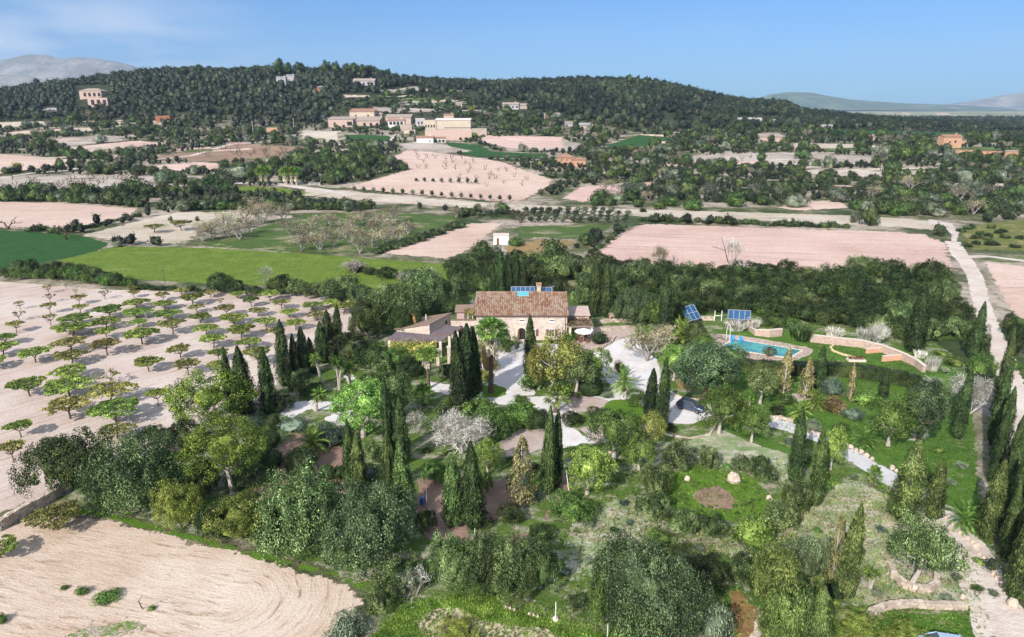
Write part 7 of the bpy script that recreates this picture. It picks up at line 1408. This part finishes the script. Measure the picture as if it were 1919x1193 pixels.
for i in range(16): x = rnd.uniform(1290, 1620); y = rnd.uniform(288, 308); stand('far_bare', x, y-8, y, 10, 'in the grey fields on the right', 'bare trees of the grey fields')
for a in ((35, 303, 322, 20, 'far_yellow'), (885, 198, 212, 15, 'far_yellow'), (1132, 285, 305, 22, 'far_yellow'), (1012, 300, 316, 10, 'far_yellow')): stand(a[4], a[0], a[1], a[2], a[3], 'in the distance')
# big pines on the skyline
for x, yt, w in ((523, 108, 20), (540, 116, 18), (563, 115, 24), (613, 112, 22), (630, 114, 18), (650, 118, 20), (664, 117, 26), (684, 120, 28), (702, 126, 22), (727, 128, 14), (738, 137, 12), (275, 128, 14), (345, 124, 20), (375, 120, 22), (470, 126, 18), (1180, 138, 12), (1195, 140, 10), (1210, 142, 12), (300, 136, 12)):
    yb = float(np.interp(x, RX, RY))+3; a = P(x, yb+4); h = zat(a.y, yt)-a.z; plant('far_tall', a.x, a.y, a.z, w/F*depth(a), max(6, min(h, 26)), 'on the skyline of the ridge', group='skyline pines')
# ------------------------------------------------------------------ far woods (one mass each)
def forest(name, label, n, samp, mats, seed, s0=(5, 9), keep=None, nl=46, lw=(1.9, 1.15)):
    rg = np.random.default_rng(seed); X, Y = samp(rg, n*4); Z = T(X, Y)
    D = Y*cP-(Z-H)*sP; PX = CX+F*X/D; PY = CY-F*(Y*sP+(Z-H)*cP)/D
    m = np.ones(len(X), bool)
    if keep: m = np.array([keep(a, b) for a, b in zip(PX, PY)])
    X, Y, Z = X[m][:n], Y[m][:n], Z[m][:n]; n = len(X)
    w = rg.uniform(*s0, n); h = w*rg.uniform(.75, 1.3, n); g = G()
    own = np.repeat(np.arange(n), nl); d = sphdirs(n*nl, rg, -.3); k = rg.uniform(.7, 1.1, (n*nl, 1))
    C = np.stack([X, Y, Z+h*.55], 1)[own]+d*k*np.stack([w/2, w/2, h/2], 1)[own]
    leaves(g, C, d+np.array([0, 0, .3]), lw[0], lw[1], rg, .6)
    u = np.arange(6)*2*math.pi/6; v = np.array([-1.2, -.2, .7, 1.45]); DD = np.stack([np.cos(v)[:, None]*np.cos(u)[None], np.cos(v)[:, None]*np.sin(u)[None], np.broadcast_to(np.sin(v)[:, None], (4, 6))], -1).reshape(-1, 3)
    VV = (np.stack([X, Y, Z+h*.5], 1)[:, None]+DD[None]*.82*np.stack([w/2, w/2, h/2], 1)[:, None]).reshape(-1, 3)
    i = np.arange(3)[:, None]*6; j = np.arange(6)[None]; jn = (j+1) % 6; q = np.stack([i+j, i+jn, i+6+jn, i+6+j], -1).reshape(-1, 4)
    g.add(VV, (q[None]+24*np.arange(n)[:, None, None]).reshape(-1, 4)); o = g.obj(name, mats)
    tag(o, label, 'forest', kind='stuff')
houses_ex = [[(140, 160), (210, 160), (210, 205), (140, 205)], [(78, 200), (112, 200), (112, 218), (78, 218)], [(512, 142), (556, 142), (556, 163), (512, 163)], [(656, 146), (706, 146), (706, 164), (656, 164)], [(590, 160), (610, 160), (610, 174), (590, 174)], [(935, 190), (990, 190), (990, 208), (935, 208)], [(1378, 217), (1456, 217), (1456, 234), (1378, 234)], [(1018, 212), (1052, 212), (1052, 226), (1018, 226)], [(650, 200), (710, 200), (710, 230), (650, 230)]]
ter = [f[1] for f in flds if f[0] == 'terrace']+houses_ex+[[(640, 175), (900, 172), (900, 205), (640, 205)]]
lowb = ([-300, 0, 200, 330, 450, 600, 640, 700, 860, 900, 1000, 1150, 1300, 1450, 1550, 2200], [240, 222, 226, 238, 246, 232, 196, 176, 172, 198, 208, 238, 244, 240, 240, 246])
def kp(a, b): return b < np.interp(a, *lowb) and not any(inpoly(a, b, q) for q in ter)
def samp1(rg, n): y = 640+460*np.sqrt(rg.uniform(0, 1, n)); u = rg.uniform(-.98, .98, n); return u*y, y
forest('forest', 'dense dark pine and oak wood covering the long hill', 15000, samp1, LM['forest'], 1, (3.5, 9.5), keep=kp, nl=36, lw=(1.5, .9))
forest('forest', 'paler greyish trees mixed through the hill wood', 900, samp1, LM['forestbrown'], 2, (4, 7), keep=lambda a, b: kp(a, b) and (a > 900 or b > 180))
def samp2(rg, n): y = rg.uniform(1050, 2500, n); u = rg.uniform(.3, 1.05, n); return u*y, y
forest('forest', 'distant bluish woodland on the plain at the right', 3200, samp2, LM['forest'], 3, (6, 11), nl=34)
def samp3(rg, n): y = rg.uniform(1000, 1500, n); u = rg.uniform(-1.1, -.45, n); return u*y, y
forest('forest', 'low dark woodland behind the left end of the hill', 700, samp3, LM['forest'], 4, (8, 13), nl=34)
def samps(rg, n): y = rg.uniform(150, 960, n); u = rg.uniform(-.85, .85, n); return u*y, y
bare_ex = [[(1760, 400), (1830, 400), (1935, 560), (1935, 640), (1840, 640), (1780, 520)]]+[f[1] for f in flds if f[2] != 'mid' and f[1]]+[[(560, 345), (1800, 400), (1800, 440), (560, 380)]]+[[(1300, 560), (1830, 620), (1830, 700), (1300, 700)], [(860, 540), (1180, 540), (1180, 640), (860, 640)], [(700, 560), (870, 560), (870, 680), (700, 680)], [(340, 455), (400, 395), (760, 390), (880, 400), (1200, 410), (1180, 430), (1060, 450), (940, 480), (700, 485), (500, 480)]]
forest('undergrowth', 'low wild scrub and brambles between the distant fields', 8000, samps, LM['forest'], 6, (1.6, 4.2), keep=lambda a, b: b < 470 and (b > np.interp(a, *lowb)-4) and not any(inpoly(a, b, q) for q in bare_ex+FH), nl=26, lw=(.75, .45))
# ------------------------------------------------------------------ grass tufts and clods near the camera
def tufts(name, label, poly, n, sz, mat, seed, sp=.35):
    rg = np.random.default_rng(seed); A = np.array([list(P(*p)[:2]) for p in poly]); C = []; lo, hi = A.min(0), A.max(0)
    while len(C) < n:
        q = rg.uniform(lo, hi); 
        if inpoly(q[0], q[1], A.tolist()): C.append(q)
    C = np.array(C); own = np.repeat(np.arange(n), 7); P3 = np.c_[C[own]+rg.normal(size=(n*7, 2))*sz*sp, np.full(n*7, .02)]; h = sz*rg.uniform(.5, 1.3, n*7)
    d = np.c_[rg.normal(size=(n*7, 2))*.45, np.ones(n*7)]; s = unit(np.c_[rg.normal(size=(n*7, 2)), np.zeros(n*7)])*sz*.16; tip = P3+d*h[:, None]
    g = G(); g.quads(np.stack([P3-s, P3+s, tip+s*.15, tip-s*.15], 1)); o = g.obj(name, mat); tag(o, label, 'grass', kind='stuff')
tufts('grass_tufts', 'short tufts of green grass over the lower garden', [(1040, 1180), (1060, 960), (1150, 860), (1500, 860), (1650, 900), (1830, 1050), (1850, 1200), (1600, 1200)], 9000, .16, LM['lime'], 1)
tufts('grass_tufts', 'tufts of bright grass along the bottom edge', [(690, 1200), (760, 1130), (900, 1108), (1040, 1140), (1180, 1210)], 3500, .15, LM['lime'], 2)
tufts('grass_tufts', 'pale dry grass tufts in the lower right garden', [(1060, 1000), (1200, 930), (1400, 1000), (1550, 910), (1700, 930), (1820, 1080), (1700, 1150), (1500, 1100), (1200, 1040)], 6000, .14, LM['blossom'], 3)
tufts('grass_tufts', 'grass tufts on the shady garden lawns', [(1340, 640), (1560, 640), (1740, 680), (1830, 800), (1830, 930), (1640, 860), (1400, 800)], 5000, .16, LM['green'], 4)
# ------------------------------------------------------------------ labels
ORD = 'first second third fourth fifth sixth seventh eighth ninth tenth eleventh twelfth thirteenth fourteenth fifteenth sixteenth seventeenth eighteenth nineteenth twentieth'.split()
TENS = {2: 'twenty', 3: 'thirty', 4: 'forty', 5: 'fifty', 6: 'sixty'}; TTH = {3: 'thirtieth', 4: 'fortieth', 5: 'fiftieth'}
def ordw(i):
    if i <= 20: return ORD[i-1]
    t, u = divmod(i, 10); return TTH[t] if u == 0 else TENS[t]+'-'+ORD[u-1]
grp = {}
for o, w, l, px in REG: grp.setdefault((w, l), []).append((px, o))
for (w, l), L_ in grp.items():
    L_.sort(key=lambda a: a[0]); n = len(L_)
    for i, (px, o) in enumerate(L_):
        q = '' if n == 1 else ', leftmost' if i == 0 else ', rightmost' if i == n-1 else ', middle one' if n == 3 else ', %s from left' % ordw(i+1)
        o['label'] = w+' '+l+q
# ------------------------------------------------------------------ air
g = G(); g.box((0, 5900, 592), (21500, 19300, 1186)); hz = g.obj('haze', [])
hm = bpy.data.materials.new('air'); hm.use_nodes = True; nt = hm.node_tree; nt.nodes.remove(nt.nodes['Principled BSDF'])
pv = nt.nodes.new('ShaderNodeVolumePrincipled'); pv.inputs['Density'].default_value = HAZE; pv.inputs['Color'].default_value = (.50, .70, 1.0, 1); pv.inputs['Anisotropy'].default_value = .0
nt.links.new(pv.outputs[0], nt.nodes['Material Output'].inputs['Volume']); hz.data.materials.append(hm); hz['kind'] = 'stuff'; hz['label'] = 'thin bluish air over the whole landscape'
